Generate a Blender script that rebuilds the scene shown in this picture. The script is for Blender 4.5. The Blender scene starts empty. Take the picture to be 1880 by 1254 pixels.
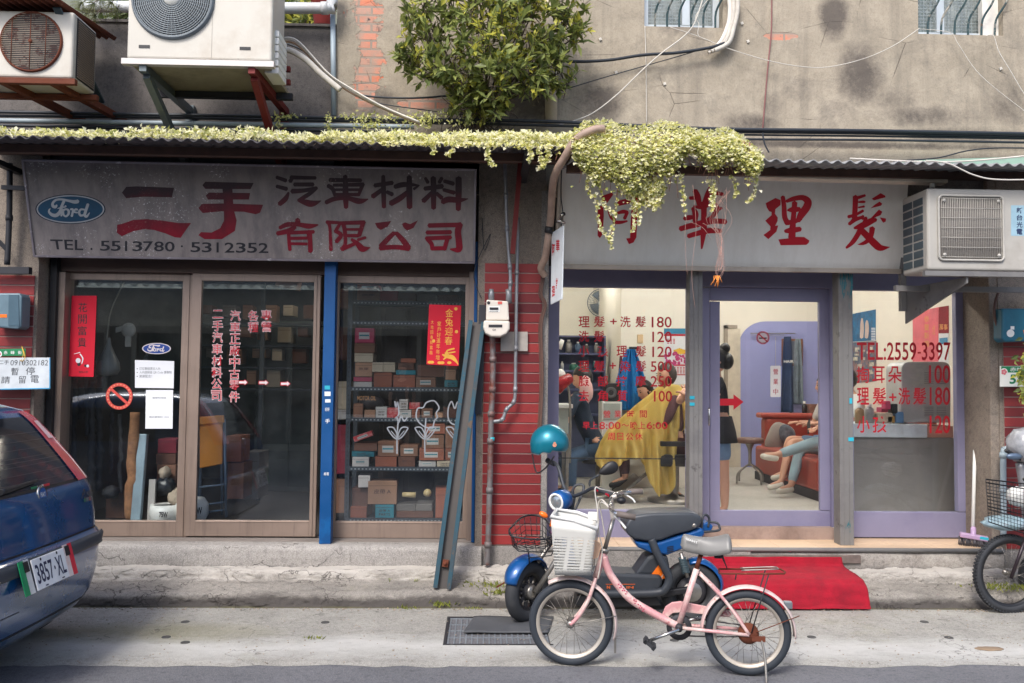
import bpy,bmesh,math,random
from mathutils import Vector,Matrix,Euler
random.seed(7)
D = bpy.data
SC = bpy.context.scene
COL = SC.collection
R = math.radians
V = Vector
# ------------------------------------------------------------------ camera
FPX = 1600.0                      # focal length in photograph pixels (photo is 1880 x 1254)
YAW,PITCH,ROLL = R(1.77),R(2.7),R(0.6)
CAMP = V((0.0,-6.6,1.55))
CROT = Matrix.Rotation(-YAW,4,'Z') @ Matrix.Rotation(math.pi / 2 + PITCH,4,'X') @ Matrix.Rotation(ROLL,4,'Z')
cd = D.cameras.new('camera')
cam = D.objects.new('camera',cd)
COL.objects.link(cam)
cam.matrix_world = Matrix.Translation(CAMP) @ CROT
cd.sensor_width = 36.0
cd.lens = FPX / 1880.0 * 36.0
cd.clip_start = 0.05
cd.clip_end = 500
SC.camera = cam
# ------------------------------------------------------------------ sky and sun (overcast)
SUN_EL,SUN_AZ = R(46),R(203)     # sun stands behind the camera, a little to its left
w = D.worlds.new('World')
SC.world = w
w.use_nodes = True
nt = w.node_tree
bg = nt.nodes['Background']
sky = nt.nodes.new('ShaderNodeTexSky')
sky.sky_type = 'NISHITA'
sky.sun_disc = False
sky.sun_elevation = SUN_EL
sky.sun_rotation = SUN_AZ
sky.air_density = 0.8
sky.dust_density = 2.5
sky.ozone_density = 0.7
nt.links.new(sky.outputs[0],bg.inputs[0])
bg.inputs[1].default_value = 0.15
sl = D.lights.new('sun','SUN')
sl.energy = 1.5
sl.angle = R(18)
sl.color = (1.0,0.98,0.945)
so = D.objects.new('sun',sl)
COL.objects.link(so)
so.rotation_euler = V((math.sin(SUN_AZ) * math.cos(SUN_EL),math.cos(SUN_AZ) * math.cos(SUN_EL),math.sin(SUN_EL))).to_track_quat('Z','Y').to_euler()
so.location = (-3,-8,12)
SC.view_settings.view_transform = 'Standard'
SC.view_settings.look = 'None'
SC.view_settings.gamma = 1.0
SC.view_settings.exposure = 0.9
try:
 SC.cycles.use_denoising = True
 SC.cycles.max_bounces = 9
 SC.cycles.transparent_max_bounces = 24
 SC.cycles.caustics_reflective = False
 SC.cycles.caustics_refractive = False
 SC.cycles.sample_clamp_indirect = 6.0
except Exception:
 pass
# ------------------------------------------------------------------ where a pixel of the photograph lies in the place
def ray(px,py):
 return (CROT @ V(((px - 940) / FPX,-(py - 627) / FPX,-1.0,0.0))).to_3d()
def PP(px,py,p0,n):
 d = ray(px,py)
 return CAMP + d * ((V(p0) - CAMP).dot(V(n)) / d.dot(V(n)))
def PY(px,py,Y):
 return PP(px,py,(0,Y,0),(0,1,0))
def PX(px,py,X):
 return PP(px,py,(X,0,0),(1,0,0))
def PZ(px,py,Z):
 return PP(px,py,(0,0,Z),(0,0,1))
# ------------------------------------------------------------------ things, parts, meshes
def T(name,label,cat,loc=(0,0,0),group=None,kind=None):
 o = D.objects.new(name,None)
 o.empty_display_size = 0.1
 COL.objects.link(o)
 o.location = loc
 tag(o,label,cat,group,kind)
 return o
def tag(o,label=None,cat=None,group=None,kind=None):
 if label: o['label'] = label
 if cat: o['category'] = cat
 if group: o['group'] = group
 if kind: o['kind'] = kind
 return o
def wloc(o):
 p = V((0,0,0))
 while o is not None:
  p = p + V(o.location)
  o = o.parent
 return p
def copy_tree(o,off=(0,0,0),parent=None):
 c = o.copy()
 COL.objects.link(c)
 c.parent = parent
 if parent is None:
  c.location = V(o.location) + V(off)
 for ch in list(o.children):
  copy_tree(ch,(0,0,0),c)
 return c
class MB:
 def __init__(s):
  s.v = [];s.f = [];s.m = [];s.sm = [];s.mi = 0;s.smooth = False
 def add(s,vs,fs,smooth=None):
  b = len(s.v)
  s.v += [V(p) for p in vs]
  sm = s.smooth if smooth is None else smooth
  for f in fs:
   s.f.append([i + b for i in f]);s.m.append(s.mi);s.sm.append(sm)
  return s
 def poly(s,pts):
  return s.add(pts,[list(range(len(pts)))])
 def box(s,x0,x1,y0,y1,z0,z1):
  vs = [(x,y,z) for z in (z0,z1) for y in (y0,y1) for x in (x0,x1)]
  return s.add(vs,[(0,2,3,1),(4,5,7,6),(0,1,5,4),(2,6,7,3),(0,4,6,2),(1,3,7,5)])
 def obox(s,c,ax,ay,az):
  c,ax,ay,az = V(c),V(ax),V(ay),V(az)
  vs = [c + ax * i + ay * j + az * k for k in (-1,1) for j in (-1,1) for i in (-1,1)]
  return s.add(vs,[(0,2,3,1),(4,5,7,6),(0,1,5,4),(2,6,7,3),(0,4,6,2),(1,3,7,5)])
 def bar(s,p,q,w,h,up=(0,0,1)):
  p,q,up = V(p),V(q),V(up)
  d = (q - p);L = d.length;d.normalize()
  a = d.cross(up)
  if a.length < 1e-4: a = d.cross(V((0,1,0)))
  a.normalize();b = a.cross(d).normalized()
  return s.obox((p + q) / 2,d * L / 2,a * w / 2,b * h / 2)
 def prism(s,pts,vec):
  n = len(pts);vec = V(vec);pts = [V(p) for p in pts]
  fs = [list(range(n - 1,-1,-1)),list(range(n,2 * n))] + [(i,(i + 1) % n,n + (i + 1) % n,n + i) for i in range(n)]
  return s.add(pts + [p + vec for p in pts],fs)
 def tube(s,pts,r,n=8,closed=False,sm=True,flat=1.0):
  pts = [V(p) for p in pts];N = len(pts)
  rr = list(r) if isinstance(r,(list,tuple)) else [r] * N
  tang = []
  for i in range(N):
   a = pts[(i - 1) % N] if (closed or i > 0) else pts[i]
   b = pts[(i + 1) % N] if (closed or i < N - 1) else pts[i]
   t = (b - a)
   tang.append(t.normalized() if t.length > 1e-9 else V((0,0,1)))
  up = V((0,0,1)) if abs(tang[0].z) < 0.9 else V((0,1,0))
  vs = []
  side = tang[0].cross(up).normalized()
  for i in range(N):
   t = tang[i]
   side = side - t * side.dot(t)
   if side.length < 1e-6: side = t.orthogonal()
   side.normalize()
   o = t.cross(side)
   for k in range(n):
    a = 2 * math.pi * k / n
    vs.append(pts[i] + side * (math.cos(a) * rr[i]) + o * (math.sin(a) * rr[i] * flat))
  fs = []
  for i in range(N if closed else N - 1):
   j = (i + 1) % N
   for k in range(n):
    fs.append((i * n + k,i * n + (k + 1) % n,j * n + (k + 1) % n,j * n + k))
  s.add(vs,fs,sm)
  if not closed:
   b = len(s.v) - N * n
   for f in ([b + k for k in range(n - 1,-1,-1)],[b + (N - 1) * n + k for k in range(n)]):
    s.f.append(f);s.m.append(s.mi);s.sm.append(False)
  return s
 def lathe(s,prof,c,axis=(0,0,1),n=24,sm=True):
  c = V(c);ax = V(axis).normalized();a = ax.orthogonal().normalized();b = ax.cross(a)
  vs = []
  for (r,h) in prof:
   for k in range(n):
    t = 2 * math.pi * k / n
    vs.append(c + ax * h + a * (r * math.cos(t)) + b * (r * math.sin(t)))
  fs = []
  for i in range(len(prof) - 1):
   for k in range(n):
    fs.append((i * n + k,i * n + (k + 1) % n,(i + 1) * n + (k + 1) % n,(i + 1) * n + k))
  return s.add(vs,fs,sm)
 def disc(s,c,axis,r,n=24):
  c = V(c);ax = V(axis).normalized();a = ax.orthogonal().normalized();b = ax.cross(a)
  return s.poly([c + a * (r * math.cos(2 * math.pi * k / n)) + b * (r * math.sin(2 * math.pi * k / n)) for k in range(n)])
 def ell(s,c,rx,ry,rz,nu=16,nv=10,rot=None,fn=None):
  c = V(c);vs = []
  for i in range(nv + 1):
   ph = math.pi * i / nv
   for k in range(nu):
    t = 2 * math.pi * k / nu
    p = V((math.sin(ph) * math.cos(t),math.sin(ph) * math.sin(t),math.cos(ph)))
    if fn: p = fn(p)
    p = V((p.x * rx,p.y * ry,p.z * rz))
    if rot: p = rot @ p
    vs.append(c + p)
  fs = [(i * nu + k,(i + 1) * nu + k,(i + 1) * nu + (k + 1) % nu,i * nu + (k + 1) % nu) for i in range(nv) for k in range(nu)]
  return s.add(vs,fs,True)
 def grid(s,fn,nu,nv,sm=True):
  vs = [fn(i / nu,j / nv) for j in range(nv + 1) for i in range(nu + 1)]
  fs = [(j * (nu + 1) + i,j * (nu + 1) + i + 1,(j + 1) * (nu + 1) + i + 1,(j + 1) * (nu + 1) + i) for j in range(nv) for i in range(nu)]
  return s.add(vs,fs,sm)
 def build(s,name,mats,parent=None,bevel=0,label=None,cat=None,group=None,kind=None,seg=2,solid=0,sub=0):
  me = D.meshes.new(name)
  o0 = wloc(parent) if parent else V((0,0,0))
  if parent is None and cat and s.v:       # a thing of one mesh: origin at its base
   lo = V((min(p.x for p in s.v),min(p.y for p in s.v),min(p.z for p in s.v)))
   hi = V((max(p.x for p in s.v),max(p.y for p in s.v),max(p.z for p in s.v)))
   o0 = V(((lo.x + hi.x) / 2,(lo.y + hi.y) / 2,lo.z))
  me.from_pydata([p - o0 for p in s.v],[],s.f)
  if not isinstance(mats,(list,tuple)): mats = [mats]
  for m in mats: me.materials.append(m)
  for p,mi,sm in zip(me.polygons,s.m,s.sm):
   p.material_index = mi;p.use_smooth = sm
  me.update()
  o = D.objects.new(name,me)
  COL.objects.link(o)
  if parent: o.parent = parent
  else: o.location = o0
  if bevel:
   b = o.modifiers.new('bevel','BEVEL');b.width = bevel;b.segments = seg;b.limit_method = 'ANGLE';b.angle_limit = R(40)
  if solid:
   b = o.modifiers.new('solid','SOLIDIFY');b.thickness = solid;b.offset = 0
  if sub:
   b = o.modifiers.new('sub','SUBSURF');b.levels = sub;b.render_levels = sub
  tag(o,label,cat,group,kind)
  return o
def smooth_path(pts,k=6):
 """Catmull-Rom through points (tuples of any length)."""
 n = len(pts);out = []
 if n < 3: return [tuple(p) for p in pts]
 for i in range(n - 1):
  p0 = pts[max(0,i - 1)];p1 = pts[i];p2 = pts[i + 1];p3 = pts[min(n - 1,i + 2)]
  for j in range(k):
   t = j / k
   out.append(tuple(0.5 * (2 * b + (c - a) * t + (2 * a - 5 * b + 4 * c - d) * t * t + (-a + 3 * b - 3 * c + d) * t ** 3) for a,b,c,d in zip(p0,p1,p2,p3)))
 out.append(tuple(pts[-1]))
 return out
def sp3(pts,k=6):
 return [V(p) for p in smooth_path([tuple(p) for p in pts],k)]
# ------------------------------------------------------------------ lettering
_txt = {}
def text_geo(body,bold=0.0,spacing=1.0):
 key = (body,bold,spacing)
 if key in _txt: return _txt[key]
 c = D.curves.new('t','FONT');c.body = body;c.offset = bold;c.space_character = spacing
 c.resolution_u = 3
 o = D.objects.new('t',c);COL.objects.link(o)
 dg = bpy.context.evaluated_depsgraph_get();dg.update()
 me = D.meshes.new_from_object(o.evaluated_get(dg))
 vs = [(v.co.x,v.co.y) for v in me.vertices]
 fs = [list(p.vertices) for p in me.polygons]
 D.objects.remove(o);D.meshes.remove(me);D.curves.remove(c)
 x0 = min(p[0] for p in vs);x1 = max(p[0] for p in vs);y0 = min(p[1] for p in vs);y1 = max(p[1] for p in vs)
 vs = [((x - x0) / max(1e-6,x1 - x0),(y - y0) / max(1e-6,y1 - y0)) for x,y in vs]
 _txt[key] = (vs,fs)
 return _txt[key]
def put_text(mb,body,x0,y0,x1,y1,plane,bold=0.0,off=0.0,skew=0.0,spacing=1.0,quad=None):
 """lettering that fills a rectangle (photo pixels) seen on a plane (point, normal towards the viewer)"""
 vs,fs = text_geo(body,bold,spacing)
 p0,n = plane;n = V(n).normalized()
 out = []
 for u,v in vs:
  if quad:
   (ax,ay),(bx,by),(cx,cy),(dx,dy) = quad     # TL TR BR BL
   px = (ax * (1 - u) + bx * u) * v + (dx * (1 - u) + cx * u) * (1 - v)
   py = (ay * (1 - u) + by * u) * v + (dy * (1 - u) + cy * u) * (1 - v)
  else:
   px = x0 + (x1 - x0) * u + skew * v;py = y1 + (y0 - y1) * v
  out.append(PP(px,py,p0,n) + n * off)
 mb.add(out,fs)
def put_strokes(mb,strokes,plane,off=0.002,sx=1.0,sy=1.0,ox=0.0,oy=0.0,step=0.00025):
 """brush strokes: each a list of (x, y, width) in photo pixels after scaling, laid on a plane"""
 p0,n = plane;n = V(n).normalized()
 for si,st in enumerate(strokes):
  pts = smooth_path([(ox + x * sx,oy + y * sy,wd * sx) for x,y,wd in st],5)
  L = [];Rr = []
  for i,(x,y,wd) in enumerate(pts):
   a = pts[max(0,i - 1)];b = pts[min(len(pts) - 1,i + 1)]
   dx,dy = b[0] - a[0],b[1] - a[1];l = math.hypot(dx,dy) or 1
   nx,ny = -dy / l,dx / l
   L.append((x + nx * wd / 2,y + ny * wd / 2));Rr.append((x - nx * wd / 2,y - ny * wd / 2))
  x,y,wd = pts[0];x2,y2,_ = pts[1];l = math.hypot(x2 - x,y2 - y) or 1
  start = [(x - (x2 - x) / l * wd * .3,y - (y2 - y) / l * wd * .3)]
  x,y,wd = pts[-1];x2,y2,_ = pts[-2];l = math.hypot(x2 - x,y2 - y) or 1
  end = [(x - (x2 - x) / l * wd * .3,y - (y2 - y) / l * wd * .3)]
  o = off + si * step
  W = lambda q: PP(q[0],q[1],p0,n) + n * o
  A = [W(q) for q in L];B = [W(q) for q in Rr]
  N = len(A)
  vs = A + B + [W(start[0]),W(end[0])]
  fs = [(i,i + 1,N + i + 1,N + i) for i in range(N - 1)] + [(2 * N,0,N),(2 * N + 1,2 * N - 1,N - 1)]
  mb.add(vs,fs)
def put_poly(mb,pts,plane,off=0.002):
 p0,n = plane;n = V(n).normalized()
 mb.poly([PP(x,y,p0,n) + n * off for x,y in pts])
def rect_px(x0,y0,x1,y1):
 return [(x0,y0),(x1,y0),(x1,y1),(x0,y1)]
def circ_px(cx,cy,rx,ry=None,n=28,a0=0.0,a1=2 * math.pi):
 ry = rx if ry is None else ry
 return [(cx + rx * math.cos(a0 + (a1 - a0) * k / n),cy + ry * math.sin(a0 + (a1 - a0) * k / n)) for k in range(n)]
def ring_px(mb,cx,cy,r0,r1,plane,off,ry0=None,ry1=None,n=36):
 p0,nn = plane;nn = V(nn).normalized()
 ry0 = ry0 or r0;ry1 = ry1 or r1
 vs = []
 for k in range(n):
  a = 2 * math.pi * k / n
  vs.append(PP(cx + r0 * math.cos(a),cy + ry0 * math.sin(a),p0,nn) + nn * off)
  vs.append(PP(cx + r1 * math.cos(a),cy + ry1 * math.sin(a),p0,nn) + nn * off)
 mb.add(vs,[(2 * k,2 * k + 1,(2 * k + 3) % (2 * n),(2 * k + 2) % (2 * n)) for k in range(n)])
FRONT = (0,-1,0)
# ------------------------------------------------------------------ materials
def srgb(r,g,b):
 f = lambda c: (c / 255 / 12.92) if c / 255 <= 0.04045 else ((c / 255 + 0.055) / 1.055) ** 2.4
 return (f(r),f(g),f(b))
class NT:
 def __init__(s,name):
  s.m = D.materials.new(name);s.m.use_nodes = True
  s.t = s.m.node_tree;s.t.nodes.clear()
  s.out = s.n('OutputMaterial')
  s.tc = s.n('TexCoord')
 def n(s,typ,**kw):
  o = s.t.nodes.new('ShaderNode' + typ)
  for k,v in kw.items(): setattr(o,k,v)
  return o
 def l(s,a,b):
  s.t.links.new(a,b)
 def setin(s,node,i,val):
  if val is None: return
  if hasattr(val,'is_output'): s.l(val,node.inputs[i])
  elif isinstance(val,(tuple,list)) and len(val) == 3 and node.inputs[i].type == 'RGBA': node.inputs[i].default_value = (*val,1)
  else: node.inputs[i].default_value = val
 def coord(s,scale=(1,1,1),kind='Object',loc=(0,0,0),rot=(0,0,0)):
  mp = s.n('Mapping');s.l(s.tc.outputs[kind],mp.inputs[0])
  mp.inputs[3].default_value = scale;mp.inputs[1].default_value = loc;mp.inputs[2].default_value = rot
  return mp.outputs[0]
 def noise(s,scale,detail=5,rough=0.6,co=None,dist=0.0):
  o = s.n('TexNoise');s.l(co or s.tc.outputs['Object'],o.inputs['Vector'])
  o.inputs['Scale'].default_value = scale;o.inputs['Detail'].default_value = detail;o.inputs['Roughness'].default_value = rough
  o.inputs['Distortion'].default_value = dist
  return o.outputs[0]
 def math(s,op,a,b=None,c=None,clamp=False):
  o = s.n('Math',operation=op,use_clamp=clamp)
  s.setin(o,0,a);s.setin(o,1,b)
  if c is not None: s.setin(o,2,c)
  return o.outputs[0]
 def ramp(s,v,lo,hi,a=0.0,b=1.0):
  o = s.n('MapRange');o.clamp = True
  s.setin(o,0,v);o.inputs[1].default_value = lo;o.inputs[2].default_value = hi;o.inputs[3].default_value = a;o.inputs[4].default_value = b
  return o.outputs[0]
 def mix(s,fac,a,b,mode='MIX'):
  o = s.n('MixRGB',blend_type=mode)
  s.setin(o,0,fac);s.setin(o,1,a);s.setin(o,2,b)
  return o.outputs[0]
 def bump(s,h,strength,dist=0.01,nrm=None):
  o = s.n('Bump');o.inputs['Strength'].default_value = strength;o.inputs['Distance'].default_value = dist
  s.l(h,o.inputs['Height'])
  if nrm: s.l(nrm,o.inputs['Normal'])
  return o.outputs[0]
 def pbsdf(s,col,rough,metal=0.0,normal=None,spec=0.5,coat=0.0,**kw):
  o = s.n('BsdfPrincipled')
  s.setin(o,o.inputs.find('Base Color'),col);s.setin(o,o.inputs.find('Roughness'),rough);s.setin(o,o.inputs.find('Metallic'),metal)
  o.inputs['Specular IOR Level'].default_value = spec
  if coat: o.inputs['Coat Weight'].default_value = coat;o.inputs['Coat Roughness'].default_value = 0.06
  for k,v in kw.items(): s.setin(o,o.inputs.find(k),v)
  if normal: s.l(normal,o.inputs['Normal'])
  s.l(o.outputs[0],s.out.inputs[0])
  return o
_mc = {}
def mat(name,col,rough=0.6,metal=0.0,var=0.18,vs=4.0,bump=0.0,bs=60.0,dirt=None,da=0.5,ds=3.0,spec=0.5,coat=0.0,streak=False,wear=None,wa=0.6):
 if name in _mc: return _mc[name]
 k = NT(name)
 nz = k.noise(vs,6,0.65)
 f = k.ramp(nz,0.3,0.7)
 c = k.mix(f,tuple(x * (1 - var) for x in col),tuple(min(1,x * (1 + var)) for x in col))
 if 'card' in name or 'carton' in name:
  oi = k.n('ObjectInfo');c = k.mix(k.math('MULTIPLY',oi.outputs['Random'],.62),c,tuple(x * .42 for x in col))
 rg = k.ramp(nz,0.25,0.75,max(0.02,rough - 0.08),min(1,rough + 0.08))
 if dirt:
  co = k.coord((6,6,0.5)) if streak else None
  dm = k.ramp(k.noise(ds,8,0.7,co),0.62 - 0.25 * da,0.78 - 0.1 * da,0,min(1,da * 1.3))
  c = k.mix(dm,c,dirt)
 if wear:
  wm = k.ramp(k.noise(ds * 5,10,0.75),wa,wa + 0.05)
  c = k.mix(wm,c,wear)
 nrm = None
 if bump: nrm = k.bump(k.noise(bs,5,0.6),bump,0.006)
 k.pbsdf(c,rg,metal,nrm,spec,coat)
 _mc[name] = k.m
 return k.m
def glass_mat(name,tint=(1,1,1),f0=0.05,rough=0.0,grime=0.03,gcol=(0.5,0.52,0.52),boost=0.95):
 k = NT(name)
 tr = k.n('BsdfTransparent');tr.inputs[0].default_value = (*tint,1)
 gl = k.n('BsdfGlossy');gl.inputs['Roughness'].default_value = rough;gl.inputs[0].default_value = (0.95,0.97,1,1)
 lw = k.n('LayerWeight');lw.inputs[0].default_value = 0.5
 p = k.math('POWER',lw.outputs['Facing'],5.0)
 f = k.math('MULTIPLY_ADD',p,boost - f0,f0)
 mx = k.n('MixShader');k.l(f,mx.inputs[0]);k.l(tr.outputs[0],mx.inputs[1]);k.l(gl.outputs[0],mx.inputs[2])
 if grime:
  df = k.n('BsdfDiffuse');df.inputs[0].default_value = (*gcol,1)
  g = k.ramp(k.noise(2.2,8,0.75),0.45,0.8,grime * 0.3,grime * 2.2)
  m2 = k.n('MixShader');k.l(g,m2.inputs[0]);k.l(mx.outputs[0],m2.inputs[1]);k.l(df.outputs[0],m2.inputs[2])
  mx = m2
 k.l(mx.outputs[0],k.out.inputs[0])
 return k.m
def emit_mat(name,col,strength):
 k = NT(name)
 e = k.n('Emission');e.inputs[0].default_value = (*col,1);e.inputs[1].default_value = strength
 k.l(e.outputs[0],k.out.inputs[0])
 return k.m
# --- walls -----------------------------------------------------------------
def plaster_wall():
 """old grey-beige render: mould stains, a strip where the render has fallen off the bricks"""
 k = NT('old_plaster')
 co = k.n('NewGeometry').outputs['Position']       # the wall never moves: its stains have fixed places
 sep = k.n('SeparateXYZ');k.l(co,sep.inputs[0])
 X,Z = sep.outputs[0],sep.outputs[2]
 n1 = k.noise(1.3,8,0.68);n2 = k.noise(5.0,8,0.7);n3 = k.noise(42,6,0.7)
 c = k.mix(k.ramp(n1,0.3,0.72),srgb(148,139,124),srgb(180,168,150))
 c = k.mix(k.ramp(n2,0.45,0.75,0,0.5),c,srgb(192,181,163))
 c = k.mix(k.ramp(n3,0.5,0.85,0,0.45),c,srgb(120,106,92))
 c = k.mix(k.ramp(k.noise(2.7,10,.8),0.5,0.62,0,.5),c,srgb(124,118,108))
 c = k.mix(k.ramp(k.noise(85,4,.7),0.5,0.7,0,.4),c,srgb(104,97,88))
 # mould: patches with their own places on this wall
 tot = None
 for (px,py,rx,rz,s) in ((1530,30,.16,.24,1.0),(1580,135,.28,.34,0.9),(1465,165,.3,.2,.6),(1100,185,.28,.26,0.85),(1380,225,.35,.12,.8),(1700,215,.7,.14,.75),
        (1840,120,.3,.3,.5),(1850,190,.3,.3,.7),(960,190,.4,.3,.9),(1540,210,.35,.3,.55),(640,60,.2,.5,.5),(690,190,.3,.2,.8),(1240,52,.32,.1,.65),(1640,180,.5,.22,.6),(1420,200,.2,.3,.6),(1310,30,.12,.3,.5),(1760,250,.8,.12,.8),(740,40,.25,.4,.5),(1500,265,2.5,.045,.9)):
  q = PY(px,py,0)
  dx = k.math('MULTIPLY',k.math('SUBTRACT',X,q.x),1 / rx);dz = k.math('MULTIPLY',k.math('SUBTRACT',Z,q.z),1 / rz)
  d = k.math('ADD',k.math('MULTIPLY',dx,dx),k.math('MULTIPLY',dz,dz))
  g = k.math('MULTIPLY',k.math('EXPONENT',k.math('MULTIPLY',d,-1.0)),s)
  tot = g if tot is None else k.math('MAXIMUM',tot,g)
 edge = k.math('ADD',k.math('MULTIPLY',k.noise(4.5,9,0.8),1.15),k.math('MULTIPLY',k.noise(30,8,0.85),0.75))
 mm = k.ramp(k.math('MULTIPLY',tot,edge),0.42,0.78,0,0.8)
 c = k.mix(mm,c,srgb(78,72,70))
 # streaks and pale scuffs
 st = k.ramp(k.noise(1.0,8,0.7,k.coord((7,1,0.6))),0.5,0.74,0,0.55)
 c = k.mix(st,c,srgb(108,102,94))
 c = k.mix(k.ramp(k.noise(11,9,0.8),0.68,0.72,0,0.5),c,srgb(210,200,186))
 # bare bricks: ragged strip around px 615-720 left of the bush
 q0 = PY(676,60,0)
 wob = k.math('MULTIPLY',k.math('SUBTRACT',k.noise(2.6,7,0.72),0.5),0.75)
 ax = k.math('ABSOLUTE',k.math('ADD',k.math('ADD',k.math('SUBTRACT',X,q0.x),k.math('MULTIPLY',k.math('SUBTRACT',Z,q0.z),-0.10)),wob))
 rw = k.math('ADD',0.10,k.math('MULTIPLY',k.math('SUBTRACT',k.noise(7,4,0.6),0.5),0.16))
 strip = k.ramp(k.math('SUBTRACT',rw,ax),-0.004,0.008)
 strip = k.math('MULTIPLY',strip,k.ramp(Z,PY(676,205,0).z,PY(676,180,0).z))
 q1 = PY(1434,66,0)
 e1 = k.math('ADD',k.math('POWER',k.math('MULTIPLY',k.math('SUBTRACT',X,q1.x),1 / .13),2.0),k.math('POWER',k.math('MULTIPLY',k.math('SUBTRACT',Z,q1.z),1 / .032),2.0))
 strip = k.math('MAXIMUM',strip,k.ramp(k.math('ADD',e1,k.math('MULTIPLY',k.math('SUBTRACT',k.noise(14,5,.6),.5),2.2)),1.0,0.9))
 q2 = PY(780,190,0)
 e2 = k.math('ADD',k.math('POWER',k.math('MULTIPLY',k.math('SUBTRACT',X,q2.x),1 / .2),2.0),k.math('POWER',k.math('MULTIPLY',k.math('SUBTRACT',Z,q2.z),1 / .05),2.0))
 strip = k.math('MAXIMUM',strip,k.ramp(k.math('ADD',e2,k.math('MULTIPLY',k.math('SUBTRACT',k.noise(9,5,.6),.5),2.4)),1.0,0.9))
 br = k.n('TexBrick')
 cmb = k.n('CombineXYZ');k.l(X,cmb.inputs[0]);k.l(Z,cmb.inputs[1])
 k.l(cmb.outputs[0],br.inputs['Vector'])
 br.inputs['Color1'].default_value = (*srgb(214,120,88),1);br.inputs['Color2'].default_value = (*srgb(196,150,132),1);br.inputs['Mortar'].default_value = (*srgb(150,138,126),1)
 br.inputs['Scale'].default_value = 1.0;br.inputs['Mortar Size'].default_value = 0.009;br.inputs['Brick Width'].default_value = 0.2;br.inputs['Row Height'].default_value = 0.066
 bc = k.mix(k.ramp(k.noise(6,6,.7),0.42,0.62,0,.85),br.outputs[0],srgb(164,146,132))
 bc = k.mix(k.ramp(k.noise(9,5,.7),0.58,0.66),bc,srgb(84,76,76))
 c = k.mix(strip,c,bc)
 h = k.math('ADD',k.math('MULTIPLY',n3,0.4),k.math('MULTIPLY',n2,0.8))
 h = k.math('ADD',h,k.math('MULTIPLY',strip,k.math('SUBTRACT',k.math('MULTIPLY',br.outputs[1],-1.2),1.6)))
 # hairline cracks
 vor = k.n('TexVoronoi',feature='DISTANCE_TO_EDGE');k.l(k.coord((1.1,1,1.7)),vor.inputs['Vector']);vor.inputs['Scale'].default_value = 1.6
 vz = k.n('VectorMath',operation='ADD')
 cr = k.math('MULTIPLY',k.ramp(vor.outputs[0],0.0,0.006,1,0),k.ramp(k.noise(1.7,3),0.52,0.6))
 c = k.mix(k.math('MULTIPLY',cr,0.6),c,srgb(70,62,56))
 h = k.math('SUBTRACT',h,cr)
 k.pbsdf(c,0.92,0,k.bump(h,0.55,0.012),0.2)
 return k.m
def rough_conc(name,a,b,dark,scale=2.0,dk=0.5,bumps=0.5,speck=0.0,moss=0.0,extra=None):
 k = NT(name)
 n1 = k.noise(scale,8,0.7);n2 = k.noise(scale * 6,8,0.72);n3 = k.noise(140,3,0.6)
 c = k.mix(k.ramp(n1,0.32,0.68),a,b)
 c = k.mix(k.ramp(n2,0.56,0.74,0,dk),c,dark)
 c = k.mix(k.ramp(n3,0.48,0.75,0,0.6),c,tuple(x * 0.45 for x in a))
 c = k.mix(k.ramp(k.noise(34,6,.7),0.5,0.68,0,.45),c,dark)
 c = k.mix(k.ramp(k.noise(23,8,.8),0.6,0.66,0,.4),c,tuple(min(1,x * 1.35) for x in b))
 if speck:
  vo = k.n('TexVoronoi');k.l(k.tc.outputs['Object'],vo.inputs['Vector']);vo.inputs['Scale'].default_value = 130
  c = k.mix(k.math('MULTIPLY',k.ramp(vo.outputs[0],0.0,0.5,1,0),speck),c,tuple(min(1,x * 1.9) for x in b))
 if moss:
  c = k.mix(k.ramp(k.noise(1.4,9,0.75,k.coord((1,1,1),loc=(5,2,0))),0.56,0.72,0,moss),c,srgb(128,128,66))
 if extra: c = extra(k,c)
 h = k.math('ADD',k.math('MULTIPLY',n2,0.7),k.math('MULTIPLY',n3,0.35))
 k.pbsdf(c,0.93,0,k.bump(h,bumps,0.01),0.2)
 return k.m
def apron_extra(k,c):
 sep = k.n('SeparateXYZ');k.l(k.tc.outputs['Object'],sep.inputs[0])
 y = sep.outputs[1]
 nz = k.math('MULTIPLY',k.math('SUBTRACT',k.noise(1.6,8,0.75,k.coord((.5,1,1))),0.5),0.9)
 pale = k.math('MULTIPLY',k.ramp(k.math('ABSOLUTE',k.math('ADD',k.math('ADD',y,1.46),nz)),0.0,0.26,1,0),0.8)
 c = k.mix(pale,c,srgb(196,195,191))
 # black rubber and oil stain near the parked car's end, olive moss film
 q = k.math('ADD',k.math('POWER',k.math('MULTIPLY',k.math('ADD',sep.outputs[0],2.0),1 / .9),2.0),k.math('POWER',k.math('MULTIPLY',k.math('ADD',y,1.15),1 / .28),2.0))
 c = k.mix(k.math('MULTIPLY',k.ramp(k.math('ADD',q,k.math('MULTIPLY',k.noise(5,8,.75),1.3)),0.5,1.6,1,0),0.55),c,srgb(122,118,82))
 c = k.mix(k.ramp(k.noise(7,9,.8,k.coord((.5,1,1))),.58,.66,0,.5),c,srgb(118,114,108))
 return cracks(k,c,.7,.006,.55)
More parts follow.
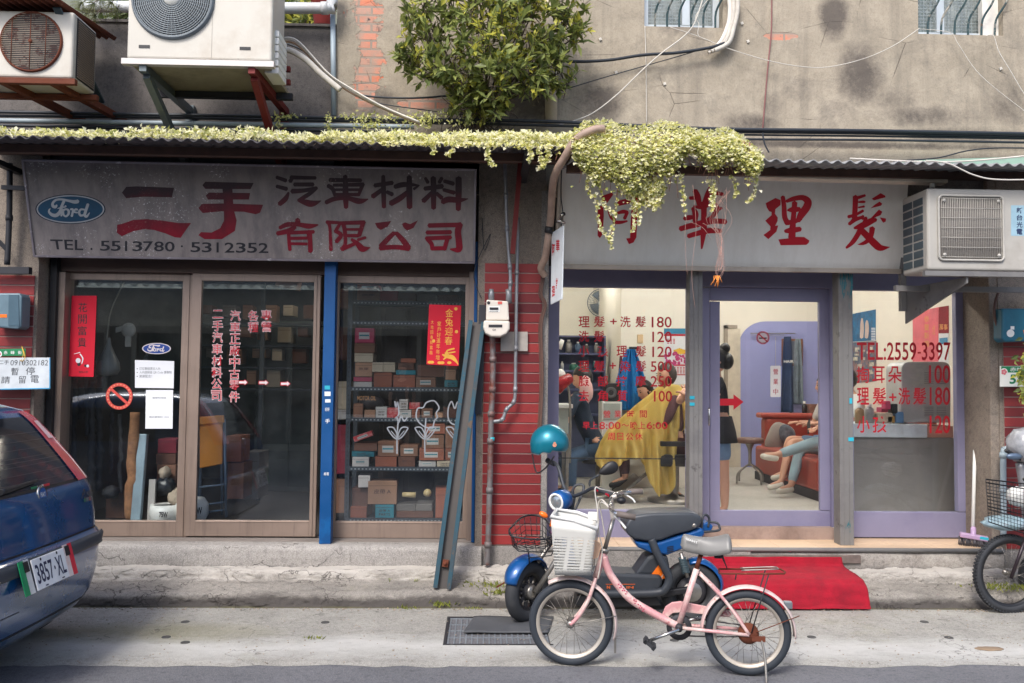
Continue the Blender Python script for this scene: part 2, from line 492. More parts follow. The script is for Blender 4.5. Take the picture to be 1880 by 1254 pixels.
def asphalt():
 k = NT('asphalt')
 n1 = k.noise(1.2,7,0.7);n2 = k.noise(60,5,0.7)
 vo = k.n('TexVoronoi');k.l(k.tc.outputs['Object'],vo.inputs['Vector']);vo.inputs['Scale'].default_value = 110
 c = k.mix(k.ramp(n1,0.3,0.7),srgb(98,99,103),srgb(122,122,126))
 c = k.mix(k.ramp(n2,0.45,0.75,0,0.6),c,srgb(132,131,132))
 c = k.mix(k.ramp(k.noise(26,6,.7),0.52,0.66,0,.55),c,srgb(78,78,82))
 c = k.mix(k.ramp(k.noise(9,9,.8),0.66,0.7,0,0.7),c,srgb(170,164,158))
 c = k.mix(k.ramp(vo.outputs[0],0.1,0.6,0.35,0),c,srgb(60,60,64))
 k.pbsdf(c,0.88,0,k.bump(vo.outputs[0],0.5,0.006),0.3)
 return k.m
def tile_mat():
 k = NT('red_ribbed_tile')
 oi = k.n('NewGeometry')
 w = k.n('TexWave',wave_type='BANDS',bands_direction='X');k.l(k.tc.outputs['Object'],w.inputs['Vector'])
 w.inputs['Scale'].default_value = 40;w.inputs['Distortion'].default_value = 0.0
 c = k.mix(oi.outputs['Random Per Island'],srgb(98,34,38),srgb(160,58,56))
 c = k.mix(k.ramp(k.noise(3,8,.7),.5,.75,0,.55),c,srgb(104,34,36))
 c = k.mix(k.ramp(k.noise(24,8,.8),.66,.72,0,.5),c,srgb(186,128,116))
 c = k.mix(k.math('MULTIPLY',w.outputs[1],0.28),c,srgb(92,26,30))
 k.pbsdf(c,0.45,0,k.bump(w.outputs[1],0.45,0.004),0.4)
 return k.m
def metal_peel(name,top,under,rust,amt=0.5,rough=0.55,metal=0.3,sc=9):
 k = NT(name)
 n = k.noise(sc,9,0.75);n2 = k.noise(sc * .4,6,0.7)
 c = k.mix(k.ramp(n,0.3,0.7),tuple(x * .85 for x in top),top)
 c = k.mix(k.ramp(n2,0.62 - .2 * amt,0.7 - .15 * amt),c,under)
 c = k.mix(k.ramp(n,0.66 - .12 * amt,0.72 - .1 * amt),c,rust)
 k.pbsdf(c,k.ramp(n,.3,.8,rough - .1,rough + .3),metal,k.bump(n,0.25,.004),.4)
 return k.m
def sign_paint(name,a,b,streak,chips,chip_amt,topdark=0.0,z0=2.4,z1=3.2):
 k = NT(name)
 n1 = k.noise(1.6,7,0.7)
 c = k.mix(k.ramp(n1,.3,.7),a,b)
 c = k.mix(k.ramp(k.noise(1.0,8,.7,k.coord((9,9,.7))),.45,.7,0,.6),c,streak)
 if topdark:     # colour darkens towards the upper edge of the board and its characters
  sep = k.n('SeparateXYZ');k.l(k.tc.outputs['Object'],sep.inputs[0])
  t = k.ramp(k.math('ADD',sep.outputs[2],k.math('MULTIPLY',k.math('SUBTRACT',k.noise(1.8,8,.7),.5),.5)),z0,z1,0,topdark)
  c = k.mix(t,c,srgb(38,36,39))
 if chip_amt:
  m1 = k.ramp(k.noise(3.0,3,.5),.5,.62)
  m2 = k.ramp(k.noise(60,8,.8),.585,.61)
  c = k.mix(k.math('MULTIPLY',k.math('MULTIPLY',m1,m2),chip_amt),c,chips)
 k.pbsdf(c,.62,0,k.bump(n1,.1,.01),.3)
 return k.m
def leaf_mat(name,a,b,trans=0.35):
 k = NT(name)
 g = k.n('NewGeometry')
 c = k.mix(g.outputs['Random Per Island'],a,b)
 d = k.n('BsdfPrincipled');k.l(c,d.inputs['Base Color']);d.inputs['Roughness'].default_value = 0.45;d.inputs['Specular IOR Level'].default_value = .4
 t = k.n('BsdfTranslucent');k.l(c,t.inputs[0])
 m = k.n('MixShader');m.inputs[0].default_value = trans
 k.l(d.outputs[0],m.inputs[1]);k.l(t.outputs[0],m.inputs[2]);k.l(m.outputs[0],k.out.inputs[0])
 return k.m
def corrug_mat():
 k = NT('old_corrugated_sheet')
 n = k.noise(3,9,.75)
 c = k.mix(k.ramp(n,.3,.7),srgb(70,68,72),srgb(104,100,102))
 c = k.mix(k.ramp(k.noise(22,8,.8),.6,.68,0,.6),c,srgb(150,146,142))
 k.pbsdf(c,.9,0,k.bump(n,.4,.01),.2)
 return k.m
M = {}
M['plaster'] = plaster_wall()
M['grey_render'] = rough_conc('dark_render',srgb(96,92,90),srgb(122,116,112),srgb(62,60,60),1.2,.75,.5)
M['pebbledash'] = rough_conc('pebbledash',srgb(124,114,104),srgb(150,138,126),srgb(78,70,66),2.2,.6,.8,.35)
M['granite'] = rough_conc('washed_granite',srgb(128,124,120),srgb(156,150,144),srgb(86,84,82),3,.5,.8,.4)
M['asphalt'] = asphalt()
APRON_ARGS = ('apron_concrete',srgb(144,142,136),srgb(174,171,164),srgb(100,98,94),1.7,.75,.7,.3,.3,apron_extra)
def kerb_extra(k,c):
 sep = k.n('SeparateXYZ');k.l(k.tc.outputs['Object'],sep.inputs[0])
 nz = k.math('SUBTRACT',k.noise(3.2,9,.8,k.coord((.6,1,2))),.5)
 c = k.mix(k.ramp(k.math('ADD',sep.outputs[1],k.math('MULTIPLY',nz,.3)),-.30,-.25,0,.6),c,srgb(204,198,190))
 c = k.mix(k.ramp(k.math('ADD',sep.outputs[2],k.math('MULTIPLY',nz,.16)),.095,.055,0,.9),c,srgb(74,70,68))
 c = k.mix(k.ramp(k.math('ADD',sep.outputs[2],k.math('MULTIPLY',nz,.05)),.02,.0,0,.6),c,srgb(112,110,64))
 return cracks(k,c,2.2,.018)
def cracks(k,c,sc,wd,amt=.75):
 vo = k.n('TexVoronoi',feature='DISTANCE_TO_EDGE');vm = k.n('VectorMath',operation='ADD')
 nn = k.n('TexNoise');k.l(k.tc.outputs['Object'],nn.inputs['Vector']);nn.inputs['Scale'].default_value = 4;nn.inputs['Detail'].default_value = 6
 k.l(k.coord((.6,1.2,1.4)),vm.inputs[0]);k.l(nn.outputs[1],vm.inputs[1]);k.l(vm.outputs[0],vo.inputs['Vector']);vo.inputs['Scale'].default_value = sc
 m = k.math('MULTIPLY',k.ramp(vo.outputs[0],wd * .3,wd,1,0),k.ramp(k.noise(1.9,4),.47,.55))
 return k.mix(k.math('MULTIPLY',m,amt),c,srgb(58,54,52))
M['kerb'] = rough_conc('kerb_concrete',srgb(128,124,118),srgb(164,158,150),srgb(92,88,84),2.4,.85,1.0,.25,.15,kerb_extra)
M['apron'] = rough_conc(*APRON_ARGS)
M['step'] = rough_conc('step_terrazzo',srgb(144,140,136),srgb(176,171,165),srgb(98,94,92),2.0,.75,.7,.4,0,lambda k,c: cracks(k,c,1.3,.014))
M['tile'] = tile_mat()
M['mortar'] = mat('tile_mortar',srgb(156,138,130),.9,bump=.3)
M['alu'] = mat('bronze_aluminium',srgb(146,128,116),.42,.35,.1,3,dirt=srgb(96,84,78),da=.45,ds=2,streak=True)
M['alu_dark'] = mat('brown_aluminium',srgb(92,74,66),.5,.3,.15,3,dirt=srgb(60,50,48),da=.5)
M['blue_post'] = metal_peel('blue_painted_steel',srgb(8,76,134),srgb(12,88,148),srgb(60,150,160),.02,.42,.1,5)
M['grey_post'] = metal_peel('worn_grey_steel',srgb(128,126,124),srgb(112,110,110),srgb(86,84,82),.55,.6,.2,6)
M['purple'] = mat('lilac_paint',srgb(126,123,148),.5,0,.08,2.5,dirt=srgb(104,98,132),da=.4,ds=2.0,wear=srgb(140,130,124),wa=.69)
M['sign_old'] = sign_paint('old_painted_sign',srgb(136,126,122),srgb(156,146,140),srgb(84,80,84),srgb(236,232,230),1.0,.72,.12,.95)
M['sign_grey'] = sign_paint('grey_sign_panel',srgb(224,221,214),srgb(230,227,220),srgb(212,207,198),srgb(200,196,190),.0)
M['trim'] = mat('sign_trim',srgb(176,164,150),.5,.2,.1,dirt=srgb(120,108,98),da=.4)
M['red_paint'] = mat('red_sign_paint',srgb(186,8,34),.5,var=.1)
M['red_old'] = mat('faded_red_paint',srgb(120,26,42),.62,var=.2,vs=6,dirt=srgb(60,26,34),da=.55,ds=2.5,wear=srgb(150,120,118),wa=.71)
M['dark_old'] = mat('dark_red_paint',srgb(58,30,36),.65,var=.25,vs=5,dirt=srgb(36,30,34),da=.7,ds=2.5)
M['ink'] = mat('black_lettering',srgb(34,34,40),.6,var=.15,wear=srgb(120,114,112),wa=.7)
M['black'] = mat('matt_black',srgb(28,28,31),.5,var=.2)
M['rubber'] = mat('black_rubber',srgb(48,50,54),.72,var=.2,vs=12,bump=.15,bs=180,dirt=srgb(92,88,84),da=.25)
M['white'] = mat('white_plastic',srgb(226,226,222),.4,var=.05,dirt=srgb(180,172,160),da=.3)
M['cream'] = mat('cream_case',srgb(214,206,194),.45,0,.06,3,dirt=srgb(168,146,122),da=.35,ds=1.6)
M['ac_white'] = mat('ac_casing',srgb(194,189,178),.45,0,.06,3,dirt=srgb(160,142,122),da=.4,ds=2)
M['ac_grey'] = mat('aged_ac_casing',srgb(172,168,160),.5,0,.07,3,dirt=srgb(128,118,106),da=.4,ds=2)
M['rust'] = metal_peel('rusty_iron',srgb(112,62,44),srgb(96,46,34),srgb(150,112,92),.4,.8,.2,12)
M['red_iron'] = metal_peel('red_oxide_steel',srgb(118,44,42),srgb(104,40,38),srgb(84,52,46),.3,.6,.2)
M['teal_iron'] = metal_peel('teal_flaking_steel',srgb(48,82,96),srgb(64,74,80),srgb(104,88,76),.75,.6,.3,9)
M['dark_iron'] = mat('dark_iron',srgb(54,54,58),.6,.4,.2,dirt=srgb(86,66,56),da=.3)
M['galv'] = mat('galvanised_pipe',srgb(140,142,146),.5,.5,.15,9,dirt=srgb(108,82,68),da=.5,ds=6)
M['pvc'] = mat('grey_pvc',srgb(150,164,172),.45,0,.1)
M['cable'] = mat('black_cable',srgb(36,42,50),.5,var=.1)
M['cable_w'] = mat('white_cable',srgb(206,200,190),.55,var=.1,dirt=srgb(150,140,128),da=.3)
M['lagging'] = mat('pipe_lagging',srgb(196,190,180),.8,var=.15,vs=14,bump=.5,bs=40,dirt=srgb(140,126,112),da=.5)
M['wrap'] = mat('brown_taped_pipe',srgb(164,140,124),.6,var=.2,vs=9,bump=.3,bs=30,dirt=srgb(92,70,60),da=.5)
M['corrug'] = corrug_mat()
M['wood'] = mat('dark_timber',srgb(84,62,52),.75,var=.3,vs=8,bump=.3)
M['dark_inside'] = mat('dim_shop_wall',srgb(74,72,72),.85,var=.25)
M['cream_wall'] = mat('cream_emulsion',srgb(232,226,213),.75,var=.04,vs=1.2)
M['lilac_wall'] = mat('lilac_emulsion',srgb(150,154,204),.7,var=.04,vs=1.2)
M['salon_floor'] = rough_conc('salon_floor_tiles',srgb(186,182,174),srgb(204,200,192),srgb(166,160,152),2,.3,.1)
M['tiles_beige'] = mat('beige_floor_tile',srgb(206,178,148),.5,var=.12,vs=3,dirt=srgb(160,134,112),da=.4)
M['carpet'] = mat('red_carpet',srgb(156,10,36),.95,var=.3,vs=5,bump=1.0,bs=150,dirt=srgb(112,10,32),da=.6,ds=4,wear=srgb(196,60,76),wa=.68)
M['glass'] = glass_mat('shop_glass',(.95,.97,.97),.07,0.0,.012)
M['glass_salon'] = glass_mat('salon_glass',(.98,.99,.99),.03,0.0,.01)
M['chrome'] = mat('chrome',srgb(190,190,188),.22,.95,.08,20,dirt=srgb(120,96,80),da=.2)
M['steel'] = mat('dull_steel',srgb(150,146,140),.4,.8,.12,10,dirt=srgb(116,84,66),da=.4,ds=8)
M['blue_car'] = mat('blue_car_paint',srgb(2,72,122),.25,.15,.06,1.2,coat=1.0,dirt=srgb(60,90,130),da=.12)
M['orange'] = mat('orange_plastic',srgb(238,116,24),.4,var=.08)
M['paper'] = mat('paper',srgb(226,228,232),.8,var=.03)
M['kraft'] = mat('brown_cardboard',srgb(150,106,84),.85,var=.16,vs=3,dirt=srgb(104,72,58),da=.4)
M['skin'] = mat('skin',srgb(206,156,130),.5,var=.06,spec=.4)
M['hair'] = mat('black_hair',srgb(26,22,22),.42,var=.3,vs=30,bump=.4,bs=120)
# ------------------------------------------------------------------ ground
rng = random.Random(11)
mb = MB()
mb.grid(lambda u,v: V((-40 + 80 * u,-45 + 46 * v,0)),4,4,False)
mb.build('road',M['asphalt'],kind='structure')
# concrete apron with the drain pit left open
g0,g1 = PZ(818,1183,0.008),PZ(985,1134,0.008)
GX0,GX1,GY0,GY1 = g0.x,g0.x + 0.62,g0.y,g1.y
APZ = 0.008
mb = MB()
xs = sorted([-12 + 0.13 * i for i in range(185)] + [GX0,GX1])
ys = [-1.76,-1.70,-1.55,GY0,GY1,-0.70,-0.45]
ej = {}
for i,x in enumerate(xs):
 ej[i] = (math.sin(x * 5.1) * .012 + rng.uniform(-.02,.02))
idx = {}
vs = []
for j,y in enumerate(ys):
 for i,x in enumerate(xs):
  yy = y + (ej[i] if j == 0 else (ej[i] * .5 if j == 1 else 0))
  zz = APZ - (0.0065 if j == 0 else 0)
  idx[i,j] = len(vs);vs.append((x,yy,zz))
fs = []
for j in range(len(ys) - 1):
 for i in range(len(xs) - 1):
  if ys[j] >= GY0 - 1e-6 and ys[j + 1] <= GY1 + 1e-6 and xs[i] >= GX0 - 1e-6 and xs[i + 1] <= GX1 + 1e-6: continue
  fs.append((idx[i,j],idx[i + 1,j],idx[i + 1,j + 1],idx[i,j + 1]))
mb.add(vs,fs,False)
mb.mi = 1
mb.box(GX0 - .02,GX1 + .02,GY0 - .02,GY1 + .02,-.5,-.48)
for (a,b,c,d_) in ((GX0 - .02,GX0,GY0 - .02,GY1 + .02),(GX1,GX1 + .02,GY0 - .02,GY1 + .02),(GX0,GX1,GY0 - .02,GY0),(GX0,GX1,GY1,GY1 + .02)):
 mb.box(a,b,c,d_,-.48,0.004)
mb.build('pavement',[M['apron'],M['black']],kind='structure')
# kerb and old sloping ledge in front of the shops: worn concrete
prof = [(-.575,0.0),(-.562,.04),(-.548,.085),(-.515,.104),(-.46,.112),(-.38,.120),(-.30,.130),(-.282,.136),(-.272,.172),(-.255,.196),(-.20,.204),(-.165,.208)]
mb = MB()
NX = 760
from mathutils import noise as mnoise
def kerb_pt(u,v):
 x = -6.2 + 12.4 * u
 t = v * (len(prof) - 1);i = min(int(t),len(prof) - 2);f = t - i
 y = prof[i][0] * (1 - f) + prof[i + 1][0] * f;z = prof[i][1] * (1 - f) + prof[i + 1][1] * f
 n = mnoise.noise(V((x * 2.2,y * 9,3))) * .018 + mnoise.noise(V((x * 9,y * 30,7))) * .011 + mnoise.noise(V((x * 30,z * 60 + y * 30,1))) * .009
 k = 0.25 if v < .05 else 1.0
 return V((x,y + n * 1.3 * k,max(0.0,z + n * .8 * k) if v > .02 else -.01))
mb.grid(kerb_pt,NX,44)
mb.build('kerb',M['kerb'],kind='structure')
# raised shop platform
mb = MB()
def plat(x0,x1,yf,zt,mb):
 n = int((x1 - x0) / .08)
 pr = [(yf + .012,.17),(yf,.20),(yf - .004,.27),(yf,zt - .02),(yf + .012,zt),(yf + .5,zt)]
 def fn(u,v):
  x = x0 + (x1 - x0) * u
  t = v * (len(pr) - 1);i = min(int(t + 1e-9),len(pr) - 2);f = t - i
  y = pr[i][0] * (1 - f) + pr[i + 1][0] * f;z = pr[i][1] * (1 - f) + pr[i + 1][1] * f
  q = mnoise.noise(V((x * 3,z * 8,2))) * .009 + mnoise.noise(V((x * 14,z * 30,5))) * .005 if v < .75 else 0
  return V((x,y + q,z))
 mb.grid(fn,n,20)
SX0 = PY(60,1000,-.17).x;SX1 = PY(884,1000,-.12).x
plat(SX0,SX1,-.17,.345,mb)
mb.build('step',M['step'],kind='structure',label=None)
RX0 = PY(990,1000,-.12).x;RX1 = PY(1838,1000,-.12).x
mb = MB();plat(RX0,RX1,-.15,.325,mb)
mb.build('step',rough_conc('patched_render',srgb(136,128,122),srgb(186,180,172),srgb(92,86,82),3.5,.8,.7,.1,.12),kind='structure')
# beige tiles with a grey nosing on the salon's platform
mb = MB()
nx = 0
x = RX0
while x < RX1 - .02:
 x2 = min(RX1,x + .30)
 for (ya,yb) in ((-.145,.06),(.064,.30)):
  mb.box(x + .0015,x2 - .0015,ya,yb,.327,.345)
 x = x2
mb.build('tiled_step',M['tiles_beige'],kind='structure',bevel=.002)
mb = MB();mb.tube([(RX0,-.155,.336),(RX1,-.155,.336)],.017,10)
mb.build('step_nosing',M['grey_post'],kind='structure')
# timber board and grey tiles let into the face of the salon's step
t = MB();a = PY(1300,1018,-.163);b = PY(1580,1034,-.163)
t.box(a.x,b.x,-.172,-.150,b.z,a.z)
t.build('wooden_board',mat('weathered_board',srgb(112,98,92),.8,var=.35,vs=14,bump=.3),bevel=.003,label='weathered brown board set in the face of the salon step above the red mat',cat='board')
t = MB()
for i in range(3):
 x0 = PY(1112,1030,-.16).x + i * .36
 t.box(x0,x0 + .352,-.168,-.150,.20,.322)
t.build('stone_facing',M['granite'],bevel=.002,label='speckled grey stone slabs facing the salon step behind the blue scooter',cat='stone facing')
# ------------------------------------------------------------------ upper plastered building with barred windows
BX0 = PY(616,150,0).x
bld = T('plaster_building','stained grey-beige rendered upper storey with bare bricks and barred windows','building',(2,.2,3.0))
w1a,w1b = PY(1183,48,0),PY(1327,50,0)
w2a,w2b = PY(1686,62,0),PY(1842,64,0)
ZT = 5.6
mb = MB()
xs = [BX0,w1a.x,w1b.x,w2a.x,w2b.x,9.5]
zs = [3.02,min(w1a.z,w2a.z),max(w1a.z,w2a.z),4.95,ZT]
wz1,wz2 = w1a.z,w2a.z
n_s = 1
def wallquad(x0,x1,z0,z1):
 mb.box(x0,x1,0,.24,z0,z1)
wallquad(BX0,w1a.x,3.02,ZT)
wallquad(w1b.x,w2a.x,3.02,ZT)
wallquad(w2b.x,9.5,3.02,ZT)
wallquad(w1a.x,w1b.x,3.02,wz1);wallquad(w1a.x,w1b.x,5.1,ZT)
wallquad(w2a.x,w2b.x,3.02,wz2);wallquad(w2a.x,w2b.x,5.1,ZT)
mb.build('wall',M['plaster'],bld)
# a darker cracked string course at the foot of the wall, right half
mb = MB()
sa = PY(1400,262,-.03);sb = PY(1700,290,-.03)
def course(u,v):
 x = sa.x - .1 + 7.0 * u
 n = mnoise.noise(V((x * 4,v * 2,9))) * .012 + mnoise.noise(V((x * 17,v * 5,9))) * .006
 z = 3.02 + (.23 + n) * v
 return V((x,-.035 + n * .4 - (.0 if v < .95 else -.03),z))
mb.grid(course,120,6)
mb.build('ledge',M['grey_render'],bld)
gf = glass_mat('wired_glass',(.8,.85,.84),.08,.15,.5,srgb(206,212,210))
for (wx0,wx1,wz,nb,k0,k1) in ((w1a.x,w1b.x,wz1,6,.52,0.0),(w2a.x,w2b.x,wz2,6,.3,.0)):
 fr = MB()
 for x in (wx0,wx1 - .05): fr.box(x,x + .05,.11,.17,wz,5.1)
 fr.box(wx0 + .05,wx1 - .05,.11,.17,wz,wz + .06)
 m = wx0 + (wx1 - wx0) * k0
 fr.box(m,m + .06,.105,.175,wz + .06,5.1)
 wf = fr.build('window',mat('silver_aluminium',srgb(196,204,208),.4,.2,.08),bld)
 gl = MB();gl.box(wx0 + .05,wx1 - .05,.137,.143,wz + .06,5.1)
 gl.build('pane',gf,wf)
 ms = MB()
 nv = int((wx1 - wx0) / .028)
 for i in range(nv): ms.box(wx0 + .05 + i * .028,wx0 + .0535 + i * .028,.128,.131,wz + .06,5.1)
 for j in range(int((5.1 - wz) / .028)): ms.box(wx0 + .05,wx1 - .05,.1245,.1275,wz + .06 + j * .028,wz + .0635 + j * .028)
 ms.build('mesh_screen',mat('screen_mesh',srgb(150,158,158),.6,.3,.1),wf)
 bk = MB();bk.box(wx0 + .01,wx1 - .01,.25,.27,wz,5.1);bk.build('curtain',mat('window_dark_backing',srgb(204,210,206),.9),wf)
 for i in range(nb):
  x = wx0 + .09 + (wx1 - wx0 - .14) * i / (nb - 1)
  b = MB()
  b.tube(sp3([(x,.03,wz - .005),(x,.01,wz + .13),(x + .045,-.05,wz + .24),(x + .06,-.055,wz + .34),(x + .02,-.01,wz + .5),(x,.02,5.1)],4),.0085,8)
  b.build('window_bar',metal_peel('flaking_window_bar',srgb(60,84,88),srgb(176,170,158),srgb(126,84,62),.5,.6,.2,14),wf)
 sill = MB();sill.box(wx0 - .0,wx1,.02,.24,wz - .012,wz + .003);sill.build('sill',mat('sill_cement',srgb(214,208,198),.8),wf)
# pale reveal of the second window
mb = MB();mb.box(w2b.x - .13,w2b.x - .002,.06,.12,wz2 + .004,5.1);mb.build('window_reveal',mat('whitewashed_reveal',srgb(222,218,210),.8,dirt=srgb(160,154,146),da=.4),bld)
# ------------------------------------------------------------------ darker terrace parapet beside it
par = T('terrace_wall','dark grey weathered terrace parapet behind the air conditioners','wall',(-3,.2,3.0))
pz = PY(560,49,.03).z
mb = MB();mb.box(-9.5,BX0 - .004,.03,.2,3.02,pz);mb.box(-9.5,BX0 - .004,.015,.215,pz,pz + .02)
mb.build('wall',M['grey_render'],par)
mb = MB();mb.box(-9.5,BX0,3.0,3.2,3.0,6.2);mb.box(-9.5,BX0,.2,3.0,3.9,4.0)
mb.build('back_wall',mat('terrace_back',srgb(120,124,112),.9,var=.3),par)
# ------------------------------------------------------------------ tiled pillars
def tile_rows(mb,x0,x1,yf,z0,z1,rh,cols):
 z = z1
 wd = (x1 - x0) / cols
 while z - rh > z0 - 1e-4:
  for c in range(cols):
   mb.box(x0 + c * wd + .002,x0 + (c + 1) * wd - .002,yf,yf + .02,z - rh + .0085,z)
  z -= rh
def pillar(label,xa,xb,ytop,ybot,yf,cols,zbase,rh=None,edge=.05,ztop=3.3):
 a = PY(xa,ytop,yf);b = PY(xb,ybot,yf)
 t = T('tile_pillar',label,'pillar',((a.x + b.x) / 2,yf,zbase))
 mb = MB();mb.box(a.x - edge,b.x + .02,yf + .012,yf + .35,zbase,ztop)
 mb.build('core',M['pebbledash'],t)
 z1 = PY((xa + xb) / 2,ytop,yf).z;z0 = PY((xa + xb) / 2,ybot,yf).z
 rh = rh or (z1 - z0) / round((z1 - z0) / .0755)
 mb = MB();mb.box(a.x,b.x,yf + .006,yf + .011,z0,z1);mb.build('mortar_bed',M['mortar'],t)
 mb = MB();tile_rows(mb,a.x,b.x,yf,z0,z1,rh,cols);mb.build('tile_facing',M['tile'],t,bevel=.0015,seg=1)
 mb = MB();mb.box(a.x - edge + .004,b.x + .018,yf - .004,yf + .011,zbase - .1,z0 - .004);mb.build('plinth',M['granite'],t,bevel=.006)
 return t
pil = pillar('red ribbed tile pillar with gas meter between the two shops',890,992,484,1002,-.12,1,.17)
pillar('narrow red tile pillar with blue meter box beside the old parts shop',-60,46,505,1002,-.12,1,.17,edge=.02)
pillar('red tile pillar with house number by the white broom',1842,1990,620,1010,-.1,1,.15,edge=.03)
for x0,x1,lab in ((-10,PY(-60,600,-.12).x - .03,'plain grey wall of the next house beyond the blue meter box'),(PY(1990,700,-.1).x + .03,10,'plain grey wall of the next house beyond the house number')):
 mb = MB();mb.box(x0,x1,-.05,.3,0,3.4);mb.build('neighbour_wall',M['grey_render'],label=lab,cat='wall')
# rough concrete post right of the salon front
mb = MB();a = PY(1812,520,-.06);b = PY(1838,990,-.06)
mb.box(a.x,b.x - .004,-.08,.3,.2,3.2)
mb.build('concrete_post',M['pebbledash'],bevel=.008,label='rough grey concrete post between lilac frame and red tiles',cat='post')
mb = MB();a = PY(990,520,-.06);b = PY(1003,990,-.06)
mb.box(a.x + .005,b.x,-.11,.3,.2,3.0)
mb.build('concrete_post',M['granite'],bevel=.01,label='thin pale concrete post beside the lilac window frame behind the helmet',cat='post')
# ------------------------------------------------------------------ parts shop front
YD = .12
shop = T('parts_shopfront','old parts shop front with brown aluminium sliding doors and blue steel posts','shopfront',(-1.9,.1,.345))
SL = PY(66,600,YD).x;SR = PY(880,600,YD).x
mb = MB()
a = PY(100,484,YD - .02);b = PY(868,502,YD - .02)
mb.box(SL,SR,YD - .03,YD + .1,PY(470,504,YD).z,PY(470,474,YD).z)
mb.build('header_rail',M['alu_dark'],shop,bevel=.004)
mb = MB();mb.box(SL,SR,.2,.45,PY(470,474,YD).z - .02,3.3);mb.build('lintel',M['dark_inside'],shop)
mb = MB();mb.box(SL,SR,.02,.25,.336,.352);mb.box(SL,SR,YD + .04,YD + .05,.352,.362);mb.box(SL,SR,YD - .03,YD - .02,.352,.360)
mb.build('threshold',mat('grey_threshold',srgb(136,128,122),.6,.2,.15),shop)
mb = MB();p = PY(100,500,YD);q = PY(112,980,YD)
mb.box(p.x - .02,q.x - .01,YD - .05,YD + .1,.352,PY(100,500,YD).z);mb.build('door_jamb',M['alu'],shop,bevel=.003)
mb = MB();p = PY(862,500,YD);q = PY(872,980,YD)
mb.box(p.x,q.x,YD - .05,YD + .1,.352,PY(862,500,YD).z);mb.build('door_jamb',M['alu'],shop,bevel=.003)
for (xa,xb,yy,tk) in ((66,77,-.02,.12),(871,877,.0,.1)):
 mb = MB();p = PY(xa,500,yy);q = PY(xb,980,yy);mb.box(p.x,PY(xb,500,yy).x,yy,yy + tk,.35,2.62)
 mb.build('side_post',M['blue_post'],shop,bevel=.003)
mb = MB();p = PY(92,500,.03);q = PY(104,500,.03);mb.box(p.x + .003,q.x,.03,.12,.35,2.5);mb.build('side_trim',M['black'],shop)
p = PY(599,485,-.07);q = PY(620,485,-.07)
mb = MB();mb.box(p.x - .012,q.x - .012,-.07,.02,.346,2.55)
bp = mb.build('blue_post',M['blue_post'],shop,bevel=.004)
# stickers and chalky marks on the blue post
PB = ((0,-.07,0),FRONT)
mb = MB();put_poly(mb,rect_px(596,708,606,715),PB);mb.build('sticker',mat('teal_sticker',srgb(40,168,190),.5),bp)
mb = MB();put_poly(mb,rect_px(596,719,607,727),PB);put_poly(mb,rect_px(597,733,607,739),PB);put_text(mb,'好好',597,748,605,755,PB,.01,.003)
put_text(mb,'手',597,769,606,777,PB,.01,.003);put_text(mb,'帥哥',595,867,604,873,PB,.01,.003);mb.build('sticker',M['paper'],bp)
DOORS = [dict(o=(110,358),p=(131,331),y=YD + .045,top=(502,515),bot=(955,984)),
  dict(o=(349,585),p=(366,573),y=YD,top=(504,517),bot=(955,984)),
  dict(o=(609,866),p=(641,852),y=YD + .0,top=(508,521),bot=(957,987))]
doors = []
for i,d in enumerate(DOORS):
 y = d['y'];xm = (d['o'][0] + d['o'][1]) / 2
 X = lambda px: PY(px,740,y).x
 Z = lambda py: PY(xm,py,y).z
 x0,x1,p0,p1 = X(d['o'][0]),X(d['o'][1]),X(d['p'][0]),X(d['p'][1])
 zt0,zt1,zb0,zb1 = Z(d['top'][0]),Z(d['top'][1]),Z(d['bot'][0]),Z(d['bot'][1])
 if i == 0: p0 = X(116)
 if i == 2: p0 = X(620)
 fr = MB()
 fr.box(x0,p0,y - .02,y + .02,zb1,zt0);fr.box(p1,x1,y - .02,y + .02,zb1,zt0)
 fr.box(p0,p1,y - .02,y + .02,zt1,zt0);fr.box(p0,p1,y - .02,y + .02,zb1,zb0)
 fr.box(p0,p1,y - .024,y - .02,zb0 - .012,zb0 - .006)
 fr.box(p1 + (x1 - p1) * .42,p1 + (x1 - p1) * .5,y - .027,y - .02,zb1,zt0)
 dr = fr.build('sliding_door',M['alu'],shop,bevel=.003)
 gl = MB();gl.box(p0 - .005,p1 + .005,y - .003,y + .003,zb0 - .005,zt1 + .005);gl.build('pane',M['glass'],dr)
 if i == 0:
  gl = MB();gl.box(X(352) + .0,X(356),y - .055,y - .02,zb1,zt0);gl.build('meeting_stile',M['alu_dark'],dr)
 doors.append(dr)
G1 = ((0,DOORS[0]['y'] - .004,0),FRONT);G2 = ((0,DOORS[1]['y'] - .004,0),FRONT);G3 = ((0,DOORS[2]['y'] - .004,0),FRONT)
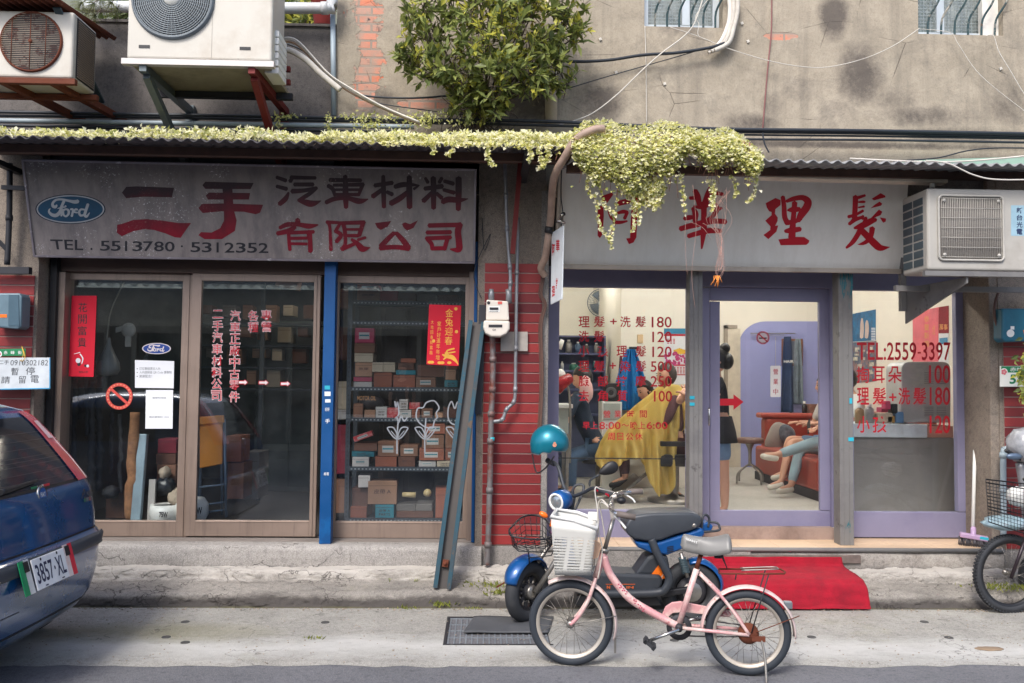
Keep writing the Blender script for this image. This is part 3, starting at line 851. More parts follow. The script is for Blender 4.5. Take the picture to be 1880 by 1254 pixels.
# ------------------------------------------------------------------ salon front
YP = .28
sal = T('hair_salon','lilac painted salon front with big panes, glazed door and price lettering','shopfront',(1.9,.3,.345))
def frame_rects(rects,y0,y1,name,m,parent,bev=.004):
 b = MB()
 for (xa,ya,xb,yb) in rects:
  xm,ym = (xa + xb) / 2,(ya + yb) / 2
  b.box(PY(xa,ym,y0).x,PY(xb,ym,y0).x,y0,y1,PY(xm,yb,y0).z,PY(xm,ya,y0).z)
 return b.build(name,m,parent,bevel=bev)
lw = frame_rects([(1002,490,1268,528),(1002,528.3,1026,936),(1261,528.3,1268,936),(1002,936.3,1268,990)],YP,YP + .06,'window',M['purple'],sal)
mb = MB();mb.box(PY(1024,700,YP).x,PY(1263,700,YP).x,YP + .027,YP + .033,PY(1140,938,YP).z,PY(1140,526,YP).z);mb.build('pane',M['glass_salon'],lw)
mb = MB();mb.box(PY(1024,850,YP).x,PY(1263,850,YP).x,YP + .034,YP + .040,PY(1140,843.5,YP).z,PY(1140,841.5,YP).z);mb.build('pane_joint',M['black'],lw)
fr_ = frame_rects([(1288,496,1542,528),(1288,528.3,1303,968),(1526,528.3,1542,968)],YP - .02,YP + .07,'door_frame',M['purple'],sal)
dr_ = frame_rects([(1303.5,529,1525.5,553),(1303.5,553.3,1322,937),(1505,553.3,1525.5,937),(1303.5,937.3,1525.5,967)],YP + .015,YP + .055,'door',M['purple'],sal)
mb = MB();mb.box(PY(1321,700,YP).x,PY(1506,700,YP).x,YP + .03,YP + .036,PY(1414,939,YP).z,PY(1414,551,YP).z);mb.build('pane',M['glass_salon'],dr_)
mb = MB();a = PY(1303,745,YP);mb.tube([(a.x - .01,YP - .0,a.z),(a.x - .012,YP - .03,a.z - .03),(a.x - .012,YP - .03,a.z - .14),(a.x - .01,YP,a.z - .17)],.007,8);mb.build('handle',M['chrome'],dr_)
mb = MB();a = PY(1290,968,YP - .05);b = PY(1530,978,YP - .05);mb.box(a.x,b.x,YP - .06,YP + .06,.345,PY(1410,968,YP - .05).z);mb.build('threshold',mat('worn_threshold',srgb(146,126,116),.7,var=.2,dirt=srgb(92,72,64),da=.5),sal)
rw_ = frame_rects([(1538,499,1812,534),(1538,534.3,1567,940),(1757,534.3,1812,940),(1538,940.3,1812,987)],YP,YP + .06,'window',M['purple'],sal)
mb = MB();mb.box(PY(1566,700,YP).x,PY(1758,700,YP).x,YP + .027,YP + .033,PY(1660,942,YP).z,PY(1660,532,YP).z);mb.build('pane',M['glass_salon'],rw_)
for (xa,xb,yt) in ((1266,1290,495),(1541,1566,497)):
 mb = MB();p = PY(xa,740,-.02);q = PY(xb,740,-.02);mb.box(p.x,q.x,-.02,.1,.346,2.62)
 mb.box(p.x + .03,p.x + .034,-.024,-.02,.346,2.62);mb.box(q.x - .034,q.x - .03,-.024,-.02,.346,2.62)
 ps = mb.build('grey_post',M['grey_post'],sal,bevel=.003)
 PG = ((0,-.02,0),FRONT)
 mb = MB()
 if xa < 1500: put_poly(mb,rect_px(1266,727,1275,733),PG,.005);put_poly(mb,rect_px(1266,739,1275,745),PG,.005)
 else: put_poly(mb,rect_px(1557,803,1567,810),PG,.005);put_poly(mb,rect_px(1559,731,1564,741),PG,.005)
 mb.build('sticker',mat('teal_sticker',srgb(40,168,190),.5),ps)
 mb = MB()
 if xa > 1500:
  rr = random.Random(5)
  for i in range(60):
   px = rr.uniform(1542,1565);py = 500 + abs(rr.gauss(0,22));put_poly(mb,rect_px(px,py,px + rr.uniform(.4,2),py + rr.uniform(3,14)),PG,.005 + i * .00003)
  for i in range(14):
   px = rr.uniform(1552,1560);py = rr.uniform(955,975);put_poly(mb,rect_px(px,py,px + rr.uniform(.4,1.2),py + rr.uniform(2,6)),PG,.005 + i * .00003)
  mb.build('paint_flakes',mat('teal_flakes',srgb(36,106,116),.6),ps)
mb = MB();mb.box(PY(1000,490,YP).x,PY(1814,490,YP).x,.3,.55,PY(1400,497,YP).z,3.3);mb.build('lintel',M['dark_inside'],sal)
GS = ((0,YP + .024,0),FRONT)
# ------------------------------------------------------------------ sign boards
def board(name,label,TL,TR,BR,BL,yt,yb,m,thick=.05,rim=None,rimw=.02):
 """a board leaning forward: photo corners, its upper edge at depth yt, its lower at yb"""
 a,b,c,d = PY(*TL,yt),PY(*TR,yt),PY(*BR,yb),PY(*BL,yb)
 n = (b - a).cross(d - a).normalized()
 if n.y > 0: n = -n
 # one plane through three corners; the fourth is laid on it
 b = PP(*TR,a,n);c = PP(*BR,a,n)
 t = T(name,label,'sign',((c.x + d.x) / 2,yb,min(c.z,d.z)))
 mb = MB();mb.prism([a,b,c,d],-n * thick)
 mb.build('panel',m,t,bevel=.004)
 if rim:
  ctr = (a + b + c + d) / 4
  for p,q in ((a,b),(b,c),(c,d),(d,a)):
   e = (q - p).normalized();inn = ctr - (p + q) / 2;inn = (inn - e * inn.dot(e)).normalized()
   mb = MB();mb.obox((p + q) / 2 + inn * rimw / 2 + n * .004,e * ((q - p).length / 2 - .001),inn * rimw / 2,n * .008)
   mb.build('rim',rim,t,bevel=.003)
 return t,(a,n)
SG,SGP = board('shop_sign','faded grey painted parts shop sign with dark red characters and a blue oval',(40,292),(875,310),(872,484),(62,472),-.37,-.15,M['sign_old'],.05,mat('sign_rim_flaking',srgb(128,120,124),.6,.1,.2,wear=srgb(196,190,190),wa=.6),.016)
mred = sign_paint('dark_topped_red_characters',srgb(150,24,44),srgb(128,22,40),srgb(96,24,36),srgb(156,128,126),.55,.95,.08,.5)
mb = MB()
A = lambda pts: put_poly(mb,[(200 + x * .1596,320 + y * .1596) for x,y in pts],SGP,.0015)
A([(150,210),(200,145),(320,138),(750,155),(725,265),(400,258),(200,275)])
A([(95,580),(150,570),(280,525),(440,515),(600,530),(800,560),(945,560),(880,650),(825,730),(760,725),(650,680),(520,640),(400,630),(280,655),(150,712),(90,670)])
def A2(pts,o): put_poly(mb,[(200 + x * .1596,320 + y * .1596) for x,y in pts],SGP,o)
A2([(1075,125),(1110,85),(1665,100),(1630,170),(1110,168)],.0015)
A2([(1115,245),(1150,210),(1625,215),(1610,290),(1140,290)],.0017)
A2([(1030,390),(1070,340),(1300,335),(1775,350),(1740,440),(1690,460),(1550,430),(1300,425),(1080,445)],.0019)
A2([(1305,150),(1420,150),(1435,400),(1470,530),(1450,650),(1300,745),(1100,745),(1030,700),(1060,665),(1180,670),(1280,620),(1325,530),(1320,300)],.0022)
Q = .12755
S2 = [[(60,120,50),(200,170,58)],[(60,250,50),(210,290,62)],[(100,510,66),(190,430,74),(235,340,30)],
 [(265,122,60),(450,128,54),(625,130,50)],[(300,110,50),(255,185,60)],[(315,225,58),(590,225,62)],[(280,322,72),(450,312,62),(640,275,52)],[(640,270,52),(560,340,58),(470,400,62),(370,455,40)],[(370,450,40),(470,480,84),(550,500,96),(620,490,70),(705,458,8)],
 [(825,160,62),(1280,165,56)],[(800,240,62),(870,290,62),(900,390,40)],[(880,235,45),(1315,225,62)],[(1300,225,62),(1240,385,42)],[(900,300,40),(1260,300,42)],[(900,368,45),(1245,370,50)],[(770,485,62),(900,430,68),(1080,420,62),(1250,465,84),(1380,435,15)],[(1050,100,62),(1055,350,88),(1062,560,62)],
 [(365,720,62),(365,790,92)],[(105,850,50),(220,800,68),(370,800,58),(530,825,74),(660,805,20)],[(330,830,62),(240,890,74),(70,930,62)],[(235,930,52),(245,1080,52),(255,1170,50)],[(240,920,52),(600,905,52)],[(530,900,82),(545,1050,68),(550,1190,70)],[(260,1000,46),(500,995,46)],[(260,1075,42),(500,1080,42)],
 [(800,760,62),(830,850,46),(845,1170,52)],[(780,765,52),(990,775,42)],[(985,770,42),(920,880,52)],[(900,890,52),(990,950,62),(920,1050,60)],[(960,780,52),(1330,770,62)],[(1020,780,62),(1045,900,58),(1050,1080,52),(1000,1160,70)],[(1310,770,62),(1250,960,62)],[(1060,870,36),(1250,870,40)],[(1060,960,46),(1240,960,52)],[(1000,1155,62),(1180,1080,50)],[(1140,1010,40),(1230,1080,74),(1300,1150,92),(1410,1130,10)],[(1230,1020,40),(1345,985,36)]]
put_strokes(mb,S2,SGP,.0015,Q,Q,500,310,.0001)
S3 = [[(60,240,62),(320,200,62)],[(185,100,52),(190,300,72),(195,555,62)],[(170,300,62),(30,400,72)],[(235,330,52),(320,370,62)],[(350,260,62),(450,230,78),(560,225,62),(705,240,20)],[(560,110,72),(560,300,88),(565,560,80)],[(540,330,62),(430,420,84),(290,500,80)],[(625,290,42),(690,248,24)],
 [(790,130,42),(830,200,52)],[(1030,130,52),(990,200,52)],[(780,285,62),(1040,250,72)],[(905,125,78),(910,300,84),(910,570,70)],[(890,340,62),(760,465,72)],[(950,350,52),(1030,420,62)],[(1060,175,52),(1200,215,62)],[(1050,300,52),(1210,345,62)],[(1035,480,72),(1120,440,88),(1280,450,72),(1405,430,12)],[(1270,130,88),(1270,350,92),(1265,590,70)],
 [(345,920,62),(240,1020,74),(150,1120,80)],[(370,920,62),(480,1040,82),(550,1140,85)],[(140,1140,72),(345,1125,66),(560,1145,75)],
 [(840,815,66),(1290,805,66)],[(1290,790,90),(1260,900,92),(1275,1050,92),(1270,1160,88),(1150,1155,20)],[(810,915,60),(1160,910,60)],[(800,1000,60),(1160,985,60)],[(820,1010,60),(880,1080,62),(890,1160,50)],[(1110,1000,60),(1065,1160,60)],[(880,1145,60),(1080,1140,60)]]
put_strokes(mb,S3,SGP,.0015,Q,Q,680,310,.0001)
for pts in ([(65,780),(300,750),(250,830),(150,880),(100,850)],[(455,790),(500,770),(570,795),(685,740),(620,850),(530,890),(480,850)]):
 put_poly(mb,[(680 + x * Q,310 + y * Q) for x,y in pts],SGP,.0015)
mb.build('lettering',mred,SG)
mb = MB()
put_text(mb,'TEL',93,440,154,459,SGP,.012,.0016,quad=[(92,439.5),(154,440.5),(153,459.5),(96,457.5)])
put_poly(mb,circ_px(168,457,2),SGP,.0016)
for i,ch in enumerate('5513780'):
 x0 = 184 + i * 19.8;put_text(mb,ch,x0 + (6 if ch == '1' else 0),0,x0,0,SGP,.012,.0016,quad=[(x0 + (6 if ch == '1' else 0),442 + i * .25),(x0 + (10 if ch == '1' else 18),442 + i * .25),(x0 + (10 if ch == '1' else 18),460.5 + i * .2),(x0 + (6 if ch == '1' else 0),460.5 + i * .2)])
put_poly(mb,circ_px(334,452,1.8),SGP,.0016)
for i,ch in enumerate('5312352'):
 x0 = 350 + i * 20.8;put_text(mb,ch,0,0,0,0,SGP,.012,.0016,quad=[(x0 + (6 if ch == '1' else 0),444.5 + i * .25),(x0 + (10 if ch == '1' else 18),444.5 + i * .25),(x0 + (10 if ch == '1' else 18),463 + i * .25),(x0 + (6 if ch == '1' else 0),463 + i * .25)])
mb.build('lettering',M['ink'],SG)
FO = [[(600,400,40),(570,450,70),(510,430,75),(500,360,62),(580,280,56),(720,265,52),(900,300,60),(1040,325,90),(1130,310,90)],
 [(780,300,70),(720,440,70),(690,560,90),(600,650,90),(500,650,80),(420,590,60),(410,530,40),(440,490,20)],[(620,490,20),(720,460,35),(800,450,35),(830,430,25),(800,415,20)],
 [(760,640,60),(760,540,55),(830,505,45),(890,540,60),(890,620,60),(830,680,45),(770,650,50)],[(770,510,40),(710,670,50)],[(940,510,50),(1000,520,50),(970,680,60)],[(990,600,40),(1060,510,50),(1110,520,50)],[(1000,570,40),(1110,590,40)],
 [(1300,520,40),(1200,510,50),(1150,580,60),(1190,660,55),(1280,640,45)],[(1370,380,70),(1310,560,70),(1290,650,70),(1340,680,60),(1410,590,20)]]
def oval_logo(parent,plane,cx,cy,rx,ry,mdark,mblue,mpale,off):
 o = MB();put_poly(o,circ_px(cx,cy,rx,ry,40),plane,off);e = o.build('oval_emblem',mdark,parent)
 o = MB();ring_px(o,cx,cy,rx * .925,rx * .965,plane,off + .0006,ry * .86,ry * .945);
 sx = rx / 865;sy = ry / 365
 put_strokes(o,FO,plane,off + .0012,sx,sy,cx - 935 * sx,cy - 505 * sy,.0001)
 o.build('lettering',mpale,e)
 o = MB();put_poly(o,circ_px(cx,cy,rx * .925,ry * .86,40),plane,off + .0003);o.build('field',mblue,e)
 return e
oval_logo(SG,SGP,129.5,384,64.5,27.3,mat('navy_rim',srgb(24,32,48),.6),mat('old_sign_blue',srgb(14,62,88),.6,var=.2,vs=7,wear=srgb(80,96,104),wa=.7),mat('old_sign_pale',srgb(158,160,160),.65,var=.15,vs=9),.0015)
# the salon's sign: plain pale panel, bright red brush characters
SS,SSP = board('salon_sign','plain grey salon sign board with four bright red brush characters',(1030,308),(1668,333),(1657,497),(1026,488),-.3,-.07,M['sign_grey'],.05)
mb = MB();d0 = PY(1026,490,-.09);d1 = PY(1660,499,-.09)
mb.bar((d0.x,-.105,d0.z),(d1.x,-.105,d1.z),.03,.035);mb.build('bottom_trim',M['trim'],SS,bevel=.003)
mb = MB();d0 = PY(1028,310,-.33);d1 = PY(1020,490,-.09);mb.bar(d0,d1,.02,.05);mb.build('side_trim',M['trim'],SS)
mb = MB()
def PL(pts,ox,oy,s,o=.0015): put_poly(mb,[(ox + x * s,oy + y * s) for x,y in pts],SSP,o)
s = .1037
PL([(230,290),(420,225),(445,260),(310,445),(240,380)],1080,330,s)
PL([(155,465),(270,460),(275,640),(255,960),(205,1035),(165,990),(170,700)],1080,330,s)
PL([(335,500),(390,540),(410,620),(430,640),(480,700),(480,820),(440,780),(440,740),(380,680),(350,600)],1080,330,s)
PL([(530,365),(730,325),(950,280),(1040,350),(980,375),(880,390),(540,465),(510,420)],1080,330,s)
put_strokes(mb,[[(520,590,50),(620,565,70),(700,580,60)],[(690,580,60),(640,690,60)],[(450,750,70),(570,755,60),(690,730,30)],[(500,590,30),(460,740,40)]],SSP,.0015,s,s,1080,330,.0001)
PL([(760,550),(890,440),(865,650),(860,850),(850,1020),(800,1110),(720,1140),(690,1080),(670,1040),(740,1030),(750,800)],1080,330,s,.002)
put_strokes(mb,[[(440,190,90),(490,300,110),(520,450,80)],[(350,325,60),(450,320,70)],[(740,140,110),(680,260,120),(620,420,110)],[(700,230,90),(850,240,70),(940,260,60)],[(600,400,110),(600,600,100),(600,850,110),(585,1000,90),(560,1220,30)],[(420,470,40),(560,490,70),(700,440,60),(760,400,30)],
    [(400,500,60),(450,600,110),(440,740,80)],[(250,690,70),(330,670,90),(420,660,60)],[(780,430,100),(820,520,110),(760,640,70),(640,720,50)],[(860,520,60),(920,500,40)],[(180,870,90),(350,820,100),(600,760,110),(800,730,95),(990,745,90)],[(320,1000,80),(480,950,90),(700,900,100),(900,910,80)]],SSP,.0015,s,s,1230,330,.0001)
s = .0957
PL([(165,345),(350,245),(450,285),(450,380),(350,460),(340,545),(395,620),(390,690),(345,780),(405,770),(370,890),(215,1035),(120,955),(250,860),(255,790),(155,680),(275,575),(275,515),(230,500),(185,430)],1390,340,s)
put_strokes(mb,[[(490,220,80),(515,400,92),(530,620,100),(600,740,100)],[(560,310,60),(700,260,90),(870,240,105),(970,310,140),(950,420,150),(850,560,140),(780,690,90)],[(720,330,105),(700,560,95),(680,800,120),(665,1010,140)],[(580,480,30),(680,470,110),(820,460,80)],[(540,720,90),(700,700,90),(850,640,60)],[(530,880,60),(640,870,110),(830,840,90)]],SSP,.0017,s,s,1390,340,.0001)
PL([(405,1040),(590,1020),(740,990),(900,995),(1000,1060),(985,1110),(940,1145),(450,1150)],1390,340,s,.0028)
s = .10368
put_strokes(mb,[[(295,200,100),(290,350,95),(280,490,90),(255,590,60)],[(340,220,60),(465,180,45)],[(345,300,30),(420,295,50),(465,295,30)],[(345,395,30),(450,375,40)],[(165,560,60),(300,520,50),(430,450,50)],[(180,690,60),(290,610,70),(430,560,50)],[(425,540,50),(420,605,40)],[(310,540,50),(230,640,60)],
    [(270,760,40),(400,720,110),(560,640,110),(660,610,60)],[(480,570,60),(440,690,70)],[(400,740,100),(330,880,90),(240,1010,80),(130,1110,40)],[(390,790,110),(520,920,120),(640,1040,130),(740,1110,110),(900,1095,8)],[(590,755,100),(570,880,90),(520,970,80),(430,1030,60),(335,1050,8)]],SSP,.0015,s,s,1540,340,.0001)
for pts in ([(580,240),(740,140),(820,185),(825,215),(620,270)],[(560,410),(640,340),(720,290),(770,330),(740,365)],[(560,590),(710,430),(770,470),(740,530),(620,580)],[(725,570),(835,590),(830,640),(790,665),(765,640)]):
 PL(pts,1540,340,s)
mb.build('lettering',M['red_paint'],SS)
# ------------------------------------------------------------------ lettering and paper on the parts shop doors
MW = mat('white_vinyl',srgb(216,206,206),.5);MR = mat('red_vinyl',srgb(186,22,44),.45)
def vert_text(s,cx,y0,y1,w_,plane,red,white,parent,tilt=0.0):
 n = len(s);h = (y1 - y0) / n
 for i,ch in enumerate(s):
  x = cx + tilt * (i / max(1,n - 1));ya = y0 + i * h + h * .06;yb = y0 + (i + 1) * h - h * .06
  if ch in '二': ya += h * .1;yb -= h * .1
  put_text(white,ch,x - w_ / 2 - .8,ya - .8,x + w_ / 2 + .8,yb + .8,plane,.03,.0005)
  put_text(red,ch,x - w_ / 2,ya,x + w_ / 2,yb,plane,.002,.0015)
red,white = MB(),MB()
vert_text('二手汽車材料公司',400,566,737,18.5,G2,red,white,None,-2.5)
vert_text('汽車正廠中古零件',432,569,739,18.5,G2,red,white,None,-2.0)
vert_text('各種',465,569,611,18.5,G2,red,white,None)
vert_text('專營',489,568,610,18.5,G2,red,white,None)
for cx,cy in ((446,702),(484,702.5),(524,704.5)):
 for m_,g in ((white,0),(red,1.3)):
  put_poly(m_,[(cx - 8 - g,cy - 2 - g),(cx + 3,cy - 2 - g),(cx + 3,cy - 4.5 - g),(cx + 8 + g * 1.3,cy),(cx + 3,cy + 4.5 + g),(cx + 3,cy + 2 + g),(cx - 8 - g,cy + 2 + g)],G2,.0015 if g == 0 else .0005)
red.build('lettering',MR,doors[1]);white.build('lettering',MW,doors[1])
# white chalk flowers on the third pane
fl = []
for (cx,kind) in ((730,0),(781,1),(838,2)):
 fl.append([(cx + 1,775 if kind == 0 else 768,2.6),(cx - 1,800,2.6),(cx - 1,833,2.8)])
 for sg in (-1,1):
  fl.append([(cx,807,2.6),(cx + sg * 8,802,2.4),(cx + sg * 17,790,2.4),(cx + sg * 18,785,2.4),(cx + sg * 8,785,2.4),(cx + sg * 2,795,2.2),(cx,807,2.4)])
  fl.append([(cx + sg * 2,803,1.6),(cx + sg * 12,791,1.6)])
 if kind == 0: fl.append([(cx - 5,737,2.6),(cx - 3,748,2.6),(cx,738,2.6),(cx + 2,760,2.6),(cx - 6,772,2.6),(cx - 1,765,2.6),(cx + 2,776,2.6),(cx + 6,764,2.6),(cx + 12,773,2.6),(cx + 18,766,2.6)])
 if kind == 1: fl.append([(cx + 14,788 - 4,2.6),(cx + 17,772,2.6),(cx + 22,766,2.6),(cx + 20,758,2.6),(cx + 25,748,2.6),(cx + 16,736,2.6),(cx + 2,739,2.6),(cx - 4,748,2.6),(cx - 14,750,2.6),(cx - 17,764,2.6),(cx - 12,775,2.6),(cx,784,2.6),(cx + 14,786,2.6)])
 if kind == 2: fl.append([(cx + 14,742,2.6),(cx + 6,750,2.6),(cx + 2,738,2.6),(cx - 3,750,2.6),(cx - 9,737,2.6),(cx - 15,750,2.6),(cx - 15,768,2.6),(cx - 8,778,2.6),(cx + 4,780,2.6)])
mb = MB();put_strokes(mb,fl,G3,.0008,step=.00004)
mb.build('chalk_drawing',mat('white_marker',srgb(136,140,146),.8),doors[2])
def paper(name,label,quad,plane,m,off=.002,cat='notice'):
 o = T(name,label,cat,tuple(PP(quad[3][0],quad[3][1],*plane)))
 mb = MB();p0,n = plane;n = V(n)
 mb.prism([PP(x,y,p0,n) + n * off for x,y in quad],n * .0006)
 mb.build('sheet',m,o)
 return o,(PP(quad[0][0],quad[0][1],p0,n) + n * (off + .0006),n)
RP = mat('red_paper',srgb(208,8,44),.7,var=.05)
o,pl = paper('spring_couplet','long red paper with four black characters on the first sliding door',[(132,543),(178,543),(172,692),(126,691)],G1,RP,cat='poster')
mb = MB()
for i,ch in enumerate('花開富貴'): put_text(mb,ch,144 - i * .5,556 + i * 21.4,160 - i * .5,573 + i * 21.4,pl,.006,.0004)
put_text(mb,'春到人間',145,681,161,685,pl,.004,.0004);put_poly(mb,circ_px(145,669,3.4,3),pl,.0004);put_poly(mb,circ_px(157,671.5,2.5),pl,.0004)
mb.build('lettering',M['ink'],o)
mb = MB();put_poly(mb,circ_px(143.5,662,4.6),pl,.0007);put_poly(mb,circ_px(161,672,2.6),pl,.0007);put_strokes(mb,[[(150,668,1.5),(152,658,2.5),(147,650,2)],[(136,650,1),(147,647,1.4)]],pl,.0005);mb.build('picture',M['paper'],o)
o,pl = paper('new_year_poster','red and gold poster with a leaping golden hare on the shelf side pane',[(788,559),(847,561),(842,672),(783,669)],G3,RP,cat='poster')
gold = mat('gold_print',srgb(232,176,70),.5,.2)
mb = MB()
for i,ch in enumerate('金兔迎春'): put_text(mb,ch,818 - i * .5,567 + i * 17,832 - i * .5,582 + i * 17,pl,.002,.0004)
for i,ch in enumerate('家戶好運年年增'): put_text(mb,ch,803 - i * .5,590 + i * 10.3,810 - i * .5,599 + i * 10.3,pl,0,.0004)
for i,ch in enumerate('大地回春財富臨'): put_text(mb,ch,791 - i * .35,588 + i * 9.3,796 - i * .35,595 + i * 9.3,pl,0,.0004)
for x,y in ((789,665),(807,666),(825,666),(812,666),(793,665)): put_poly(mb,circ_px(x,y,4,2.6,14),pl,.0004 + x * 1e-6)
for x,y in ((837,567),(838,609),(796,626)): put_poly(mb,circ_px(x,y,3),pl,.0004)
put_strokes(mb,[[(812,651,2),(820,654,6),(830,656,8),(838,664,4),(841,669,2)],[(820,655,4),(814,660,2)],[(822,652,5),(821,644,3),(834,640,3)],[(824,648,3),(836,646,2)],[(818,650,6),(822,648,5)]],pl,.0006)
mb.build('print',gold,o)
o,pl = paper('notice','white landscape notice with three printed lines on the first sliding door',[(248,661),(320,663),(319,713),(248,712)],G1,M['paper'])
mb = MB()
for i,s_ in enumerate(('訂位聯絡請洽入內','入內請掃描 QR Code 實聯制','謝謝配合！')):
 put_text(mb,s_,256,674 + i * 7,256 + (38,59,23)[i],679.5 + i * 7,pl,.003,.0004);put_poly(mb,circ_px(252,677 + i * 7,1),pl,.0004)
mb.build('lettering',mat('grey_print',srgb(110,112,118),.7),o)
o,pl = paper('notice','white upright sheet with blank middle below the landscape notice',[(268,716),(318,716),(317,787),(267,787)],G1,M['paper'])
mb = MB();put_text(mb,'實聯制措施',280,729,305,732,pl,.002,.0004);put_text(mb,'簡訊實聯制 1922',274,764,310,767.5,pl,.002,.0004);mb.build('lettering',mat('grey_print',srgb(110,112,118),.7),o)
# round no-entry sticker, blue oval sticker (they belong to the pane: thin vinyl)
st = T('round_sticker','round red prohibition ring stuck on the first sliding door above the grey channel','sticker',tuple(PP(219,751,*G1)))
mb = MB();ring_px(mb,219,727.5,18.5,24.5,G1,.0015);put_strokes(mb,[[(204,714,5),(234,741,5)]],G1,.0018);mb.build('ring',mat('faded_red_vinyl',srgb(206,74,66),.6),st)
mb = MB()
for k in range(22):
 a = 2 * math.pi * k / 22;put_poly(mb,circ_px(219 + 21.5 * math.cos(a),727.5 + 21.5 * math.sin(a),1.5,1.5,5),G1,.0026)
mb.build('lettering',mat('pale_orange_print',srgb(226,152,116),.6),st)
e = T('oval_sticker','small blue oval sticker with white script above the landscape notice','sticker',tuple(PP(287,652,*G1)))
oval_logo(e,G1,287.5,640,26.5,10.3,MW,mat('sticker_blue',srgb(24,62,140),.4),MW,.0012)
mb = MB()
# ------------------------------------------------------------------ red lettering on the salon panes
red = MB()
def row(items,y0,y1,ox,oy,s):
 for it in items:
  ch,x0,x1 = it[:3]
  ya,yb = (it[3],it[4]) if len(it) > 3 else (y0,y1)
  put_text(red,ch,ox + x0 * s,oy + ya * s,ox + x1 * s,oy + yb * s,GS,.014 if ch in '理髮洗小孩染臉部按摩去角質' else .01,.0012)
a5 = (1020,500,.1754)
row([('理',240,355),('髮',400,515),('+',570,640,485,545),('洗',675,785),('髮',835,945),('180',1005,1215,465,578)],460,575,*a5)
row([('洗',240,350),('髮',400,512),('120',1012,1215,620,733)],612,728,*a5)
row([('小',238,352),('孩',440,550),('理',638,748),('髮',838,948),('120',1012,1215,776,888)],768,884,*a5)
row([('理',240,352),('髮',400,512),('+',565,632,945,1010),('染',673,786),('髮',838,948),('500',995,1215,930,1042)],925,1040,*a5)
row([('臉',240,350),('部',440,550),('按',635,747),('摩',835,947),('250',995,1215,1085,1198)],1080,1195,*a5)
a6 = (1020,700,.1994)
row([('去',213,308),('角',385,482),('質',568,658),('100',905,1072,88,188)],83,185,*a6)
row([('營',440,505),('業',540,605),('時',660,727),('間',775,840)],268,335,*a6)
row([('早上',250,388),('8:00',402,598,374,442),('～',608,676,392,416),('晚上',686,826),('6:00',838,1030,374,440)],372,442,*a6)
row([('周',480,545),('日',568,624),('公',645,718),('休',730,802)],474,542,*a6)
red.build('lettering',M['red_paint'],lw)
red = MB()
put_poly(red,[(1322,732),(1347,732),(1347,724),(1365.5,738),(1347,752.5),(1347,744.5),(1322,744.5)],GS,-.006)
red.build('arrow_sticker',M['red_paint'],dr_)
sm = T('no_smoking_sticker','round red and white no smoking sticker on the salon door','sticker',tuple(PP(1401,632,*GS)))
mb = MB();put_poly(mb,circ_px(1401,620,11),GS,-.0072);mb.build('disc',MW,sm)
mb = MB();ring_px(mb,1401,620,9,12.3,GS,-.006);put_strokes(mb,[[(1393,613,2.2),(1409,627,2.2)]],GS,-.0055);mb.build('ring',MR,sm)
mb = MB();put_poly(mb,rect_px(1394,619.5,1408,622),GS,-.0065);mb.build('symbol',M['black'],sm)
ob = T('open_sign','small white hanging board with three red characters inside the salon door','sign',tuple(PY(1424,729,YP + .09)))
GO = ((0,YP + .09,0),FRONT)
mb = MB();mb.prism([PP(x,y,*GO) for x,y in ((1416,671.5),(1432,671.5),(1433.5,673),(1433.5,727.5),(1432,729),(1416,729),(1414.7,727.5),(1414.7,673))],(0,.006,0));mb.build('board',mat('white_board',srgb(234,226,220),.5,var=.02),ob)
mb = MB()
for i,ch in enumerate('營業中'): put_text(mb,ch,1419.5,677 + i * 18.3,1428.5,687.5 + i * 18.3,GO,.006,.001)
mb.build('lettering',MR,ob)
mb = MB();mb.tube([PY(1424,672,YP + .09),PY(1424,619,YP + .06)],.0015,5);mb.build('cord',M['cable_w'],ob)
red = MB();a8 = (1550,520,.2393)
for ch,x0,x1 in (('T',95,215),('E',165 + 55,165 + 55),):
 pass
row([('TEL:',97,320,455,590),('2559',328,552,453,592),('-',562,588,527,540),('3397',594,815,453,592)],455,590,*a8)
row([('掏',95,190),('耳',215,310),('朵',335,440),('100',650,812,628,768)],638,766,*a8)
row([('理',97,190),('髮',217,320),('+',343,400,845,905),('洗',415,505),('髮',527,628),('180',655,812,797,936)],800,932,*a8)
row([('小',97,195),('孩',217,322),('120',655,812,1014,1152)],1020,1147,*a8)
red.build('lettering',M['red_paint'],rw_)
# ------------------------------------------------------------------ rooms behind the glass
def room(x0,x1,y0,y1,z0,z1,mw,mf,mc,names):
 for nm,bx,m in (('floor',(x0,x1,y0,y1,z0 - .1,z0),mf),('ceiling',(x0,x1,y0,y1,z1,z1 + .1),mc),
     ('wall',(x0 - .1,x0,y0,y1,z0,z1),mw),('wall',(x1,x1 + .1,y0,y1,z0,z1),mw),('wall',(x0,x1,y1,y1 + .1,z0,z1),mw)):
  b = MB();b.box(*bx);b.build(nm,m,kind='structure')
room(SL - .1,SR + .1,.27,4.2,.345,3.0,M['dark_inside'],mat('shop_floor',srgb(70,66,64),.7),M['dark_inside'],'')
RMX0,RMX1,RMY = RX0 + .12,5.0,6.2
room(RMX0,RMX1,YP + .08,RMY,.345,3.3,M['cream_wall'],M['salon_floor'],mat('white_ceiling',srgb(226,222,214),.8),'')
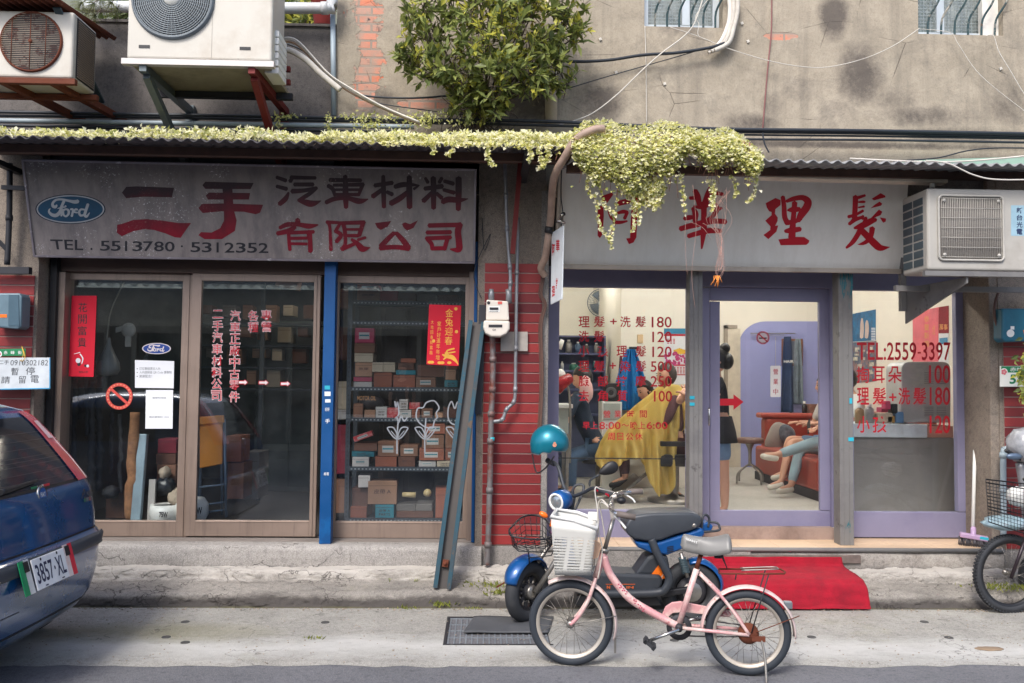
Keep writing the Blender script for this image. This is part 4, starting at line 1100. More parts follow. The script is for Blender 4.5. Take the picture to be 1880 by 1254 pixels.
# lamps: tubes on the salon ceiling (their light is what brightens the room), one dim bulb tube in the parts shop
def tube_lamp(label,x,y,z,L,strength,col,axis='x',group=None):
 t = T('ceiling_lamp',label,'lamp',(x,y,z),group)
 mb = MB();h = L / 2
 if axis == 'x': mb.box(x - h,x + h,y - .05,y + .05,z - .05,z)
 else: mb.box(x - .05,x + .05,y - h,y + h,z - .05,z)
 mb.build('housing',M['white'],t)
 mb = MB()
 d = V((h - .03,0,0)) if axis == 'x' else V((0,h - .03,0))
 c = V((x,y,z - .075));mb.tube([c - d,c + d],.018,10);mb.build('tube',emit_mat('lamp_tube_%d' % int(strength),col,strength),t)
 return t
for i,(x,y) in enumerate(((1.6,1.6),(3.1,1.6),(1.6,4.4),(3.6,4.4))):
 tube_lamp(('white ceiling tube above the caped client','white ceiling tube above the water dispenser','white ceiling tube by the blue shelf unit','white ceiling tube over the red sofa')[i],x,y,3.295,1.2,92,(1.0,.97,.91))
tube_lamp('ceiling tube over the shelf of cartons',-1.2,1.4,2.99,1.2,22,(1,.86,.70))
# ---- rack of cartons behind the third pane
YR = .62
RK = T('storage_rack','dark slotted steel shelving loaded with cartons behind the third pane','shelving',tuple(PY(745,950,YR)))
xa,xb = PY(640,740,YR).x,PY(858,740,YR).x
iron = mat('slotted_angle',srgb(66,72,80),.55,.4,.15)
for x in (xa,xb):
 for y in (YR - .01,YR + .4):
  mb = MB();mb.box(x - .018,x + .018,y - .004,y + .004,.35,2.75);mb.box(x - .018,x - .013,y + .004,y + .04,.35,2.75)
  if y < YR:
   for i in range(60): mb.mi = 1;mb.box(x - .004,x + .004,y - .0055,y - .0042,.40 + i * .038,.415 + i * .038)
  mb.build('upright',[iron,M['black']],RK)
SHELF = {}
for nm,py in (('top',553),('beam',590),('main',711),('small',767),('third',857),('bottom',951)):
 z = PY(745,py,YR).z;SHELF[nm] = z
 mb = MB();mb.box(xa,xb,YR - .012,YR + .42,z - .012,z - .001);mb.box(xa,xb,YR - .016,YR - .010,z - .034,z)
 mb.mi = 1
 for i in range(30): mb.box(xa + .03 + i * .03,xa + .043 + i * .03,YR - .0178,YR - .0162,z - .024,z - .014)
 mb.build('shelf',[iron,mat('slot_holes',srgb(150,156,160),.6)],RK)
BC = {'brown': M['kraft'],'dark brown': mat('dark_cardboard',srgb(112,74,60),.85,var=.2),'rust brown': mat('rust_cardboard',srgb(158,92,70),.85,var=.2),'white': mat('white_carton',srgb(206,200,196),.8,var=.1,dirt=srgb(160,140,126),da=.4),
 'pink': mat('pink_carton',srgb(198,70,104),.8),'crimson': mat('crimson_carton',srgb(150,44,62),.8),'teal': mat('teal_carton',srgb(36,128,146),.75),'cream': mat('cream_carton',srgb(206,190,166),.85,dirt=srgb(160,132,110),da=.4),'red and white': mat('red_white_carton',srgb(196,60,66),.8,dirt=srgb(220,206,200),da=.7,ds=9),'tan': mat('tan_cardboard',srgb(186,142,114),.85,var=.15),'grey': mat('grey_carton',srgb(124,118,114),.85)}
bxr = random.Random(3)
PRN = mat('box_print',srgb(66,46,44),.8)
def carton(col,x0,y0,x1,y1,where,dep=None,mark=None,yoff=0.0,tilt=0.0,Y=YR):
 """a closed cardboard carton whose face fills the given rectangle"""
 y = Y + yoff + bxr.uniform(0,.02)
 a = PY(x0,y0,y);b = PY(x1,y1,y)
 dep = dep or bxr.uniform(.16,.3)
 nm = 'cardboard_box'
 t = T(nm,f'{col} carton {where}','box',((a.x + b.x) / 2,y,b.z),'cartons in the parts shop')
 mb = MB();mb.box(a.x,b.x,y,y + dep,b.z,a.z)
 o = mb.build('carton',BC[col],t,bevel=.003)
 pl = ((0,y,0),FRONT)
 mb = MB();w_,h_ = x1 - x0,y1 - y0
 if h_ > 13:      # flap seam with tape
  put_poly(mb,rect_px(x0 + .5,y0 + h_ * .2,x1 - .5,y0 + h_ * .2 + .5),pl,.0008);
 if mark == 'text':
  for i in range(bxr.randint(1,2)): put_text(mb,bxr.choice(['零件 24','PARTS','煞車','水箱 3','油封','皮帶 A']),x0 + w_ * .2,y0 + h_ * (.35 + .28 * i),x0 + w_ * .8,y0 + h_ * (.55 + .28 * i),pl,.004,.0008)
 if mb.v: mb.build('printing',PRN,t)
 if mark == 'label':
  mb = MB();put_poly(mb,rect_px(x0 + w_ * .2,y0 + h_ * .3,x0 + w_ * .75,y0 + h_ * .75),pl,.0012);mb.build('label',BC['white'],t)
  mb = MB();put_poly(mb,rect_px(x0 + w_ * .22,y0 + h_ * .45,x0 + w_ * .73,y0 + h_ * .55),pl,.0018);mb.build('stripe',BC['teal'],t)
 t.rotation_euler = (0,tilt,R(bxr.uniform(-4,4)))
 return t
for args in (
 ('brown',656,532,696,553,'first on the top shelf of the rack',.25,'text'),('rust brown',656,522,696,531.5,'lying flat over the first carton of the top shelf',.2,'label'),('crimson',697,534,730,553,'on the top shelf beside the first brown one'),('dark brown',731,538,763,553,'in shadow on the top shelf next to the crimson one'),('grey',766,540,800,553,'in shadow at mid top shelf'),('dark brown',803,541,840,553,'in shadow at the end of the top shelf above the red poster'),
 ('white',649,701,683,711,'flat at the foot of the tall stack on the wide shelf'),('pink',649,692,683,700.5,'thin with white side, second from the foot of the tall stack'),('tan',652,665.5,683,691.5,'with scribbled words in the tall stack',.2,'text'),('cream',651,648.5,685,665,'with mottled print in the tall stack'),('brown',651,630,688,648,'under the pink one in the tall stack'),('pink',652,602,687,629.5,'with white paper on top of the tall stack',.15,'label'),
 ('rust brown',686,683.5,719,711,'with round print beneath two cream ones',.25,None),('cream',683.5,665,703,683,'with pen marks, nearer the tall stack'),('cream',703.6,665,725,683,'with a clean front, beside the pen marked one'),
 ('rust brown',722,688.5,762,711,'under the flat teal one on the wide shelf'),('teal',727,679.5,763,688,'flat between two brown ones on the wide shelf'),('dark brown',731,666.5,760,679,'with pen writing over the flat teal one',.2,'text'),('rust brown',736,658,763,666,'small and thin on top of the pile over the teal one'),
 ('brown',764,692.5,800,711,'with a printed car under the largest brown one',.22,'label'),('dark brown',767,670,816,692,'widest of the wide shelf, below the red poster',.25),('teal',816,698,840,711,'square at the end of the wide shelf',.2,'text'),('tan',818,678.5,837,697.5,'with a dark slot above the square teal one'),('rust brown',819,671,840,678,'thin at the very top of the end pile'),
 ('brown',649,741,666,767,'at the start of the narrow shelf'),('tan',669,753,689,767,'low and long on the narrow shelf'),('white',689.5,747,710,767,'with black print on the narrow shelf',.2,'text'),('red and white',710.5,749,732.5,767,'with diagonal stripe on the narrow shelf'),('white',733,752.5,755,767,'with blue print under the upright one on the narrow shelf',.2,'label'),('white',733,733,749,752,'upright with red letters on the narrow shelf',.1,'text'),('red and white',751,739,771,751.5,'lying on a small brown one on the narrow shelf'),('rust brown',756,752,771,767,'small beneath the red and white one on the narrow shelf'),('brown',774,750,794,767,'with a lamp printed on it on the narrow shelf',.2,'label'),('tan',798,758,813,767,'little and low near the end of the narrow shelf'),('dark brown',814,748,842,767,'at the end of the narrow shelf'),
 ('white',647,839,677,857,'with green bordered label on the third shelf',.2,'label'),('teal',646,828.5,687,838.5,'long and flat over the green labelled one',.2,'text'),('rust brown',689,838.5,728,857,'lower of the pair after the flat teal one'),('brown',694,810,732,838,'with blue striped label, upper of the pair',.25,'label'),('dark brown',731.5,838.5,762,857,'under one with a cream label on the third shelf',.2,'text'),('brown',735,817,767,838,'with a cream label on the third shelf',.2,'label'),('white',769,846,800,857,'thin with grey top at the middle of the third shelf',.2,'label'),('rust brown',770,823.5,815,845.5,'with striped label in the tallest pile of the third shelf',.25,'label'),('brown',775,797,815,823,'second from the top of the tallest pile',.25,'label'),('rust brown',780,777,817,796.5,'topmost of the tallest pile on the third shelf',.2,'label'),('cream',802,846,832,857,'torn and flat near the end of the third shelf',.2,'text'),('rust brown',818,823,840,845.5,'lower at the end of the third shelf',.2,'label'),('brown',818,781,840,822.5,'upper at the end of the third shelf'),
 ('dark brown',650,814,692,828,'half hidden over the flat teal one of the third shelf'),('red and white',650,796,686,806,'long and tilted near the top of the third shelf',.1,'label',.0,-.35),
 ('tan',676,883,728,926,'with handwriting on its face at the bottom of the rack',.2,'text'),('dark brown',646,896,675,929,'dim at the start of the bottom shelf',.25,None,.05),('rust brown',643,930,673,951,'on the bottom shelf under the dim one'),('teal',689,926.5,723,951,'with white letters below the handwritten one',.15,'text'),('grey',728,926,762,938,'long and flat in the bottom pile'),('grey',763,926,793,938,'short and flat in the bottom pile'),('dark brown',728,938.5,795,951,'widest and flat at the foot of the bottom pile'),('rust brown',800,898,822,951,'tall with torn flaps at the end of the bottom shelf'),('white',658,873,679,895,'small with a blank face over the dim one on the bottom shelf')):
 carton(*args)
# lamp parts lying on the bottom shelf
t = T('spare_lamp','yellowed spare lamp with round glass lying over the flat grey cartons','car part',tuple(PY(770,926,YR + .05)))
mb = MB();c = PY(785,905,YR + .06);mb.lathe([(.0,-.03),(.03,-.03),(.034,.0),(.02,.03),(0,.03)],c,(.3,-1,.2),16);c2 = PY(752,908,YR + .05);mb.tube([c2 - V((.06,0,0)),c2 + V((.05,.0,-.005))],[.02,.026],10)
mb.build('bulb',mat('yellowed_lamp',srgb(200,176,128),.35),t)
t = T('dark_bag','dark bag with gold lettering on the narrow rack shelf','bag',tuple(PY(680,747,YR)))
mb = MB();c = PY(683,738,YR + .09)
mb.ell(c,.105,.07,.06,16,10,fn=lambda p: p * (1 + .1 * mnoise.noise(p * 3)));mb.build('bag',mat('dark_vinyl',srgb(60,54,56),.5),t)
mb = MB();put_text(mb,'MOTOR OIL',656,727,690,735,((0,YR - .005,0),FRONT),.01);mb.build('lettering',mat('gold_print2',srgb(196,142,92),.6),t)
# panelled wooden door leaf standing behind the rack
t = MB();a = PY(700,540,1.3);b = PY(800,712,1.3);t.box(a.x,b.x,1.3,1.34,.36,a.z)
for (x0,x1) in ((.08,.46),(.54,.92)):
 for (z0,z1) in ((.1,.45),(.52,.93)):
  H = a.z - .36;W = b.x - a.x
  t.box(a.x + W * x0,a.x + W * x1,1.288,1.299,.36 + H * z0,.36 + H * z1)
t.build('cupboard',mat('dark_panelled_wood',srgb(74,60,54),.6,var=.2),bevel=.004,label='dark panelled wooden cupboard behind the rack of cartons',cat='cupboard')
# stuff between blue post and rack
for (y0,y1,c_,w_) in ((880,942,'brown','open and large behind the blue post at floor level'),(700,752,'cream','pale behind the blue post at table height'),(752,770,'white','thin behind the blue post beneath the pale one'),(530,565,'tan','high behind the blue post near the lintel'),(600,660,'dark brown','halfway up behind the blue post'),(780,870,'crimson','partly hidden behind the blue post')):
 carton(c_,604,y0,639,y1,w_,.2,None,.35)
# ---- hanging and standing stock behind the first pane
YS = .55
blk = M['rubber']
hr = random.Random(8)
for i,(px,y0,y1,w_,lab) in enumerate(((118,640,800,7,'thin black belt hanging nearest the door jamb'),(136,650,860,9,'black drive belt hanging beneath the red couplet'),(150,632,770,14,'bundle of black hoses under the red couplet'),(168,700,900,11,'long black rubber hose hanging low by the car window'),(183,690,900,12,'ribbed black bellows hanging beside the prohibition ring'),(206,752,870,8,'short black hose ending above the floor boxes'),(222,760,905,8,'black hose hanging by the brown wrapped roll'),(270,640,760,6,'dark strap hanging behind the landscape notice'),(200,640,740,10,'black hose hanging just behind the prohibition ring'),(160,640,800,8,'slim black hose between two thicker ones'),(125,700,930,10,'black hose reaching almost to the floor'))):
 s_ = 7.3 / 1600
 pts = [PY(px + hr.uniform(-2,2),y0 + (y1 - y0) * k / 14,YS + .1 * (i % 3)) for k in range(15)]
 rr = [w_ * s_ / 2 * (1 + (.22 if k % 2 else -.12) * (1 if i in (4,3) else .3)) for k in range(15)]
 mb = MB();pts = sp3(pts,3);rr = [rr[min(14,k // 3)] * (1 + .12 * math.sin(k * 2.1)) for k in range(len(pts))]
 mb.tube(pts,rr,10);mb.build('rubber_hose',blk,label=lab,cat='hose',group='hoses hanging in the first pane')
c = PY(236,606,YS)
t = T('air_filter','pale star shaped plastic cover hanging high behind the first pane','car part',tuple(PY(240,632,YS)))
mb = MB();mb.lathe([(0,-.012),(.045,-.012),(.06,0),(.045,.012),(.02,.02),(0,.02)],c,(0,-1,0),20);mb.obox(c + V((.0,0,-.09)),V((.022,0,0)),V((0,.008,0)),V((0,0,.045)));mb.obox(c + V((-.06,0,.01)),V((.04,0,.012)),V((0,.008,0)),V((0,0,.02)));mb.build('cover',mat('pale_plastic',srgb(156,154,146),.6),t)
t = T('plastic_bag','clear plastic bag of parts hanging beside the red couplet','bag',tuple(PY(205,692,YS)))
mb = MB();a = PY(200,620,YS);b = PY(206,690,YS)
mb.lathe([(.012,0),(.02,-.06),(.05,-.13),(.085,-.2),(.092,-.26),(.07,-.3),(.0,-.31)],a,(0,0,1),16);mb.build('bag',mat('cloudy_plastic',srgb(132,134,132),.35),t)
mb = MB();mb.tube(sp3([PY(196,625,YS - .03),PY(204,570,YS - .03),PY(228,518,YS - .03)],5),.006,6);mb.build('cane',mat('grey_cane',srgb(138,132,122),.6),label='thin grey cane leaning behind the first pane',cat='rod')
mb = MB();a = PY(240,955,YS - .15);
prf = [(248,757,8),(246,800,9),(243,850,10),(246,880,11),(240,900,10),(240,955,8)]
pts = [PY(x,y,YS - .15) for x,y,_ in prf];mb.tube(sp3(pts,4),[prf[min(5,k // 4)][2] * s_ for k in range(21)],9);mb.build('paper_roll',mat('wrapped_roll',srgb(158,112,78),.8,var=.35,vs=14,bump=.5,bs=30,dirt=srgb(104,66,48),da=.6,ds=9),label='brown paper wrapped roll standing behind the first pane',cat='roll')
mb = MB();p,q = PY(258,955,YS - .2),PY(265,797,YS - .12);p2,q2 = PY(246,955,YS - .2),PY(254,797,YS - .12)
mb.bar(PY(250,956,YS - .2),PY(263,797,YS - .12),.075,.05,(0,-1,0));mb.build('metal_channel',mat('grey_blue_channel',srgb(150,170,182),.4,.3),bevel=.006,label='pale grey square metal channel leaning behind the first pane',cat='channel')
mb = MB();mb.bar(PY(277,956,YS - .16),PY(281,880,YS - .12),.05,.03,(0,-1,0));mb.build('paper_pack',BC['white'],label='narrow white pack standing next to the grey channel',cat='pack')
for a_ in (('brown',288,853,322,895,'in the heap behind the first pane, lower',.2,None,.05,0,YS),('dark brown',287,833,322,852,'in the heap behind the first pane, upper',.2,None,.05,0,YS),('crimson',290,806,323,832,'topmost in the heap behind the first pane',.2,None,.05,0,YS),('dark brown',195,905,232,952,'black topped on the floor beside the brown roll',.2,'text',.02,0,YS)): carton(*a_)
for (cx,cy,rx,ry,m_,lab) in ((303,868,9,11,mat('beige_cloth',srgb(176,160,142),.85,bump=.5),'crumpled beige cloth on the heap behind the first pane'),(303,893,17,17,mat('black_bin_bag',srgb(40,44,50),.3,bump=.6,bs=20),'shiny black bin bag in the heap behind the first pane'),(204,903,14,11,blk,'black rubber engine mount on the carton by the roll'),(323,914,14,16,mat('beige_cloth',srgb(176,160,142),.85),'crumpled pale wrapping in the white sack')):
 c = PY(cx,cy,YS - .05);mb = MB();mb.ell(c,rx * s_,.07,ry * s_,18,12,fn=lambda p: p * (1 + .28 * mnoise.noise(p * 2.3 + V((cx,0,cy)))));mb.build('crumpled_bag' if 'bag' in lab else 'bundle',m_,label=lab,cat='bag' if 'bag' in lab else 'bundle')
t = T('white_sack','white plastic sack with black and blue print on the floor behind the first pane','sack',tuple(PY(300,956,YS - .2)))
mb = MB();c = PY(298,956,YS - .18);mb.lathe([(.10,0),(.115,.04),(.12,.08),(.11,.13),(.085,.12)],c + V((.02,0,0)),(0,0,1),20);mb.build('sack',M['white'],t)
mb = MB();put_text(mb,'75W',292,940,308,950,((0,YS - .306,0),FRONT),.03);mb.build('lettering',M['ink'],t)
t = T('white_sack','white round plastic sack marked 75W between the first two doors','sack',tuple(PY(358,956,YS - .2)))
mb = MB();c = PY(352,956,YS - .15);mb.lathe([(.10,0),(.125,.05),(.125,.13),(.09,.18),(.0,.19)],c,(0,0,1),20);mb.build('sack',M['white'],t)
mb = MB();put_text(mb,'75W',352,931,371,944,((0,YS - .29,0),FRONT),.03);mb.build('lettering',M['ink'],t)
# orange folding chair leaning behind the second pane
t = T('folding_chair','orange folding chair with blue-grey steel tube legs leaning behind the second pane','chair',tuple(PY(390,950,YS)))
och = mat('orange_plywood',srgb(206,132,44),.5,var=.15);bl = mat('blue_grey_tube',srgb(90,106,126),.4,.5)
mb = MB();mb.prism([PY(x,y,YS - .03) for x,y in ((366,775),(408,770),(408,852),(366,860))],(0,.025,0));mb.build('seat',och,t,bevel=.008)
mb = MB();mb.prism([PY(x,y,YS - .05) for x,y in ((358,766),(410,762),(411,776),(360,781))],(0,.03,0));mb.build('backrest',och,t,bevel=.008)
for (xa,xb_) in ((360,364),(412,415)):
 mb = MB();mb.tube([PY(xa,770,YS),PY(xb_,950,YS - .08)],.011,8);mb.build('leg',bl,t)
for (xa,xb_) in ((368,368),(405,408)):
 mb = MB();mb.tube([PY(xa,778,YS + .05),PY(xb_,945,YS + .09)],.011,8);mb.build('leg',bl,t)
for yy in (895,928,942):
 mb = MB();mb.tube([PY(363,yy,YS - .05),PY(414,yy - 6,YS - .05)],.009,8);mb.build('stretcher',bl,t)
for a_ in (('dark brown',418,850,446,916,'tall behind the orange folding chair',.3,None,.2,0,YS),('rust brown',416,800,442,848,'on the tall one behind the orange folding chair',.25,None,.2,0,YS),('grey',448,830,474,916,'dim deep inside behind the second pane',.3,None,.6,0,YS),('tan',505,508,545,528,'torn open and hanging under the lintel of the second pane',.15,None,.1,.18,YS)): carton(*a_)
# deep inside the parts shop: metal cabinet, shelves with jumble in the dark
t = T('metal_cabinet','tall grey metal cabinet deep inside the parts shop','cabinet',(-2.1,3.2,.345))
mb = MB();mb.box(-2.5,-1.75,3.0,3.5,.345,2.2);mb.build('body',mat('cabinet_grey',srgb(92,100,98),.5),t,bevel=.01)
for x in (-2.49,-2.115):
 mb = MB();mb.box(x + .005,x + .365,2.985,2.998,.4,2.15);mb.build('door',mat('cabinet_door_grey',srgb(100,108,106),.5),t,bevel=.004)
for i in range(26):
 px = 372 + (i * 37) % 195;lay = i // 6
 y0 = 560 + lay * 40
 if i < 20: carton(('dark brown','grey','brown','tan','cream')[i % 5],px,y0,px + 17 + (i * 7) % 14,y0 + 16 + (i * 5) % 16,('in the dark back row, layer %s, place %s from the chair' % (('one','two','three','four')[lay],('one','two','three','four','five','six')[i % 6])),.2,None,0,0,2.3)
# a shelf frame carries that back row
t = T('back_rack','dim steel rack deep inside the parts shop behind the second pane','shelving',(-1.9,2.4,.345))
for k,lay in enumerate(range(4)):
 z = min(PY(470,560 + lay * 40 + 33,2.3).z,2.6);mb = MB();mb.box(PY(362,700,2.3).x,PY(600,700,2.3).x,2.28,2.6,z - .02,z);mb.build('shelf',iron,t)
for px in (364,480,598):
 x = PY(px,700,2.28).x;mb = MB();mb.box(x - .02,x + .02,2.26,2.3,.345,2.6);mb.build('upright',iron,t)
# ------------------------------------------------------------------ inside the salon
def bx_(name,mats,label,cat,px0,py0,px1,py1,Y,dep,bevel=.004):
 a = PY(px0,py0,Y);b = PY(px1,py1,Y);mb = MB();mb.box(a.x,b.x,Y,Y + dep,b.z,a.z)
 return mb.build(name,mats,bevel=bevel,label=label,cat=cat)
# lilac arched panel and plain door on the far wall
YB = RMY - .02
mb = MB();pts = [PY(x,y,YB) for x,y in [(1355,868),(1355,640)] + [(1405 - 50 * math.cos(a),640 - 50 * math.sin(a)) for a in [math.pi / 2 * k / 8 for k in range(1,9)]] + [(1640,590),(1640,868)]]
mb.prism(pts,(0,.012,0));mb.build('arched_panel',M['lilac_wall'],label='lilac panel with a rounded corner painted on the far salon wall',cat='wall panel')
t = T('back_door','cream door beside the lilac arched panel at the back of the salon','door',tuple(PY(1344,868,YB)))
mb = MB();a = PY(1336,603,YB - .02);b = PY(1354,868,YB - .02);mb.box(a.x,b.x + .05,YB - .01,YB + .012,.345,a.z);mb.build('leaf',mat('cream_door',srgb(206,196,178),.5),t)
mb = MB();mb.box(a.x - .05,a.x,YB - .03,YB + .012,.345,a.z + .05);mb.box(a.x - .05,b.x,YB - .03,YB + .01,a.z,a.z + .05);mb.build('frame',mat('taupe_frame',srgb(150,138,124),.5),t)
# projecting wall beyond the client: brighter, with calendar, switch, hooks
YC = 3.6
a = PY(1140,600,YC);b = PY(1300,600,YC)
mb = MB();mb.box(a.x,b.x,YC,RMY,.345,3.3);mb.build('wall',M['cream_wall'],kind='structure')
cal = T('wall_calendar','colourful fruit calendar hanging behind the caped client','calendar',tuple(PY(1242,760,YC - .012)))
pc = ((0,YC - .012,0),FRONT)
mb = MB();mb.prism([PY(x,y,YC - .010) for x,y in rect_px(1219,603,1275,705)],(0,.006,0));mb.build('sheet',M['paper'],cal)
for cols,rects in (((40,118,152),[(1219,603,1275,613)]),((190,40,56),[(1219,613.3,1275,617)])):
 mb = MB()
 for r_ in rects: put_poly(mb,rect_px(*r_),pc,.0015)
 mb.build('print',mat('print_%d' % cols[0],srgb(*cols),.7),cal)
mb = MB()
for i in range(7): put_strokes(mb,[[(1238 + i * 3,640 + abs(i - 3),4),(1240 + i * 3.2,650 - abs(i - 3) * .5,3)]],pc,.002 + i * .0002)
mb.build('bananas',mat('banana_print',srgb(226,178,52),.7),cal)
mb = MB();rr = random.Random(2)
for i in range(46): put_poly(mb,circ_px(rr.uniform(1221,1270),rr.uniform(648,668),rr.uniform(1.5,4),None,8),pc,.002 + i * .00003)
mb.build('flowers',mat('flower_print',srgb(186,62,118),.7,var=.5,vs=40),cal)
mb = MB();put_poly(mb,rect_px(1219,669,1275,672),pc,.002);put_poly(mb,rect_px(1219,687,1275,689),pc,.002)
for r_ in range(5):
 for c_ in range(9): put_poly(mb,rect_px(1221 + c_ * 5.5,674 + r_ * 2.5,1224 + c_ * 5.5,675.5 + r_ * 2.5),pc,.002)
for r_ in range(4):
 for c_ in range(3): put_poly(mb,rect_px(1225 + c_ * 5.5,622 + r_ * 2.5,1228 + c_ * 5.5,623.5 + r_ * 2.5),pc,.002)
mb.build('dates',mat('calendar_red',srgb(190,70,80),.7),cal)
sw = T('wall_switch','cream light switch on the salon wall above the blue aprons','switch',tuple(PY(1176,630,YC - .02)))
mb = MB();mb.prism([PY(x,y,YC - .015) for x,y in rect_px(1170,614,1181,630)],(0,.012,0));mb.build('plate',mat('ivory_plastic',srgb(222,192,150),.5),sw,bevel=.004)
mb = MB();mb.prism([PY(x,y,YC - .02) for x,y in rect_px(1173,617,1178,626)],(0,.006,0));mb.build('rocker',mat('ivory_plastic',srgb(222,192,150),.5),sw)
ap = T('hanging_apron','bright blue aprons hanging from a hook rail on the salon wall','apron',tuple(PY(1158,760,YC - .1)))
def apron(u,v):
 x = 1158 + (u - .5) * (13 + 44 * min(1,v * 1.7) ** .8);y = 641 + 112 * v
 p = PY(x,y,YC - .08);p.y += .03 * math.sin(u * 17) * min(1,v * 2) + .02 * math.sin(u * 31)
 return p
mb = MB();mb.grid(apron,40,30);mb.build('cloth',mat('bright_blue_cloth',srgb(14,118,184),.7),ap,solid=.006)
mb = MB();mb.bar(PY(1155,639,YC - .03),PY(1172,639,YC - .03),.02,.03);mb.build('hook',M['dark_iron'],ap)
ap = T('hanging_apron','dark red cloth hanging beside the bright blue aprons','apron',tuple(PY(1139,755,YC - .02)))
mb = MB();mb.grid(lambda u,v: PY(1140 + (u - .5) * (4 + 9 * v),655 + 60 * v,YC - .05) + V((0,.02 * math.sin(u * 9),0)),12,12);mb.build('cloth',mat('maroon_cloth',srgb(92,34,42),.8),ap,solid=.006)
# back-left: lilac-grey shelf unit with bottles
YU = 4.4
u_ = T('shelf_unit','dull blue shelf unit with bottles at the back of the salon','shelf',tuple(PY(1068,800,YU)))
ub = mat('dull_blue_laminate',srgb(92,100,140),.5)
x0,x1 = PY(1018,700,YU).x,PY(1112,700,YU).x;zt = PY(1060,616,YU).z
mb = MB();mb.box(x0,x1,YU + .25,YU + .27,.345,zt);mb.build('back',mat('dull_blue_back',srgb(82,90,122),.6),u_)
for x in (x0,x1 - .02):
 mb = MB();mb.box(x,x + .02,YU,YU + .25,.345,zt);mb.build('side',ub,u_)
for py in (616,648,680,714,760):
 z = PY(1060,py,YU).z;mb = MB();mb.box(x0 + .02,x1 - .02,YU,YU + .25,z - .02,z);mb.build('shelf',ub,u_)
def bottle(px,py,h,r,m_,label,Y=YU + .1,cap=None,name='bottle'):
 s2 = (Y + 6.6) / 1600;c = PY(px,py,Y);h *= s2;r *= s2
 t = T(name,label,name,tuple(c),'bottles and jars in the salon')
 mb = MB();mb.lathe([(0,0),(r,0),(r,h * .7),(r * .8,h * .78),(r * .4,h * .84),(r * .4,h * .86)],c,(0,0,1),14);mb.build('body',m_,t)
 mb = MB();mb.lathe([(r * .5,h * .86),(r * .5,h),(0,h)],c,(0,0,1),12);mb.build('cap',cap or M['white'],t)
jm = mat('jar_grey',srgb(150,146,144),.3)
for a_ in ((1044,647.5,24,6,jm,'grey lidded jar on the top shelf of the blue unit'),(1061,647.5,20,5,mat('jar_blue',srgb(96,120,150),.3),'bluish jar next to the grey jar on the top shelf'),(1077,647.5,16,4,mat('jar_brown',srgb(110,96,92),.4),'small brown bottle third on the top shelf'),(1095,647.5,18,4.5,jm,'grey bottle at the end of the top shelf'),(1053,679.5,13,8,mat('jar_green',srgb(52,120,100),.4),'low green tub on the second shelf of the blue unit'),(1032,679.5,16,3,M['white'],'slim white bottle on the second shelf of the blue unit'),(1074,679.5,15,4,M['white'],'white bottle beside the green tub'),(1092,679.5,17,4,mat('jar_teal',srgb(60,120,130),.4),'teal bottle at the end of the second shelf')): bottle(*a_)
# wall fan
fn = T('wall_fan','round grey wall fan high in the salon left of the projecting wall','fan',tuple(PY(1098,585,RMY - .5)))
c = PY(1104,556,RMY - .6);gc = mat('fan_grey',srgb(104,112,120),.5)
mb = MB();ax = V((-.25,-1,-.12)).normalized();a1 = ax.orthogonal().normalized();b1 = ax.cross(a1)
for k in range(9):
 r_ = .025 + .17 * k / 8;mb.tube([c + ax * (.07 * (1 - (r_ / .2) ** 2)) + a1 * (r_ * math.cos(t_)) + b1 * (r_ * math.sin(t_)) for t_ in [2 * math.pi * q / 28 for q in range(28)]],.003 if k < 8 else .007,5,True)
for k in range(30):
 t_ = 2 * math.pi * k / 30;mb.tube([c + ax * (.07 * (1 - (r_ / .2) ** 2)) + a1 * (r_ * math.cos(t_)) + b1 * (r_ * math.sin(t_)) for r_ in (.03,.1,.16,.195)],.002,4)
mb.build('cage',gc,fn)
mb = MB()
for k in range(3):
 t0 = 2 * math.pi * k / 3
 mb.grid(lambda u,v: c - ax * .02 + ax * .03 * (u - .5) + a1 * ((.03 + .14 * v) * math.cos(t0 + (u - .5) * (1.3))) + b1 * ((.03 + .14 * v) * math.sin(t0 + (u - .5) * 1.3)),8,4)
mb.build('blade',mat('fan_blade',srgb(86,98,110),.4),fn,solid=.003)
mb = MB();mb.lathe([(0,.085),(.03,.08),(.034,.06)],c,ax,16);mb.build('badge',M['white'],fn)
mb = MB();mb.lathe([(.06,-.03),(.07,-.12),(.04,-.17),(0,-.17)],c,ax,16);mb.tube([c - ax * .15,c - ax * .18 + V((0,0,-.18)),V((c.x,RMY - .02,c.z - .3))],.018,8);mb.build('motor',gc,fn)
